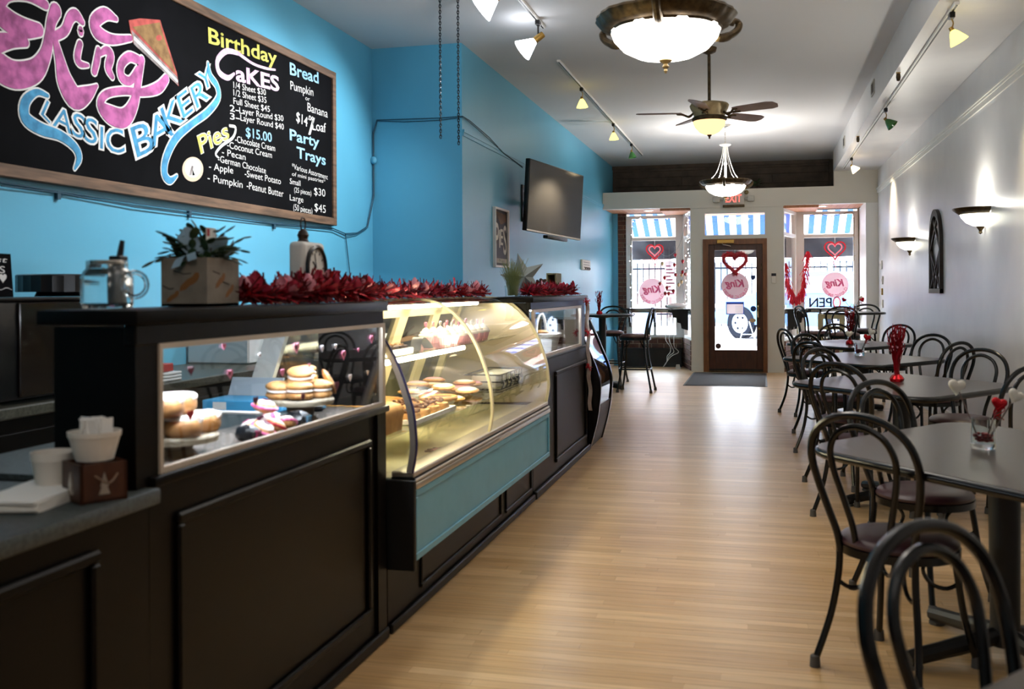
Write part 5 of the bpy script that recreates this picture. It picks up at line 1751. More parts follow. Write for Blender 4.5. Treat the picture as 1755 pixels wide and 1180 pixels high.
def bp(zx, zy):
    """place on the board of a point measured in the enlarged photo."""
    p = onX(zx / ZM, zy / ZM, XB)
    return Vector((p.y, p.z))

def chalk(s, a, b, h, mat, bold=0.0, lift=0.0015, outline=None, name='lettering'):
    A, B_ = bp(*a), bp(*b)
    A2 = bp(a[0], a[1] - h)
    hh = abs(A2.y - A.y)
    d = B_ - A
    ang = math.atan2(d.y, d.x)
    for (m_, bo, lf) in (([(outline, bold + 0.022, lift)] if outline else []) + [(mat, bold, lift + (0.0012 if outline else 0))]):
        g = text_geo(s, bo)
        x0, x1, y0, y1 = g.bb
        g.xf(Matrix.Translation((XB + lf, A.x, A.y)) @ BX @ Matrix.Rotation(ang, 4, 'Z') @ Matrix.Diagonal((d.length / (x1 - x0), hh / 0.70, 1, 1)) @ Matrix.Translation((-x0, 0, 0)))
        raw_obj(name, g, m_, board)

def ribbon(pts, mat, lift, extra=0.0, name='chalk_stroke', k=5):
    """a brushed stroke of varying width; pts are (x, y, width) in the enlarged photo."""
    P = [bp(x, y) for x, y, w in pts]
    Wd = [abs(bp(x, y - w / 2).y - bp(x, y + w / 2).y) / 2 for x, y, w in pts]
    path = smooth_path([(p.x, p.y, w) for p, w in zip(P, Wd)], k)
    vs_, fs = [], []
    n = len(path)
    for i, q in enumerate(path):
        a, b = path[max(i - 1, 0)], path[min(i + 1, n - 1)]
        tn = Vector((b.x - a.x, b.y - a.y))
        tn = tn.normalized() if tn.length > 1e-9 else Vector((1, 0))
        nv = Vector((-tn.y, tn.x))
        w = max(q.z, 0.002) + extra
        lf = lift + i * 1.6e-5
        vs_ += [(XB + lf, q.x + nv.x * w, q.y + nv.y * w), (XB + lf, q.x - nv.x * w, q.y - nv.y * w)]
    for i in range(n - 1):
        fs.append((2 * i, 2 * i + 1, 2 * i + 3, 2 * i + 2))
    g = G().add(vs_, fs)
    for e in (0, n - 1):
        q = path[e]
        w = max(q.z, 0.002) + extra
        m = 14
        g.add([(XB + lift + 0.0009, q.x + w * math.cos(2 * PI * j / m), q.y + w * math.sin(2 * PI * j / m)) for j in range(m)], [tuple(range(m))])
    return raw_obj(name, g, mat, board)

def stroke(pts, mat, mat2='chalk_white', e=0.008, l=0.0014):
    stroke.n += 1
    l = l + stroke.n * 0.00005
    if mat == 'chalk_pink':
        pts = [(a, b, c * 1.10 + 2) for a, b, c in pts]
    ribbon(pts, mat2, l, e)
    ribbon(pts, mat, l + 0.0024, 0.0)
stroke.n = 0
PK = 'chalk_pink'
stroke([(190, 150, 60), (110, 140, 95), (40, 105, 105), (-20, 40, 100), (20, -40, 90), (130, -30, 60), (225, 25, 40)], PK)
stroke([(275, 55, 70), (255, 110, 55), (243, 190, 55), (222, 280, 70), (170, 355, 105), (70, 375, 125), (-20, 320, 130), (-40, 235, 100), (40, 205, 70), (125, 212, 40)], PK)
stroke([(262, 185, 40), (320, 155, 45), (350, 90, 50), (378, 75, 50), (410, 112, 26)], PK)
stroke([(275, 205, 34), (300, 310, 62), (325, 410, 100), (375, 490, 105), (435, 470, 70), (482, 430, 14)], PK)
stroke([(401, 146, 26), (402, 155, 34), (402, 164, 28)], PK)
stroke([(398, 220, 32), (385, 285, 38), (400, 320, 30), (438, 328, 14)], PK)
stroke([(580, 95, 20), (525, 70, 56), (472, 110, 62), (490, 165, 64), (560, 198, 44), (652, 192, 24)], PK)
stroke([(490, 250, 28), (484, 300, 38), (470, 358, 34)], PK)
stroke([(492, 275, 18), (530, 252, 36), (552, 280, 46), (540, 340, 42), (560, 385, 24)], PK)
stroke([(690, 300, 40), (645, 285, 42), (605, 325, 44), (608, 385, 46), (650, 405, 38), (690, 350, 36)], PK)
stroke([(708, 300, 36), (692, 400, 42), (668, 520, 60), (620, 590, 85), (550, 575, 85), (502, 525, 50), (530, 472, 36), (620, 455, 34), (710, 462, 36), (790, 440, 50), (830, 395, 40)], PK)
BL = 'chalk_blue'
stroke([(235, 480, 20), (180, 462, 34), (125, 510, 58), (125, 590, 66), (200, 645, 62), (300, 680, 50), (370, 735, 44), (393, 790, 40), (372, 845, 14)], BL)
stroke([(1040, 318, 16), (1052, 380, 34), (1085, 430, 34), (1092, 490, 34), (1040, 560, 36), (960, 620, 34), (880, 690, 44), (830, 790, 46), (822, 870, 46), (850, 905, 34), (884, 880, 12)], BL)
def big_letter(ch_, cx, cy, h, ang, wfac=1.0):
    c = bp(cx, cy)
    hh = abs(bp(cx, cy - h / 2).y - bp(cx, cy + h / 2).y)
    for m_, bo, lf in (('chalk_white', 0.055, 0.0016), (BL, 0.0, 0.0026)):
        g = text_geo(ch_, bo)
        x0, x1, y0, y1 = text_geo(ch_, 0).bb
        k = hh / (y1 - y0)
        g.xf(Matrix.Translation((XB + lf, c.x, c.y)) @ BX @ Matrix.Rotation(math.radians(ang), 4, 'Z') @ Matrix.Diagonal((k * wfac, k, 1, 1)) @ Matrix.Translation((-(x0 + x1) / 2, -(y0 + y1) / 2, 0)))
        raw_obj('lettering', g, m_, board)
for ch_, x, y, h, a in (('L', 240, 560, 90, -30), ('A', 315, 600, 105, -10), ('S', 392, 630, 120, -8), ('S', 455, 655, 125, -4), ('I', 508, 690, 110, -2), ('C', 575, 705, 120, 8)):
    big_letter(ch_, x, y, h, a, 1.35)
for ch_, x, y, h, a in (('B', 715, 695, 150, 22), ('A', 800, 640, 135, 26), ('K', 862, 575, 125, 30), ('E', 925, 520, 115, 32), ('R', 1000, 465, 110, 34), ('Y', 1030, 395, 90, 30)):
    big_letter(ch_, x, y, h, a, 1.6)
chalk('Birthday', (1045, 214), (1388, 325), 78, 'chalk_yellow', 0.016)
chalk('aKES', (1182, 402), (1400, 458), 78, 'chalk_palepink', 0.028)
ribbon([(1195, 268, 22), (1135, 256, 30), (1090, 300, 34), (1096, 360, 34), (1140, 390, 28), (1172, 370, 16)], 'chalk_palepink', 0.0022)
ribbon([(1195, 268, 20), (1265, 318, 14), (1330, 342, 14), (1378, 350, 10)], 'chalk_palepink', 0.0021)
chalk('Bread', (1453, 372), (1597, 418), 60, 'chalk_lightblue', 0.018)
for s, a, b, h in (('Pumpkin', (1456, 448), (1570, 482), 44), ('or', (1530, 500), (1552, 508), 22), ('Banana', (1541, 556), (1642, 590), 44),
                   ('1/4 Sheet $30', (1170, 440), (1332, 478), 32), ('1/2 Sheet $35', (1170, 478), (1335, 517), 32), ('Full Sheet $45', (1170, 520), (1352, 562), 32),
                   ('Layer Round $30', (1200, 568), (1420, 608), 32), ('Layer Round $40', (1205, 604), (1422, 650), 32),
                   ('-Chocolate Cream', (1178, 712), (1378, 758), 34), ('-Coconut Cream', (1138, 740), (1362, 792), 34), ('- Pecan', (1112, 775), (1230, 803), 34),
                   ('-German Chocolate', (1092, 810), (1332, 870), 34), ('- Apple', (1047, 848), (1168, 870), 36), ('-Sweet Potato', (1226, 884), (1407, 924), 34),
                   ('- Pumpkin', (1040, 906), (1215, 942), 38), ('-Peanut Butter', (1236, 945), (1420, 988), 38),
                   ('*Various Assortment', (1463, 845), (1642, 900), 28), ('of mini pastries*', (1463, 880), (1630, 918), 20), ('Small', (1452, 920), (1505, 932), 28),
                   ('(25 pieces)', (1474, 962), (1560, 980), 26), ('$30', (1574, 975), (1630, 986), 38), ('Large', (1452, 1003), (1520, 1015), 30), ('(50 pieces)', (1470, 1052), (1565, 1072), 32), ('$45', (1576, 1056), (1632, 1068), 40)):
    chalk(s, a, b, h, 'chalk_white', -0.004)
for s, a, b, h in (('2', (1152, 556), (1176, 561), 32), ('-', (1180, 562), (1198, 566), 32), ('3', (1152, 596), (1176, 601), 32), ('-', (1182, 602), (1202, 606), 32), ('$14', (1484, 606), (1540, 636), 50), ('.00', (1542, 598), (1572, 610), 24), ('/', (1545, 672), (1580, 680), 90), ('Loaf', (1566, 650), (1634, 664), 48)):
    chalk(s, a, b, h, 'chalk_white', 0.004)
chalk('$15.00', (1232, 684), (1362, 712), 48, 'chalk_lightblue', 0.012)
chalk('Party', (1452, 700), (1600, 738), 55, 'chalk_lightblue', 0.018)
chalk('Trays', (1486, 788), (1632, 828), 55, 'chalk_lightblue', 0.018)
chalk('Pies', (1005, 770), (1150, 690), 90, 'chalk_yellow', 0.012, outline='chalk_white')
ribbon([(1150, 630, 14), (1180, 640, 16), (1165, 690, 16), (1110, 730, 16), (1080, 770, 14), (1095, 790, 8)], 'chalk_white', 0.0018)
def poly_chalk(pts, mat, lift, name='chalk_drawing'):
    q = [bp(*p) for p in pts]
    return raw_obj(name, G().add([(XB + lift, p.x, p.y) for p in q], [tuple(range(len(q)))]), mat, board)
poly_chalk([(642, 102), (700, 92), (800, 100), (812, 140), (885, 370), (893, 432), (665, 215), (650, 150)], 'chalk_red', 0.004)
poly_chalk([(660, 135), (798, 112), (806, 150), (880, 372)], 'chalk_brown', 0.0048)
poly_chalk([(655, 150), (885, 385), (890, 428), (668, 222)], 'chalk_grey', 0.0044)
poly_chalk([(668, 180), (888, 402), (888, 415), (668, 200)], 'chalk_white', 0.0052)
m_ = 14
poly_chalk([(793 + 15 * math.cos(2 * PI * j / m_), 190 + 15 * math.sin(2 * PI * j / m_)) for j in range(m_)], 'chalk_red', 0.0054)
poly_chalk([(965 + 53 * math.cos(2 * PI * j / 28), 848 + 62 * math.sin(2 * PI * j / 28)) for j in range(28)], 'chalk_beige', 0.002)
poly_chalk([(965 + 40 * math.cos(2 * PI * j / 28), 842 + 48 * math.sin(2 * PI * j / 28)) for j in range(28)], 'chalk_white', 0.0026)
poly_chalk([(945, 878), (958, 830), (968, 832), (958, 878)], 'chalk_grey', 0.0032)
poly_chalk([(962, 878), (964, 850), (975, 878)], 'chalk_black', 0.0036)

# ================================================================== SMALL THINGS ON THE NEAREST COUNTER
ZT = 0.870
t = thing('napkin_stack', 'stack of white paper napkins on the stone top', 'napkins', (-1.56, 1.9, ZT))
rn = random.Random(5)
for i in range(5):
    q = [Vector((-1.60, 1.74, 0)), Vector((-1.474, 1.775, 0)), Vector((-1.494, 1.99, 0)), Vector((-1.655, 2.0, 0))]
    j = [(p.x + rn.uniform(-0.006, 0.006), p.y + rn.uniform(-0.006, 0.006)) for p in q]
    ring = []
    for a in range(4):
        A_, B_ = j[a], j[(a + 1) % 4]
        for s in range(6):
            f = s / 6
            ring.append((A_[0] + (B_[0] - A_[0]) * f + rn.uniform(-0.002, 0.002), A_[1] + (B_[1] - A_[1]) * f + rn.uniform(-0.002, 0.002)))
    obj('napkin', G().prism(ring, 'XY', ZT + 0.0005 + i * 0.0052, ZT + 0.0052 + i * 0.0052), 'paper' if i < 4 else 'paper_white', t, None)
c = onY(160, 800, 1.93)
cx, cy = c.x, 1.935
t = thing('wooden_caddy', 'small brown wooden caddy with metal tree shapes', 'caddy', (cx, cy, ZT))
R45 = Matrix.Translation((cx, cy, 0)) @ Matrix.Rotation(math.radians(-32), 4, 'Z')
w = 0.052
for a in range(4):
    obj('side_board', G().box(-w, w, -w, -w + 0.008, ZT + 0.001, ZT + 0.086).xf(R45 @ Matrix.Rotation(a * PI / 2, 4, 'Z')), 'oak_door', t, None)
obj('bottom_board', G().box(-w, w, -w, w, ZT + 0.001, ZT + 0.008).xf(R45), 'oak_door', t, None)
for a in (0, 1):
    tree = [(-0.012, ZT + 0.018), (0.012, ZT + 0.018), (0.006, ZT + 0.035), (0.009, ZT + 0.036), (0.004, ZT + 0.052), (0.0, ZT + 0.066), (-0.004, ZT + 0.052), (-0.009, ZT + 0.036), (-0.006, ZT + 0.035)]
    obj('metal_tree', G().prism(tree, 'XZ', -w - 0.003, -w).xf(R45 @ Matrix.Rotation(a * PI / 2, 4, 'Z')), 'aluminium', t, None)
obj('twine_handle', G().tube(smooth_path([R45 @ Vector((w, -0.02, ZT + 0.06)), R45 @ Vector((w + 0.025, 0, ZT + 0.045)), R45 @ Vector((w, 0.03, ZT + 0.06))]), 0.0025, 6), 'rustic_wood', t)
def foam_cup(x, y, z, r0, r1, h):
    return G().lathe([(0, 0), (r0, 0), (r1, h * 0.8), (r1 * 1.04, h * 0.82), (r1 * 1.06, h), (r1, h), (r1 * 0.95, h * 0.82), (r0 * 0.93, 0.006), (0, 0.006)], (x, y, z), 28)
t = thing('foam_bowl', 'white foam bowl full of sugar packets in the wooden caddy', 'bowl', (cx, cy, ZT + 0.05))
obj('bowl', foam_cup(cx, cy, ZT + 0.088, 0.040, 0.054, 0.064), 'foam_white', t)
for i in range(16):
    a = rn.uniform(0, 2 * PI); r = rn.uniform(0.005, 0.036)
    Mx = Matrix.Translation((cx + r * math.cos(a), cy + r * math.sin(a), ZT + 0.155)) @ Matrix.Rotation(rn.uniform(0, PI), 4, 'Z') @ Matrix.Rotation(rn.uniform(-0.35, 0.35), 4, 'X')
    obj('sugar_packet', G().box(-0.016, 0.016, -0.0012, 0.0012, -0.035, 0.026).xf(Mx), 'paper_white', t, None)
c = onY(100, 800, 1.96)
t = thing('foam_cup', 'white foam cup standing left of the wooden caddy', 'cup', (c.x, 1.96, ZT))
obj('cup', foam_cup(c.x - 0.012, 1.96, ZT, 0.034, 0.047, 0.098), 'foam_white', t)

# ------------------------------------------------------------------ on the top board of counter A
ZA = 1.290
jx, jy = -1.535, 2.10
t = thing('glass_jar', 'clear square glass jar with round handle on the counter top', 'jar', (jx, jy, ZA))
def sq_ring(s, z, r=0.35, n=6):
    pts = []
    for k in range(4):
        a = k * PI / 2 + PI / 4
        c_ = Vector((math.cos(a), math.sin(a))) * (s * math.sqrt(2) * (1 - r))
        for i in range(n):
            b = k * PI / 2 + (PI / 2) * i / (n - 1)
            pts.append((jx + c_.x + s * r * math.cos(b), jy + c_.y + s * r * math.sin(b), z))
    return pts
lay = [(0.030, ZA + 0.001), (0.046, ZA + 0.004), (0.048, ZA + 0.015), (0.048, ZA + 0.075), (0.044, ZA + 0.09), (0.038, ZA + 0.098), (0.038, ZA + 0.118), (0.035, ZA + 0.118), (0.035, ZA + 0.098), (0.043, ZA + 0.085), (0.044, ZA + 0.016), (0.030, ZA + 0.012)]
vs_, fs = [], []
n = 24
for s, z in lay:
    vs_ += sq_ring(s, z)
for i in range(len(lay) - 1):
    for k in range(n):
        l = (k + 1) % n
        fs.append((i * n + k, i * n + l, (i + 1) * n + l, (i + 1) * n + k))
obj('vessel', G().add(vs_, fs), 'real_glass', t, 40)
obj('rim_band', G().lathe([(0.038, 0.110), (0.040, 0.111), (0.040, 0.117), (0.038, 0.119), (0.036, 0.116)], (jx, jy, ZA), 24), 'aluminium', t)
ringm = Matrix.Translation((jx + 0.055, jy + 0.03, ZA + 0.06)) @ Matrix.Rotation(math.radians(35), 4, 'Z')
obj('handle', G().tube([ringm @ Vector((0.028 * math.cos(a), 0, 0.030 * math.sin(a))) for a in [2 * PI * k / 20 for k in range(20)]], 0.006, 8, closed=True), 'real_glass', t)
c = onX(203, 455, -1.60)
t = thing('pump_dispenser', 'black pump bottle top behind the glass jar', 'dispenser', (-1.60, c.y, ZA))
obj('bottle', G().lathe([(0, 0.0), (0.022, 0.0), (0.022, 0.10), (0.012, 0.112), (0, 0.112)], (-1.60, c.y, ZA + 0.001), 18), 'black_plastic', t)
obj('collar', G().rbox(-1.617, -1.583, c.y - 0.018, c.y + 0.018, ZA + 0.105, ZA + 0.135, 0.003, 1), 'black_plastic', t)
obj('nozzle', G().tube([(-1.60, c.y + 0.005, ZA + 0.13), (-1.595, c.y + 0.01, ZA + 0.175)], [0.009, 0.006], 8), 'black_plastic', t)

px0, px1, py0, py1 = -1.645, -1.50, 2.49, 2.665
t = thing('planter_box', 'weathered square planter with printed birds and a pale blue bow', 'planter', ((px0 + px1) / 2, (py0 + py1) / 2, ZA))
pb = G()
obj('box', G().box(px0, px1, py0, py0 + 0.008, ZA + 0.001, ZA + 0.138).box(px0, px1, py1 - 0.008, py1, ZA + 0.001, ZA + 0.138).box(px0, px0 + 0.008, py0 + 0.008, py1 - 0.008, ZA + 0.001, ZA + 0.138).box(px1 - 0.008, px1, py0 + 0.008, py1 - 0.008, ZA + 0.001, ZA + 0.138).box(px0, px1, py0, py1, ZA + 0.001, ZA + 0.009), 'planter', t, None)
obj('soil', G().box(px0 + 0.008, px1 - 0.008, py0 + 0.008, py1 - 0.008, ZA + 0.009, ZA + 0.115), 'choc', t, None)
bird = [(-0.03, -0.012), (-0.012, 0.004), (0.004, 0.012), (0.012, 0.022), (0.022, 0.022), (0.024, 0.012), (0.018, 0.0), (0.006, -0.008), (-0.004, -0.012), (-0.016, -0.022), (-0.034, -0.026)]
for bx, bz, s in ((px0 + 0.095, ZA + 0.072, 1.1), (px0 + 0.04, ZA + 0.03, 0.7)):
    obj('printed_bird', G().prism([(bx + a * s, bz + b * s) for a, b in bird], 'XZ', py0 - 0.0006, py0), 'bird_brown', t, None)
    obj('printed_twig', G().tube([(bx - 0.05 * s, py0 - 0.0006, bz + 0.03), (bx - 0.02 * s, py0 - 0.0006, bz + 0.02), (bx + 0.0, py0 - 0.0006, bz + 0.022)], 0.0014, 4), 'bird_dark', t)
for by_, bz, s in ((py0 + 0.075, ZA + 0.075, 0.9), (py0 + 0.125, ZA + 0.045, 0.8)):
    obj('printed_bird', G().prism([(by_ + a * s, bz + b * s) for a, b in bird], 'YZ', px1, px1 + 0.0006), 'bird_brown', t, None)
    obj('printed_twig', G().tube([(px1 + 0.0006, by_ - 0.05 * s, bz + 0.025), (px1 + 0.0006, by_ - 0.01 * s, bz + 0.018)], 0.0014, 4), 'bird_dark', t)
# ribbon bow
bow = G()
def band(pts, wv, g=bow):
    P = smooth_path(pts, 4)
    vs_, fs = [], []
    for p in P:
        vs_ += [tuple(p + wv), tuple(p - wv)]
    for i in range(len(P) - 1):
        fs.append((2 * i, 2 * i + 1, 2 * i + 3, 2 * i + 2))
    g.add(vs_, fs)
c0 = Vector((px1 - 0.05, py0 + 0.03, ZA + 0.150))
wv = Vector((0.010, 0.004, 0.016))
band([c0, c0 + Vector((-0.03, -0.02, 0.035)), c0 + Vector((-0.045, -0.01, 0.06)), c0 + Vector((-0.02, 0.0, 0.05)), c0 + Vector((0.0, 0.0, 0.01))], wv)
band([c0, c0 + Vector((0.03, 0.03, 0.03)), c0 + Vector((0.035, 0.085, 0.035)), c0 + Vector((0.02, 0.10, 0.005)), c0 + Vector((0.0, 0.05, 0.0)), c0], wv)
band([c0, c0 + Vector((0.02, 0.05, 0.01)), c0 + Vector((0.03, 0.12, 0.0)), c0 + Vector((0.03, 0.13, 0.03))], wv)
band([c0, c0 + Vector((-0.02, -0.045, -0.01)), c0 + Vector((-0.03, -0.06, -0.04))], Vector((0.014, 0.0, 0.004)))
band([c0, c0 + Vector((0.01, -0.045, 0.0)), c0 + Vector((0.02, -0.055, -0.02))], Vector((0.014, 0.0, 0.004)))
obj('ribbon_bow', bow, 'ribbon_blue', t, 60)
obj('card', G().box(px1 - 0.03, px1 - 0.028, py0 + 0.045, py0 + 0.095, ZA + 0.17, ZA + 0.225), 'paper', t, None)
obj('card_stick', G().tube([(px1 - 0.03, py0 + 0.07, ZA + 0.11), (px1 - 0.029, py0 + 0.07, ZA + 0.18)], 0.002, 5), 'stick', t)
obj('card_print', G().box(px1 - 0.028, px1 - 0.0276, py0 + 0.047, py0 + 0.062, ZA + 0.20, ZA + 0.222), 'box_red', t, None)
pl = thing('cactus_plant', 'dark green trailing cactus in the bird planter', 'plant', ((px0 + px1) / 2, (py0 + py1) / 2, ZA + 0.115))
obj('stem', G().tube([((px0 + px1) / 2, (py0 + py1) / 2, ZA + 0.116), ((px0 + px1) / 2, (py0 + py1) / 2, ZA + 0.15)], 0.006, 7), 'leaf_dark', pl)
rn = random.Random(21)
pc = Vector(((px0 + px1) / 2, (py0 + py1) / 2, ZA + 0.118))
leafm = G().ell((0, 0.5, 0), (0.30, 0.52, 0.07), 8, 5).mesh('leaf', 60)
leafm.materials.append(MATS['leaf'])
k = 0
for s in range(62):
    a = rn.uniform(0, 2 * PI)
    el = rn.uniform(0.25, 1.25)
    pos = pc + Vector((rn.uniform(-0.05, 0.05), rn.uniform(-0.06, 0.06), 0.01))
    dirv = Vector((math.cos(a) * math.cos(el), math.sin(a) * math.cos(el), math.sin(el)))
    for j in range(rn.choice((3, 3, 4, 4))):
        L = rn.uniform(0.030, 0.042)
        o = bpy.data.objects.new('leaf', leafm)
        COL.objects.link(o)
        o.parent = pl
        o.location = pos - pl.location
        o.rotation_euler = dirv.to_track_quat('Y', 'Z').to_euler()
        o.scale = (L * 1.25, L, L)
        pos = pos + dirv * L * 0.95
        dirv = (dirv + Vector((rn.uniform(-0.2, 0.2), rn.uniform(-0.2, 0.2), -0.28))).normalized()
        k += 1

# mantel-style clock
kx0, kx1, ky0, ky1 = -1.56, -1.50, 3.10, 3.27
t = thing('clock', 'white square-cased clock with a dark ring on top', 'clock', (-1.53, 3.185, ZA))
obj('case', G().rbox(kx0, kx1, ky0, ky1, ZA + 0.001, ZA + 0.212, 0.016, 3), 'white_trim', t)
yc, zc = (ky0 + ky1) / 2, ZA + 0.122
ry = Matrix(((0, 0, 1), (1, 0, 0), (0, 1, 0)))
obj('bezel', G().lathe([(0.070, 0.0), (0.078, 0.002), (0.080, 0.010), (0.072, 0.014), (0.066, 0.010)], (kx1, yc, zc), 36, mat=ry), 'black_plastic', t)
obj('dial', G().lathe([(0, 0.003), (0.070, 0.003), (0.070, 0.0), (0, 0.0)], (kx1, yc, zc), 36, mat=ry), 'paper', t)
nm = G()
for h_ in range(12):
    a = h_ * PI / 6
    nm.tube([(kx1 + 0.0045, yc + 0.052 * math.sin(a), zc + 0.052 * math.cos(a)), (kx1 + 0.0045, yc + 0.062 * math.sin(a), zc + 0.062 * math.cos(a))], 0.0016, 4)
obj('hour_marks', nm, 'black_plastic', t)
obj('hour_hand', G().tube([(kx1 + 0.005, yc, zc), (kx1 + 0.005, yc - 0.026, zc + 0.022)], 0.0018, 5), 'black_plastic', t)
obj('minute_hand', G().tube([(kx1 + 0.005, yc, zc), (kx1 + 0.005, yc - 0.01, zc + 0.05)], 0.0014, 5), 'black_plastic', t)
obj('knob', G().lathe([(0, 0.21), (0.02, 0.212), (0.016, 0.222), (0.020, 0.235), (0.014, 0.25), (0.006, 0.256), (0, 0.258)], ((kx0 + kx1) / 2, yc - 0.03, ZA), 16), 'choc', t)
obj('ring', G().tube([((kx0 + kx1) / 2, yc - 0.03 + 0.018 * math.cos(a), ZA + 0.272 + 0.024 * math.sin(a)) for a in [2 * PI * i / 20 for i in range(20)]], 0.003, 6, closed=True), 'choc', t)

# ------------------------------------------------------------------ red garland along the counters
def garland(name, pts, n, label, seed, r=0.045, npet=40):
    rn = random.Random(seed)
    P = smooth_path(pts, 8)
    t = thing(name, label, 'garland', tuple(P[len(P) // 2]))
    core = obj('core', G().tube(P, 0.008, 6), 'foil_dark', t)
    for mt in ('foil_red', 'foil_dark'):
        g = G()
        for i in range(n // 2):
            q = P[rn.randrange(len(P))] + Vector((rn.uniform(-0.02, 0.02), rn.uniform(-0.03, 0.03), rn.uniform(-0.01, 0.01)))
            d = Vector((rn.gauss(0, 1), rn.gauss(0, 0.8), rn.gauss(0.25, 0.8))).normalized()
            L = rn.uniform(0.5, 1.25) * r
            w = d.orthogonal().normalized() * rn.uniform(0.003, 0.006)
            e = q + d * L
            if e.z < P[0].z - 0.028:
                e.z = P[0].z - 0.028 + rn.uniform(0, 0.01)
            g.add([tuple(q - w), tuple(q + w), tuple(e + w * 0.5), tuple(e - w * 0.5)], [(0, 1, 2, 3)])
        o = raw_obj('tinsel', g, mt, t)
        o['kind'] = 'stuff'
    pm = {}
    for mt in ('petal', 'petal_pink'):
        g = G()
        vs_, fs = [], []
        nu, nvv = 5, 4
        for i in range(nu + 1):
            f = i / nu
            wd = 0.42 * math.sin(PI * (0.12 + 0.85 * f)) 
            for j in range(nvv + 1):
                s = j / nvv * 2 - 1
                vs_.append((s * wd, f, 0.18 * (1 - s * s) * -1 + 0.25 * f * f))
        for i in range(nu):
            for j in range(nvv):
                a = i * (nvv + 1) + j
                fs.append((a, a + 1, a + nvv + 2, a + nvv + 1))
        me = g.add(vs_, fs).mesh('petal', 60)
        me.materials.append(MATS[mt])
        pm[mt] = me
    for i in range(npet):
        q = P[int((i + rn.uniform(0.1, 0.9)) / npet * (len(P) - 1))]
        o = bpy.data.objects.new('petal', pm['petal'] if rn.random() < 0.7 else pm['petal_pink'])
        COL.objects.link(o)
        o.parent = t
        o.location = q + Vector((rn.uniform(-0.02, 0.035), rn.uniform(-0.03, 0.03), rn.uniform(-0.005, 0.03))) - t.location
        d = Vector((rn.uniform(-0.3, 1), rn.uniform(-1, 0.6), rn.uniform(-0.2, 0.9)))
        o.rotation_euler = d.to_track_quat('Y', 'Z').to_euler()
        s = rn.uniform(0.04, 0.066)
        o.scale = (s, s, s)
    return t
gz = 1.318
garland('foil_garland', [(-1.50, 2.70, gz), (-1.47, 2.9, gz), (-1.46, 3.05, gz + 0.012), (-1.455, 3.25, gz + 0.012), (-1.47, 3.5, gz), (-1.60, 3.75, gz), (-1.70, 4.1, gz), (-1.72, 4.6, gz), (-1.74, 5.1, gz), (-1.74, 5.6, gz), (-1.70, 6.0, gz)], 2600,
        'shiny red foil garland with petals along the counter tops', 8, 0.066, 130)
garland('foil_garland', [(-1.55, 6.62, gz), (-1.53, 6.9, gz), (-1.52, 7.3, gz), (-1.51, 7.7, gz), (-1.50, 8.0, gz)], 1300, 'shiny red foil garland on the far counter below the metal star', 9, 0.07, 55)

# things on counter B
ZB = 1.288
t = thing('grass_pot', 'wispy green grass in a glass pot beside the metal star', 'plant', (-1.62, 6.50, ZB))
obj('glass_pot', G().lathe([(0, 0), (0.05, 0), (0.055, 0.075), (0.051, 0.075), (0.047, 0.006), (0, 0.006)], (-1.62, 6.50, ZB), 22), 'clear_glass', t)
rn = random.Random(3)
g = G()
for i in range(170):
    a = rn.uniform(0, 2 * PI); r = rn.uniform(0, 0.035); sp = rn.uniform(0, 0.085); h_ = rn.uniform(0.15, 0.26)
    g.tube([(-1.62 + r * math.cos(a), 6.50 + r * math.sin(a), ZB + 0.01), (-1.62 + (r + sp * 0.3) * math.cos(a), 6.50 + (r + sp * 0.3) * math.sin(a), ZB + h_ * 0.55), (-1.62 + (r + sp) * math.cos(a), 6.50 + (r + sp) * math.sin(a), ZB + h_)], [0.0014, 0.0013, 0.0007], 4)
o = obj('blades', g, 'grass_blade', t)
o['kind'] = 'stuff'
# five pointed star leaning
t = thing('metal_star', 'grey metal five-pointed star standing on the far counter', 'ornament', (-1.66, 6.98, ZB))
R1, R2 = 0.175, 0.072
cst = Vector((-1.66, 6.98, ZB + 0.142))
Ms = Matrix.Translation(cst) @ Matrix.Rotation(math.radians(28), 4, 'Z') @ Matrix.Rotation(math.radians(-14), 4, 'Y')
vs_ = [Vector((0, -0.035, 0)), Vector((0, 0.02, 0))]
for i in range(10):
    a = PI / 2 + i * PI / 5
    r = R1 if i % 2 == 0 else R2
    vs_.append(Vector((r * math.cos(a), 0, r * math.sin(a))))
fs = []
for i in range(10):
    fs += [(0, 2 + i, 2 + (i + 1) % 10), (1, 2 + (i + 1) % 10, 2 + i)]
obj('star_body', G().add([Ms @ v for v in vs_], fs), 'star_metal', t, None)
t = thing('shadow_box', 'small open wooden box frame on the far counter', 'box', (-1.60, 7.85, ZB))
bx = G().box(-1.655, -1.575, 7.75, 7.96, ZB + 0.001, ZB + 0.012).box(-1.655, -1.575, 7.75, 7.96, ZB + 0.166, ZB + 0.178).box(-1.585, -1.575, 7.75, 7.96, ZB + 0.012, ZB + 0.166).box(-1.655, -1.645, 7.75, 7.96, ZB + 0.012, ZB + 0.166).box(-1.645, -1.585, 7.95, 7.96, ZB + 0.012, ZB + 0.166)
obj('box', bx, 'olive_wood', t, None)
t = thing('twig_basket', 'little brown twig basket of dried flowers on the far counter', 'basket', (-1.60, 7.30, ZB))
obj('basket', G().lathe([(0, 0), (0.04, 0), (0.05, 0.06), (0.046, 0.06), (0.036, 0.006), (0, 0.006)], (-1.60, 7.30, ZB + 0.001), 16), 'poster_brown', t)
g = G()
for i in range(26):
    a = rn.uniform(0, 2 * PI); r = rn.uniform(0, 0.04)
    g.ell((-1.60 + r * math.cos(a), 7.30 + r * math.sin(a), ZB + rn.uniform(0.06, 0.12)), rn.uniform(0.008, 0.014), 6, 4)
o = obj('dried_flowers', g, 'bird_dark', t)
o['kind'] = 'stuff'
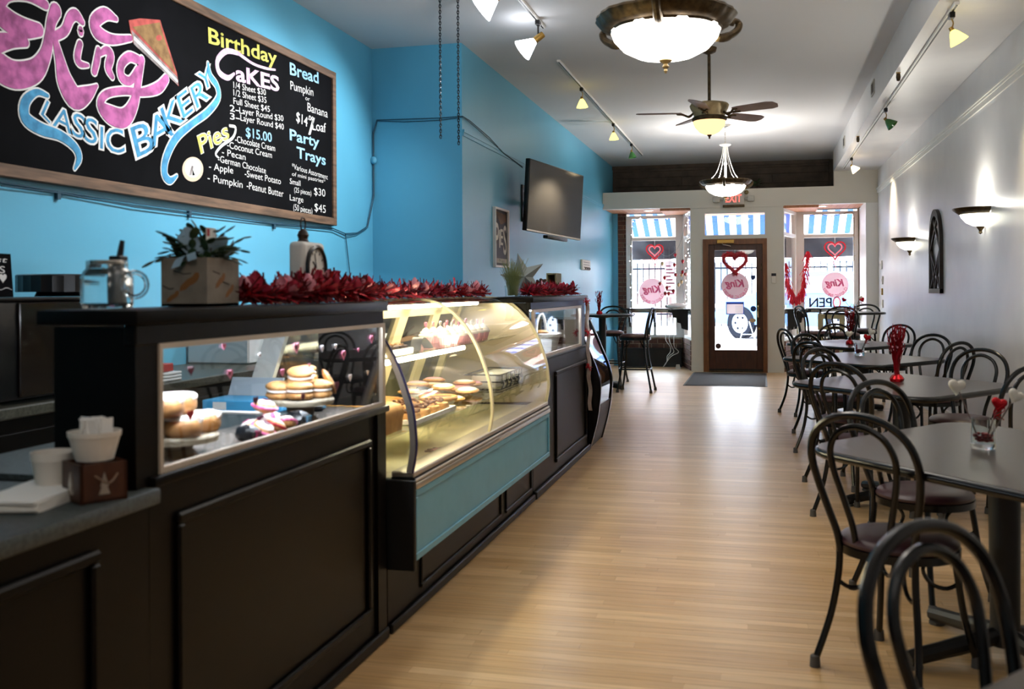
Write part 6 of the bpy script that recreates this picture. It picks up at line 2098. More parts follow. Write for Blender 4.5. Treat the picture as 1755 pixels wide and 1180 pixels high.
# hanging paper streamer on the end of counter B
t = thing('paper_streamer', 'cream paper streamer with red bows hanging on the far counter end', 'streamer', (-1.385, 8.10, 1.25))
g = G()
vs_, fs = [], []
zz = [1.235 - i * 0.032 for i in range(29)]
for i, z in enumerate(zz):
    x = -1.385 + 0.006 * math.sin(i * 0.9)
    yo = 7.98 + 0.15 * (i / 28)
    vs_ += [(x, yo - 0.01, z), (x + 0.035, yo - 0.03, z)]
for i in range(28):
    fs.append((2 * i, 2 * i + 1, 2 * i + 3, 2 * i + 2))
obj('paper_strip', g.add(vs_, fs), 'receipt', t, 60)
for z in (1.235, 0.985, 0.70):
    yb = 7.98 + 0.15 * (1.235 - z) / 0.9
    gg = G()
    for i in range(14):
        a = rn.uniform(0, 2 * PI)
        gg.tube([(-1.365, yb - 0.035, z), (-1.365 + 0.03 * math.cos(a), yb - 0.035 + 0.02 * math.sin(a * 2), z + 0.035 * math.sin(a))], [0.005, 0.002], 4)
    obj('red_bow', gg, 'red_bright', t)

# ================================================================== INSIDE CASE A
ZD = 0.886
def cake_stand(x, y, r, h, label):
    t = thing('cake_stand', label, 'cake stand', (x, y, ZD), group='round wooden cake stands')
    obj('plate', G().lathe([(0, h), (r, h), (r + 0.003, h - 0.006), (r, h - 0.020), (0, h - 0.020)], (x, y, ZD), 36), 'stand_wood', t)
    obj('foot', G().lathe([(0, h - 0.02), (0.05, h - 0.02), (0.045, 0.02), (0.06, 0.004), (0.06, 0.0005), (0, 0.0005)], (x, y, ZD), 24), 'stand_leg', t)
    return ZD + h
S2x, S2y = -1.545, 3.16
z2 = cake_stand(S2x, S2y, 0.112, 0.078, 'round cake stand piled with cream-filled buns, deeper in the case')
S1x, S1y = -1.55, 2.41
z1 = cake_stand(S1x, S1y, 0.112, 0.060, 'round cake stand with wrapped iced rolls at the near end of the case')
def bun(x, y, z, r, tilt, az, label, mat='pastry_light', grp='cream buns on the deeper cake stand'):
    t = thing('cream_bun', label, 'pastry', (x, y, z), group=grp)
    Mx = Matrix.Translation((x, y, z + r * 0.62)) @ Matrix.Rotation(az, 4, 'Z') @ Matrix.Rotation(tilt, 4, 'X')
    obj('bun_half', G().ell((0, 0, 0.018 * r / 0.05), (r, r * 0.95, r * 0.36), 18, 10).xf(Mx), mat, t, 60)
    obj('bun_half', G().ell((0, 0, -0.014 * r / 0.05), (r, r * 0.95, r * 0.34), 18, 10).xf(Mx), mat, t, 60)
    obj('cream', G().ell((0, 0, 0.002), (r * 0.97, r * 0.93, r * 0.22), 18, 8).xf(Mx), 'icing', t, 60)
for i, (dx, dy, dz, tl, az) in enumerate(((0.03, -0.07, 0, 0.0, 0.3), (0.06, 0.02, 0, 0.1, 1.0), (-0.03, 0.0, 0, 0.0, 2.0), (-0.05, -0.06, 0, 0.1, 0.6), (0.0, 0.07, 0, 0, 1.7))):
    bun(S2x + dx, S2y + dy, z2, 0.047, tl, az, 'lower-layer cream bun on the deeper cake stand, ' + ('near the glass at the near side', 'closest to the glass', 'in the centre', 'at the rear near side', 'at the far side')[i])
for dx, dy, tl, az, wh in ((0.02, -0.04, 0.25, 0.4, 'nearer'), (0.0, 0.025, -0.2, 1.2, 'farther')):
    bun(S2x + dx, S2y + dy, z2 + 0.048, 0.047, tl, az, wh + ' cream-filled bun of the upper layer on the deeper cake stand')
t = thing('cookie', 'speckled brown cookie leaning on the cream buns', 'cookie', (S2x + 0.065, S2y + 0.085, z2))
Mx = Matrix.Translation((S2x + 0.07, S2y + 0.08, z2 + 0.05)) @ Matrix.Rotation(0.5, 4, 'Z') @ Matrix.Rotation(1.1, 4, 'Y')
obj('cookie_body', G().ell((0, 0, 0), (0.05, 0.05, 0.014), 18, 8).xf(Mx), 'pastry', t, 60)
g = G()
rn = random.Random(8)
for i in range(14):
    a = rn.uniform(0, 6.28); r = rn.uniform(0, 0.04)
    g.ell((r * math.cos(a), r * math.sin(a), 0.012), 0.004, 6, 4)
obj('chips', g.xf(Mx), 'choc', t)
def roll(x, y, z, r, label):
    t = thing('iced_roll', label, 'pastry', (x, y, z), group='wrapped iced rolls')
    obj('roll_body', G().lathe([(0, 0), (r * 0.85, 0.002), (r, 0.014), (r, 0.034), (r * 0.85, 0.045), (0, 0.047)], (x, y, z), 22), 'pastry', t, 60)
    pts = []
    for i in range(40):
        a = i * 0.42; q = r * 0.9 * (1 - i / 44)
        pts.append((x + q * math.cos(a), y + q * math.sin(a), z + 0.045))
    obj('icing_swirl', G().tube(pts, 0.010, 6), 'icing', t, 60)
for i, (dx, dy, dz) in enumerate(((-0.05, -0.04, 0), (0.05, -0.045, 0), (0.045, 0.055, 0), (-0.05, 0.055, 0))):
    roll(S1x + dx, S1y + dy, z1, 0.052, 'iced roll in the lower layer of the near cake stand, ' + ('rear near side', 'glass near side', 'glass far side', 'rear far side')[i])
for dx, dy, wh in ((0.0, 0.0, 'farther'), (0.015, -0.085, 'nearer')):
    roll(S1x + dx, S1y + dy, z1 + 0.056, 0.056, wh + ' iced roll of the upper layer on the near cake stand')
# blue carton with tongs
t = thing('blue_carton', 'flat bright blue carton with white label in the case', 'box', (-1.88, 3.44, ZD))
obj('carton', G().rbox(-2.03, -1.72, 3.33, 3.54, ZD + 0.001, ZD + 0.042, 0.003, 1), 'box_blue', t)
obj('label', G().box(-1.985, -1.93, 3.3290, 3.33, ZD + 0.008, ZD + 0.036).box(-1.81, -1.78, 3.329, 3.33, ZD + 0.012, ZD + 0.034), 'paper_white', t, None)
obj('lid', G().prism([(3.50, ZD + 0.043), (3.51, ZD + 0.043), (3.545, ZD + 0.11), (3.535, ZD + 0.11)], 'YZ', -2.02, -1.80), 'box_grey', t, None)
t = thing('plastic_tongs', 'white plastic tongs lying in the case', 'tongs', (-1.66, 2.95, ZD))
obj('arm', G().rbox(-1.78, -1.52, 2.93, 2.945, ZD + 0.05, ZD + 0.056, 0.002, 1), 'paper_white', t)
obj('arm', G().rbox(-1.78, -1.52, 2.95, 2.965, ZD + 0.044, ZD + 0.050, 0.002, 1), 'paper_white', t)
obj('prop', G().rbox(-1.79, -1.765, 2.925, 2.97, ZD + 0.001, ZD + 0.058, 0.002, 1), 'paper_white', t)
def bag(x, y, s, m1, m2, label, seed):
    rn = random.Random(seed)
    t = thing('treat_bag', label, 'bag', (x, y, ZD), group='wrapped treats in the case')
    g = G().ell((0, 0, 0), (s, s * 0.7, s * 0.62), 14, 10)
    g.v = [(a * (1 + rn.uniform(-0.12, 0.12)), b * (1 + rn.uniform(-0.12, 0.12)), max(c * (1 + rn.uniform(-0.12, 0.12)), -s * 0.6)) for a, b, c in g.v]
    g.xf(Matrix.Translation((x, y, ZD + s * 0.62)))
    obj('wrapper', g, m1, t, 25)
    g2 = G()
    for i in range(3):
        g2.rbox(x + s * 0.45, x + s * 1.0, y - s * 0.35 + i * s * 0.25, y - s * 0.22 + i * s * 0.25, ZD + s * 0.35, ZD + s * 0.9, 0.003, 1)
    obj('print', g2, m2, t)
bag(-1.475, 2.665, 0.042, 'bag_black', 'bag_maroon', 'black treat bag with maroon print near the cake stand', 1)
bag(-1.475, 2.995, 0.045, 'bag_black', 'bag_teal', 'black treat bag with teal print in front of the blue carton', 2)
bag(-1.60, 3.40, 0.036, 'bag_black', 'bag_teal', 'small dark bag behind the deeper cake stand', 3)
for i, (x, y, r) in enumerate(((-1.46, 2.735, 0.036), (-1.455, 2.80, 0.036), (-1.455, 2.87, 0.034), (-1.52, 2.76, 0.036), (-1.52, 2.84, 0.038), (-1.53, 2.92, 0.034), (-1.49, 2.80, 0.038))):
    top = i == 6
    t = thing('wrapped_cookie', 'pink-trimmed wrapped cookie on top of the pile' if top else ('red' if i % 2 else 'pink') + '-trimmed wrapped cookie, %s in the %s row of the pile' % (('first', 'second', 'third')[i % 3], ('glass-side', 'rear')[i // 3]), 'cookie', (x, y, ZD), group='pile of pink-trimmed cookies')
    z = ZD + (0.060 if top else 0.0)
    Mx = Matrix.Translation((x, y, z + 0.030)) @ Matrix.Rotation(i * 1.1, 4, 'Z') @ Matrix.Rotation(0.5 if not top else 0.2, 4, 'Y')
    obj('cookie_body', G().ell((0, 0, 0), (r, r, 0.020), 16, 8).xf(Mx), 'pastry_light', t, 60)
    obj('icing', G().ell((0, 0, 0.008), (r * 0.85, r * 0.85, 0.014), 16, 8).xf(Mx), 'icing', t, 60)
    obj('trim', G().tube([Mx @ Vector((r * 1.02 * math.cos(a), r * 1.02 * math.sin(a), 0)) for a in [2 * PI * k / 16 for k in range(16)]], 0.005, 5, closed=True), ('bag_pink', 'red_bright')[i % 2], t)
    obj('heart', G().prism([(a, b) for a, b in heart2d(r * 0.7, 16)], 'XY', 0.022, 0.024).xf(Mx), ('heart_maroon', 'bag_pink')[i % 2], t, None)

# ================================================================== INSIDE THE CURVED CASE
Z1s, Z2s = 0.7565, 1.0535
rn = random.Random(17)
for i in range(3):
    t = thing('bread_loaf', ('golden bread loaf nearest the curved end glass', 'golden bread loaf second from the end glass', 'golden bread loaf third from the end glass')[i], 'bread', (-1.55 - i * 0.13, 3.76, Z1s), group='bread loaves')
    x = -1.50 - i * 0.13
    prof = [(-0.05, 0), (0.05, 0), (0.055, 0.05), (0.062, 0.075), (0.045, 0.105), (0.0, 0.115), (-0.045, 0.105), (-0.062, 0.075), (-0.055, 0.05)]
    obj('crust', G().prism([(x + a, Z1s + b) for a, b in prof], 'XZ', 3.685, 3.90), 'bread', t, 50)
def tray(x0, x1, y0, y1, z, label):
    t = thing('white_tray', label, 'tray', ((x0 + x1) / 2, (y0 + y1) / 2, z))
    obj('base', G().rbox(x0, x1, y0, y1, z, z + 0.008, 0.003, 1), 'paper_white', t)
    r = G().box(x0, x1, y0, y0 + 0.008, z + 0.008, z + 0.022).box(x0, x1, y1 - 0.008, y1, z + 0.008, z + 0.022).box(x0, x0 + 0.008, y0, y1, z + 0.008, z + 0.022).box(x1 - 0.008, x1, y0, y1, z + 0.008, z + 0.022)
    obj('rim', r, 'paper_white', t, None)
tray(-1.70, -1.43, 4.02, 4.60, Z1s, 'white tray of pecan rolls on the lower glass shelf')
k = 0
for i in range(4):
    for j in range(2):
        x, y = -1.50 - j * 0.125, 4.10 + i * 0.135
        t = thing('pecan_roll', 'pecan-topped roll, %s from the near end, %s row of the lower tray' % (('first', 'second', 'third', 'fourth')[i], ('front', 'back')[j]), 'pastry', (x, y, Z1s + 0.009), group='pecan rolls on the tray')
        obj('roll_body', G().lathe([(0, 0), (0.055, 0.001), (0.062, 0.015), (0.055, 0.035), (0, 0.042)], (x, y, Z1s + 0.009), 18), 'pastry_light', t, 60)
        g = G()
        for q in range(22):
            a = rn.uniform(0, 6.28); r = rn.uniform(0, 0.05)
            g.ell((x + r * math.cos(a), y + r * math.sin(a), Z1s + 0.05 + rn.uniform(0, 0.014)), (rn.uniform(0.008, 0.014), rn.uniform(0.006, 0.01), 0.006), 6, 4)
        o = obj('pecans', g, 'pastry_dark', t)
        o['kind'] = 'stuff'
def pie(x, y, z, r, top, label):
    t = thing('pie', label, 'pie', (x, y, z), group='pies on the lower shelf')
    obj('tin', G().lathe([(0, 0), (r * 0.8, 0), (r, 0.035), (r * 1.04, 0.036), (r * 0.98, 0.030), (r * 0.78, 0.004), (0, 0.004)], (x, y, z), 26), 'aluminium', t)
    n = 48
    obj('crust', G().tube([(x + r * (1 + 0.03 * math.cos(12 * a)) * math.cos(a), y + r * (1 + 0.03 * math.cos(12 * a)) * math.sin(a), z + 0.042) for a in [2 * PI * i / n for i in range(n)]], 0.012, 6, closed=True), 'pastry_light', t, 60)
    obj('filling', G().lathe([(0, 0.052), (r * 0.6, 0.048), (r * 0.97, 0.040), (r * 0.97, 0.03), (0, 0.03)], (x, y, z), 26), top, t, 60)
pie(-1.82, 4.22, Z1s, 0.115, 'pastry_dark', 'dark-topped pie behind the tray of pecan rolls')
pie(-1.80, 4.52, Z1s, 0.115, 'pastry', 'brown pie behind the far end of the pecan tray')
pie(-1.56, 4.84 - 0.12, Z1s, 0.085, 'pastry_dark', 'small pie just beside the shelf joint')
# cookie piles
for i in range(14):
    x, y = -1.52 - rn.uniform(0, 0.3), 4.92 + i * 0.042
    lay = i % 3
    t = thing('large_cookie', ('white' if i % 2 == 0 else 'pink') + ' frosted cookie on the far lower shelf, %s from the near side' % ('first', 'second', 'third', 'fourth', 'fifth', 'sixth', 'last')[i // 2], 'cookie', (x, y, Z1s), group='frosted cookies on the far lower shelf')
    Mx = Matrix.Translation((x, y, Z1s + 0.016 + lay * 0.026)) @ Matrix.Rotation(rn.uniform(-0.12, 0.12), 4, 'X')
    obj('cookie_body', G().ell((0, 0, 0), (0.065, 0.065, 0.015), 16, 8).xf(Mx), 'pastry_light', t, 60)
    obj('frosting', G().ell((0, 0, 0.006), (0.055, 0.055, 0.012), 16, 8).xf(Mx), ('icing', 'pink_icing')[i % 2], t, 60)
# wire basket with packets
t = thing('wire_basket', 'black scrolled wire basket near the end of the curved case', 'basket', (-1.55, 5.75, Z1s))
for z in (0.006, 0.05, 0.09):
    obj('wire_ring', G().tube([(-1.66, 5.5, Z1s + z), (-1.45, 5.5, Z1s + z), (-1.45, 6.05, Z1s + z), (-1.66, 6.05, Z1s + z)], 0.004, 6, closed=True), 'black_metal', t)
for i in range(6):
    y = 5.54 + i * 0.095
    obj('wire_scroll', G().tube(smooth_path([(-1.45, y, Z1s + 0.006), (-1.447, y + 0.03, Z1s + 0.03), (-1.445, y, Z1s + 0.055), (-1.447, y - 0.015, Z1s + 0.04), (-1.45, y + 0.02, Z1s + 0.09)], 4), 0.0045, 6), 'black_metal', t)
for i in range(3):
    t = thing('paper_packet', ('white paper packet at the front of the wire basket', 'white paper packet in the middle of the wire basket', 'white paper packet at the back of the wire basket')[i], 'packet', (-1.55, 5.6 + i * 0.16, Z1s), group='packets in the wire basket')
    obj('packet', G().rbox(-1.63, -1.48, 5.53 + i * 0.17, 5.67 + i * 0.17, Z1s + 0.012, Z1s + 0.085, 0.012, 2), 'paper', t)
# upper shelf: cupcakes
def cupcake(x, y, z, pick, i):
    t = thing('cupcake', 'frosted cupcake with heart pick, %s from the near end, %s row' % (('first', 'second', 'third', 'fourth', 'fifth', 'sixth', 'seventh')[i // 2], ('front', 'back')[i % 2]), 'cupcake', (x, y, z), group='cupcakes on the upper shelf, ' + ('front row' if i % 2 == 0 else 'back row'))
    n = 28
    vs_, fs = [], []
    for r, zz in ((0.025, 0.001), (0.036, 0.040)):
        for k in range(n):
            a = 2 * PI * k / n
            q = r * (1 + 0.05 * (-1) ** k)
            vs_.append((x + q * math.cos(a), y + q * math.sin(a), z + zz))
    for k in range(n):
        fs.append((k, (k + 1) % n, n + (k + 1) % n, n + k))
    obj('paper_case', G().add(vs_, fs), 'pink_icing', t, None)
    obj('frosting', G().lathe([(0.038, 0.038), (0.040, 0.048), (0.030, 0.056), (0.032, 0.062), (0.020, 0.070), (0.020, 0.075), (0.008, 0.084), (0, 0.088)], (x, y, z), 20), 'icing', t, 60)
    obj('pick', G().prism([(y + a, z + 0.102 + b) for a, b in heart2d(0.034, 16)], 'YZ', x - 0.003, x + 0.003), pick, t, None)
i = 0
for y in (4.86, 4.98, 5.10, 5.22, 5.34, 5.46, 5.58):
    for x in (-1.57, -1.69):
        cupcake(x, y + (0.05 if x < -1.6 else 0), Z2s, ('pink_icing', 'heart_pink', 'paper_white')[i % 3], i)
        i += 1
tray(-1.80, -1.54, 3.80, 4.30, Z2s, 'white tray of brown bars on the upper glass shelf')
for i in range(8):
    x, y = -1.60 - (i % 2) * 0.12, 3.87 + (i // 2) * 0.115
    t = thing('brownie', 'crumb-topped brown bar, %s from the near end, %s row of the upper tray' % (('first', 'second', 'third', 'fourth')[i // 2], ('front', 'back')[i % 2]), 'pastry', (x, y, Z2s), group='brown bars on the upper tray')
    obj('bar', G().rbox(x - 0.05, x + 0.05, y - 0.045, y + 0.045, Z2s + 0.009, Z2s + 0.035, 0.006, 2), 'pastry_dark', t)
    g = G()
    for q in range(10):
        g.ell((x + rn.uniform(-0.04, 0.04), y + rn.uniform(-0.035, 0.035), Z2s + 0.036), 0.007, 6, 4)
    obj('crumbs', g, 'pastry_light', t)
t = thing('black_bow', 'black ribbon loop on the upper glass shelf', 'ribbon', (-1.56, 4.42, Z2s))
g = G()
P = smooth_path([(-1.545, 4.34, Z2s + 0.002), (-1.55, 4.37, Z2s + 0.045), (-1.555, 4.42, Z2s + 0.06), (-1.55, 4.48, Z2s + 0.04), (-1.545, 4.53, Z2s + 0.002)], 5)
vs_, fs = [], []
for p_ in P:
    vs_ += [(p_.x + 0.025, p_.y, p_.z), (p_.x - 0.025, p_.y, p_.z)]
for q in range(len(P) - 1):
    fs.append((2 * q, 2 * q + 1, 2 * q + 3, 2 * q + 2))
obj('ribbon', g.add(vs_, fs), 'black_satin', t, 60)
t = thing('leaf_ornament', 'brown and pink leaf-shaped ornament lying on the case grille', 'ornament', (-1.37, 4.22, 0.62))
lf = [(0, -0.075), (0.02, -0.05), (0.045, -0.05), (0.03, -0.02), (0.05, 0.0), (0.03, 0.02), (0.04, 0.05), (0.012, 0.045), (0, 0.08), (-0.012, 0.045), (-0.04, 0.05), (-0.03, 0.02), (-0.05, 0.0), (-0.03, -0.02), (-0.045, -0.05), (-0.02, -0.05)]
obj('leaf', G().prism([(-1.40 + a, 4.22 + b) for a, b in lf], 'XY', 0.6195, 0.626), 'decal_brown', t, None)
obj('leaf_inlay', G().prism([(-1.40 + a * 0.5, 4.22 + b * 0.6) for a, b in lf], 'XY', 0.626, 0.6275), 'petal_pink', t, None)

# ================================================================== INSIDE COUNTER B
bxx, bxy, bz = -1.60, 7.30, 0.8805
t = thing('wicker_basket', 'white wicker basket with tall handle behind the far glass', 'basket', (bxx, bxy, bz))
wk = G()
for i in range(9):
    z = bz + 0.006 + i * 0.013
    r = 0.105 + i * 0.0035
    pts = []
    for k in range(40):
        a = 2 * PI * k / 40
        q = r + 0.004 * (-1) ** (k + i)
        pts.append((bxx + q * math.cos(a), bxy + q * 1.25 * math.sin(a), z))
    wk.tube(pts, 0.0062, 5, closed=True)
obj('woven_side', wk, 'wicker', t, 60)
obj('bottom', G().lathe([(0, 0.0), (0.105, 0.0), (0.105, 0.004), (0, 0.004)], (bxx, bxy, bz), 20), 'wicker', t)
obj('rim', G().tube([(bxx + 0.142 * math.cos(a), bxy + 0.175 * math.sin(a), bz + 0.125) for a in [2 * PI * k / 36 for k in range(36)]], 0.009, 7, closed=True), 'wicker', t, 60)
obj('handle', G().tube([(bxx, bxy + 0.17 * math.cos(a), bz + 0.12 + 0.155 * math.sin(a)) for a in [PI * k / 18 for k in range(19)]], 0.010, 8), 'wicker', t, 60)
for i in range(4):
    t = thing('basket_cookie', ('pale cookie at the near side of the wicker basket', 'pale cookie in the middle of the wicker basket', 'pale cookie at the far side of the wicker basket', 'pale cookie on top in the wicker basket')[i], 'cookie', (bxx, bxy, bz + 0.08), group='cookies in the wicker basket')
    c = ((0.03, -0.07, 0.115), (0.03, 0.02, 0.118), (0.03, 0.09, 0.115), (0.0, 0.0, 0.138))[i]
    obj('cookie_body', G().ell((bxx + c[0], bxy + c[1], bz + c[2]), (0.055, 0.055, 0.016), 16, 8), 'pastry_light', t, 60)
t = thing('price_card', 'white folded card beside the wicker basket', 'card', (-1.50, 6.95, bz))
obj('card', G().prism([(6.90, bz), (6.904, bz), (6.93, bz + 0.1), (6.926, bz + 0.1)], 'YZ', -1.55, -1.44), 'paper_white', t, None)
obj('card_back', G().prism([(6.96, bz), (6.956, bz), (6.926, bz + 0.1), (6.93, bz + 0.1)], 'YZ', -1.55, -1.44), 'paper_white', t, None)

# ================================================================== BAY DECORATIONS
def rope_heart(cx, cz, y, w, label, ztop):
    t = thing('rope_heart', label, 'heart light', (cx, y, cz), group='heart lights in the windows')
    for s, m, n in ((1.0, 'rope_red', 40), (0.66, 'rope_pink', 36)):
        pts = [(cx + a * s, y, cz + b * s + (0.0 if s == 1 else 0.01)) for a, b in heart2d(w, n)]
        obj('rope_light', G().tube(pts, 0.011, 7, closed=True), m, t, 60)
    obj('string', G().tube([(cx, y, cz + w * 0.26), (cx, y, ztop)], 0.003, 5), 'paper_white', t)
    dr = G().tube([(cx - w * 0.18, y, cz - w * 0.42), (cx + 0.01, y, cz - w * 0.9), (cx + w * 0.16, y, cz - w * 0.42)], 0.007, 6)
    obj('drip_string', dr, 'rope_pink', t)
c = onY(1122, 430, YW - 0.1)
rope_heart(c.x, c.z, YW - 0.1, 0.29, 'unlit pink and red rope heart with a painted glow hanging in the left window', 2.22)
c = onY(1431, 427, YW - 0.1)
rope_heart(c.x, c.z, YW - 0.1, 0.33, 'red beaded rope heart hanging in the right window', 2.22)
# tinsel heart wreath on the door
t = thing('heart_wreath', 'bushy red tinsel heart wreath hanging on the glass door', 'wreath', (-0.40, YD, 1.78))
pts = [(-0.40 + a, YD - 0.005, 1.765 + b) for a, b in heart2d(0.355, 44)]
obj('heart_ring', G().tube(pts, 0.024, 7, closed=True), 'red_bright', t, 60)
rn = random.Random(4)
g = G()
for i in range(1800):
    k = rn.randrange(44)
    f = rn.random()
    a, b = Vector(pts[k]), Vector(pts[(k + 1) % 44])
    q = a.lerp(b, f)
    d = Vector((rn.gauss(0, 1), rn.gauss(0, 0.5), rn.gauss(0, 1))).normalized()
    if d.y > 0: d.y = -d.y
    w = d.orthogonal().normalized() * 0.005
    e = q + d * rn.uniform(0.035, 0.075)
    e.y = min(e.y, YD + 0.008)
    g.add([tuple(q - w), tuple(q + w), tuple(e)], [(0, 1, 2)])
o = raw_obj('tinsel', g, 'tinsel_red', t)
o['kind'] = 'stuff'
obj('hanger', G().tube([(-0.40, YD - 0.01, 1.84), (-0.40, YD + 0.0, 1.96)], 0.002, 5), 'paper_white', t)
# strawberry strings by the left bay
t = thing('strawberry_garland', 'strings of little red strawberries beside the left window', 'garland', (-1.45, 17.1, 1.6))
sp = [(1135, 451), (1156, 453), (1170, 447), (1170, 465), (1158, 470), (1168, 470), (1175, 469), (1139, 475), (1140, 502), (1146, 502), (1168, 482), (1157, 436), (1154, 498), (1143, 492), (1131, 485), (1163, 487)]
for i, (px, py) in enumerate(sp):
    yy = 17.18 - 0.02 * (i % 4)
    c = onY(px, py, yy)
    b = obj('strawberry', G().lathe([(0, -0.045), (0.012, -0.038), (0.028, -0.005), (0.024, 0.014), (0, 0.02)], (c.x, yy, c.z), 10), 'red_bright' if i % 5 else 'decal_tan', t, 60)
    obj('leaf_cap', G().lathe([(0, 0.03), (0.018, 0.02), (0.024, 0.008), (0, 0.016)], (c.x, yy, c.z), 6), 'leaf', b, None)
for k in range(5):
    x = -1.70 + k * 0.09
    z0_ = 1.98 + 0.03 * k
    obj('string', G().tube([(x, 17.17, z0_), (x + 0.01, 17.17, 1.25 + 0.1 * (k % 3))], 0.0018, 4), 'star_metal', t)
P = smooth_path([(-1.72, 17.17, 2.0), (-1.55, 17.17, 1.90), (-1.36, 17.17, 2.06), (-1.24, 17.0, 2.4)], 6)
obj('string', G().tube(P, 0.0025, 5), 'star_metal', t)
# fairy lights
def fairy(name, strands, label, loc, mat='fairy', wire='cable_white'):
    t = thing(name, label, 'string lights', loc)
    rn = random.Random(len(strands))
    for pts in strands:
        P = smooth_path(pts, 6)
        w = obj('wire', G().tube(P, 0.004, 5), wire, t, 60)
        g = G()
        for q in P[::2]:
            g.ell(q + Vector((rn.uniform(-0.012, 0.012), -0.01, rn.uniform(-0.01, 0.01))), 0.009, 6, 4)
        obj('bulbs', g, mat, w)
fairy('fairy_lights', [[(-1.14, 16.62, 2.6), (-1.15, 16.64, 2.1), (-1.145, 16.63, 1.6), (-1.15, 16.64, 1.05)], [(-1.19, 16.85, 2.6), (-1.185, 16.86, 2.0), (-1.195, 16.85, 1.4), (-1.19, 16.86, 1.02)], [(-1.235, 17.08, 2.6), (-1.23, 17.1, 1.9), (-1.24, 17.1, 1.3), (-1.235, 17.1, 1.02)]],
      'vertical strands of white fairy lights on the angled left pane', (-1.19, 16.85, 2.6))
fairy('fairy_lights', [[(0.74, 17.43, 2.54), (0.95, 17.435, 2.58), (1.15, 17.43, 2.54), (1.35, 17.435, 2.58), (1.49, 17.435, 2.58), (1.51, 17.435, 2.3), (1.50, 17.435, 2.05), (1.51, 17.435, 1.8)]],
      'dark wired string lights around the top of the right window', (1.1, 17.43, 2.55), 'decal_tan', 'bronze')
fairy('fairy_lights', [[(-2.2, 17.38, 1.0), (-2.21, 17.38, 1.6), (-2.19, 17.38, 2.3), (-2.1, 17.38, 2.56), (-1.8, 17.38, 2.54), (-1.48, 17.38, 2.56)]],
      'string lights along the frame of the left window', (-2.2, 17.38, 2.0), 'fairy', 'bronze')
# red fringe garland in the right bay
t = thing('fringe_garland', 'shiny red fringe garland swagged in the right bay', 'garland', (0.55, 17.0, 1.5))
P = smooth_path([onY(1346, 452, 16.75), onY(1351, 485, 16.80), onY(1358, 506, 16.95), onY(1366, 510, 17.05), onY(1374, 500, 17.15), onY(1380, 470, 17.22), onY(1384, 432, 17.25)], 5)
obj('cord', G().tube(P, 0.004, 5), 'red_bright', t)
rn = random.Random(12)
for i, q in enumerate(P):
    g = G()
    for k in range(18):
        dx, dy = rn.gauss(0, 0.028), rn.gauss(0, 0.02)
        L = rn.uniform(0.08, 0.13)
        w = Vector((rn.uniform(-1, 1), rn.uniform(-0.4, 0.4), 0)).normalized() * 0.005
        a = q + Vector((dx * 0.3, dy * 0.3, 0.015)); b = q + Vector((dx, dy, -L * 0.5)); c = q + Vector((dx * 1.4, dy * 1.2, -L))
        g.add([tuple(a - w), tuple(a + w), tuple(b + w), tuple(b - w), tuple(c + w), tuple(c - w)], [(0, 1, 2, 3), (3, 2, 4, 5)])
    raw_obj('fringe_tassel', g, 'tinsel_red', t)
# OPEN neon sign, facing the street
t = thing('open_sign', 'dark neon letter sign seen from behind on the right window shelf', 'neon sign', (1.03, YW - 0.12, 1.01))
zs = 1.10
put_text('PEN', 0.965, zs, 0.36, YW - 0.125, 'neon_dark', t, h=0.155, mirror=True, bold=0.012, ext=0.012)
ovc = (1.225, zs + 0.0)
obj('letter_o', G().tube([(ovc[0] + 0.055 * math.cos(a), YW - 0.125, ovc[1] + 0.085 * math.sin(a)) for a in [2 * PI * k / 30 for k in range(30)]], 0.013, 8, closed=True), 'neon_dark', t, 60)
obj('letter_o_tube', G().tube([(ovc[0] + 0.050 * math.cos(a), YW - 0.14, ovc[1] + 0.078 * math.sin(a)) for a in [2 * PI * k / 30 for k in range(30)]], 0.006, 7, closed=True), 'neon_red', t, 60)
for x in (0.80, 1.0, 1.22):
    obj('standoff', G().tube([(x, YW - 0.12, 1.009), (x, YW - 0.12, 1.04)], 0.006, 6), 'neon_red', t)
obj('base_bar', G().box(0.78, 1.27, YW - 0.13, YW - 0.115, 1.030, 1.038), 'neon_dark', t, None)
# white cloth heap and cables on the left ledge
t = thing('white_cloth', 'crumpled white cloth heaped on the left window shelf', 'cloth', (-1.32, 17.15, 1.008))
g = G().ell((0, 0, 0.03), (0.19, 0.10, 0.045), 22, 12)
rn = random.Random(2)
g.v = [(a * (1 + rn.uniform(-0.14, 0.14)), b * (1 + rn.uniform(-0.14, 0.14)), max(c * (1 + rn.uniform(-0.3, 0.4)), 0.001)) for a, b, c in g.v]
obj('fabric', g.xf(Matrix.Translation((-1.40, 17.2, 1.009))), 'paper_white', t, 80)
t = thing('power_cord', 'tangled white cords hanging from the left window shelf to the floor', 'cord', (-1.5, 17.1, 0))
for dx in (0.0, 0.04, -0.03):
    P = smooth_path([(-1.50 + dx, 17.08, 0.99), (-1.49 + dx, 17.07, 0.75), (-1.52 + dx * 2, 17.06, 0.5), (-1.47 + dx, 17.05, 0.36), (-1.44 + dx * 2, 17.05, 0.27), (-1.52 + dx, 17.04, 0.2), (-1.56, 17.03, 0.10), (-1.62, 17.0, 0.012)], 5)
    obj('cord', G().tube(P, 0.006, 6), 'cable_white', t, 60)
t = thing('floor_plug', 'small white plug box on the floor beside the low brick wall', 'plug', (-1.36, 16.9, 0))
obj('body', G().prism([(-1.40, 0.001), (-1.32, 0.001), (-1.335, 0.07), (-1.385, 0.07)], 'XZ', 16.86, 16.94), 'outlet', t, None)
t = thing('ledge_plant', 'dark leafy plant on the ledge above the right bay', 'plant', (-0.1, 16.95, ZH1))
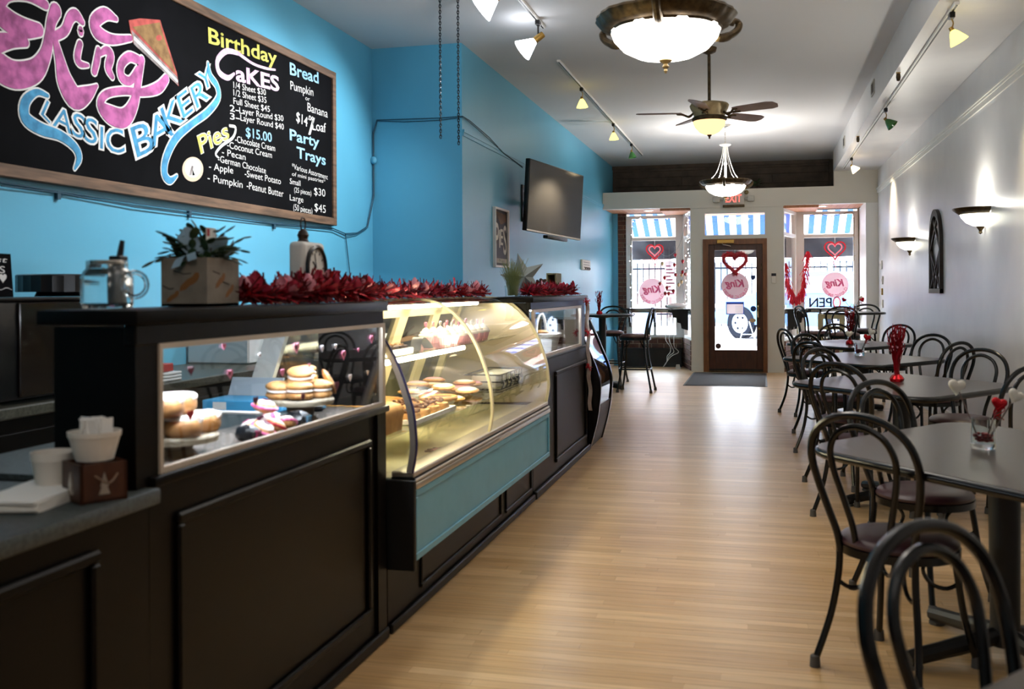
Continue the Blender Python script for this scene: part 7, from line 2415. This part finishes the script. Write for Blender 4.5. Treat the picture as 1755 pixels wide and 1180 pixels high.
obj('pot', G().lathe([(0, 0), (0.06, 0), (0.075, 0.09), (0.068, 0.09), (0, 0.08)], (-0.1, 16.95, ZH1 - 0.008), 18), 'choc', t)
rn = random.Random(14)
for i in range(40):
    a = rn.uniform(0, 6.28); el = rn.uniform(0.1, 1.2); L = rn.uniform(0.05, 0.08)
    o = bpy.data.objects.new('leaf', leafm)
    COL.objects.link(o)
    o.parent = t
    dirv = Vector((math.cos(a) * math.cos(el), math.sin(a) * math.cos(el), math.sin(el)))
    o.location = Vector((0, 0, 0.09)) + dirv * rn.uniform(0.02, 0.12)
    o.rotation_euler = dirv.to_track_quat('Y', 'Z').to_euler()
    o.scale = (L, L, L)

# ================================================================== OUTSIDE
struct('ground_sidewalk', G().add([(-30, YW + 0.08, -0.05), (30, YW + 0.08, -0.05), (30, 18.4, 0.08), (-30, 18.4, 0.08), (-30, 20.6, 0.20), (30, 20.6, 0.20)], [(0, 1, 2, 3), (3, 2, 5, 4)]).box(-1.3, 0.6, YD + 0.12, YW + 0.1, -0.1, -0.01), 'sidewalk', 'bright pavement outside')
struct('ground_street', G().box(-40, 40, 20.6, 60, 0.1, 0.20), 'asphalt', 'sunlit street outside')
struct('ceiling_alcove', G().box(-1.6, 0.9, YD + 0.12, YW + 0.3, 2.62, 2.70), 'bead_wood')
# awning
aw = thing('awning', 'blue and white striped awning outside the windows', 'awning', (0, 18.4, 2.2))
obj('canopy', G().add([(-4.2, YW + 0.22, 2.98), (3.6, YW + 0.22, 2.98), (3.6, 19.0, 2.33), (-4.2, 19.0, 2.33)], [(0, 1, 2, 3)]), 'awning_stripes', aw, None)
obj('valance', G().add([(-4.2, 19.0, 2.31), (3.6, 19.0, 2.31), (3.6, 19.02, 2.22), (-4.2, 19.02, 2.22)], [(0, 1, 2, 3)]), 'awning_stripes', aw, None)
obj('front_bar', G().tube([(-4.2, 19.0, 2.325), (3.6, 19.0, 2.325)], 0.014, 8), 'white_metal', aw)
# dark banner under the awning
g = G()
n = 90
vs_, fs = [], []
for i in range(n + 1):
    x = -3.4 + 6.6 * i / n
    for j in range(7):
        z = 2.25 - 0.37 * j / 6
        vs_.append((x, 17.95 + 0.02 * math.sin(x * 5 + j * 0.7) + 0.012 * math.sin(x * 13 - j), z - 0.012 * math.sin(x * 2.2)))
for i in range(n):
    for j in range(6):
        a = i * 7 + j
        fs.append((a, a + 7, a + 8, a + 1))
t = thing('cloth_banner', 'dark grey rippled cloth banner hung across outside', 'banner', (0, 17.95, 2.0))
obj('fabric', g.add(vs_, fs), 'cloth_dark', t, 80)
obj('rope', G().tube([(-3.4, 17.95, 2.26), (3.2, 17.95, 2.26)], 0.008, 6), 'white_metal', t)
for rx in (-3.3, -2.6, 2.3, 3.1):
    obj('hanging_cord', G().tube([(rx, 17.95, 2.25), (rx, 17.95, 2.87)], 0.006, 5), 'white_metal', t)
# parked car, set at an angle
car = thing('parked_car', 'pale blue-grey car parked outside the door', 'car', (1.12, 23.3, 0.20), rz=math.radians(-38))
body = [(-2.05, 0.32), (-2.1, 0.55), (-2.0, 0.78), (-1.75, 0.90), (-0.95, 1.02), (-0.35, 1.42), (0.1, 1.50), (1.0, 1.49), (1.55, 1.32), (1.85, 1.0), (2.12, 0.92), (2.18, 0.55), (2.1, 0.32)]
obj('body', G().prism(body, 'XZ', -0.86, 0.86), 'car_paint', car, None, local=True)
obj('side_window', G().prism([(-0.85, 1.03), (-0.32, 1.36), (0.25, 1.40), (0.25, 1.03)], 'XZ', -0.875, -0.86), 'car_glass', car, None, local=True)
obj('side_window', G().prism([(0.33, 1.03), (0.33, 1.40), (1.0, 1.39), (1.5, 1.06)], 'XZ', -0.875, -0.86), 'car_glass', car, None, local=True)
for wx in (-1.32, 1.32):
    for sy in (-1, 1):
        ry_ = Matrix.Rotation(PI / 2 * sy, 3, 'X')
        wl = obj('wheel', G().lathe([(0.23, -0.02), (0.33, 0.0), (0.355, 0.03), (0.355, 0.17), (0.33, 0.2), (0.23, 0.2)], (wx, sy * 0.70, 0.355), 32, mat=Matrix.Rotation(-PI / 2 * sy, 3, 'X')), 'tire', car, local=True)
        obj('hub', G().lathe([(0, 0.17), (0.06, 0.185), (0.2, 0.17), (0.235, 0.19), (0.235, 0.0), (0, 0.0)], (wx, sy * 0.70, 0.355), 28, mat=Matrix.Rotation(-PI / 2 * sy, 3, 'X')), 'hub', wl, local=True)
        gh = G()
        for k in range(6):
            a = k * PI / 3
            gh.ell((wx + 0.14 * math.cos(a), sy * 0.885, 0.355 + 0.14 * math.sin(a)), (0.03, 0.008, 0.03), 8, 5)
        obj('spoke_gap', gh, 'tire', wl, local=True)
        obj('wheel_arch', G().lathe([(0.36, 0.0), (0.385, 0.0), (0.385, 0.012), (0.36, 0.012)], (wx, sy * 0.86, 0.355), 28, 0, 2 * PI, mat=Matrix.Rotation(-PI / 2 * sy, 3, 'X')), 'tire', car, local=True)
obj('mirror', G().rbox(-0.75, -0.58, -1.02, -0.86, 1.0, 1.13, 0.03, 2), 'car_paint', car, local=True)
obj('headlamp', G().rbox(-2.08, -1.8, -0.875, -0.6, 0.68, 0.80, 0.03, 2), 'box_white', car, local=True)
# street furniture and buildings
t = thing('litter_bin', 'grey-blue litter bin on the pavement outside', 'bin', (-1.9, 20.2, 0.28))
c = onY(1105, 520, 20.2)
obj('barrel', G().lathe([(0, 0), (0.17, 0), (0.2, 0.75), (0, 0.75)], (c.x, 20.2, 0.18), 20), 'bin', t)
obj('lid', G().lathe([(0.21, 0.75), (0.22, 0.8), (0.1, 0.88), (0, 0.89)], (c.x, 20.2, 0.18), 20), 'bin', t)
t = thing('sandwich_board', 'thin metal frame sign standing on the pavement', 'sign', (0.0, 19.3, 0.2))
c = onY(1281, 560, 19.3)
for sx in (-1, 1):
    obj('leg', G().tube([(c.x + sx * 0.03, 19.3, 0.72), (c.x + sx * 0.22, 19.1 + 0.05 * sx, 0.12)], 0.010, 6), 'box_grey', t)
obj('crossbar', G().tube([(c.x - 0.12, 19.2, 0.48), (c.x + 0.12, 19.2, 0.48)], 0.008, 6), 'box_grey', t)
# iron fence across the street
fe = thing('iron_fence', 'black iron railings across the street', 'fence', (0, 31.0, 0.2))
obj('rail', G().box(-9, 9, 30.98, 31.02, 0.55, 0.60), 'iron', fe, None)
obj('rail', G().box(-9, 9, 30.98, 31.02, 1.95, 2.0), 'iron', fe, None)
pk = G().box(-0.014, 0.014, -0.014, 0.014, 0.0, 1.95).mesh('picket', None)
pk.materials.append(MATS['iron'])
for i in range(100):
    o = bpy.data.objects.new('picket', pk)
    COL.objects.link(o)
    o.parent = fe
    o.location = (-9 + i * 0.182, 0, 0)
def building(x0, x1, y, h, mat, label, cols):
    t = thing('street_building', label, 'building', ((x0 + x1) / 2, y, 0.3), group='buildings across the street')
    obj('wall', G().box(x0, x1, y, y + 6, 0.2, h), mat, t, None)
    obj('cornice', G().box(x0 - 0.1, x1 + 0.1, y - 0.2, y + 0.2, h, h + 0.3), 'house_white', t, None)
    n = int((x1 - x0) / cols)
    for i in range(n):
        a = x0 + (i + 0.25) * (x1 - x0) / n
        b = x0 + (i + 0.75) * (x1 - x0) / n
        w = obj('window', G().box(a, b, y - 0.05, y, 1.2, 2.6), 'house_white', t, None)
        obj('pane', G().box(a + 0.08, b - 0.08, y - 0.07, y - 0.05, 1.28, 2.52), 'house_window', w, None)
building(-12, -3.6, 36, 6.0, 'house_brick', 'dusty red brick building across the street', 1.9)
building(-3.0, 4.5, 40, 5.0, 'house_white', 'pale building behind the iron railings', 2.4)
building(5.2, 13, 36, 6.5, 'house_brick', 'brick building at the far side of the railings', 2.0)
t = thing('lamp_post', 'grey lamp post across the street', 'post', (1.9, 29.5, 0.3))
obj('pole', G().tube([(1.9, 29.5, 0.2), (1.9, 29.5, 5.5)], 0.06, 8), 'bin', t)
obj('arm', G().tube([(1.9, 29.5, 5.4), (1.2, 29.5, 5.6)], 0.04, 8), 'bin', t)
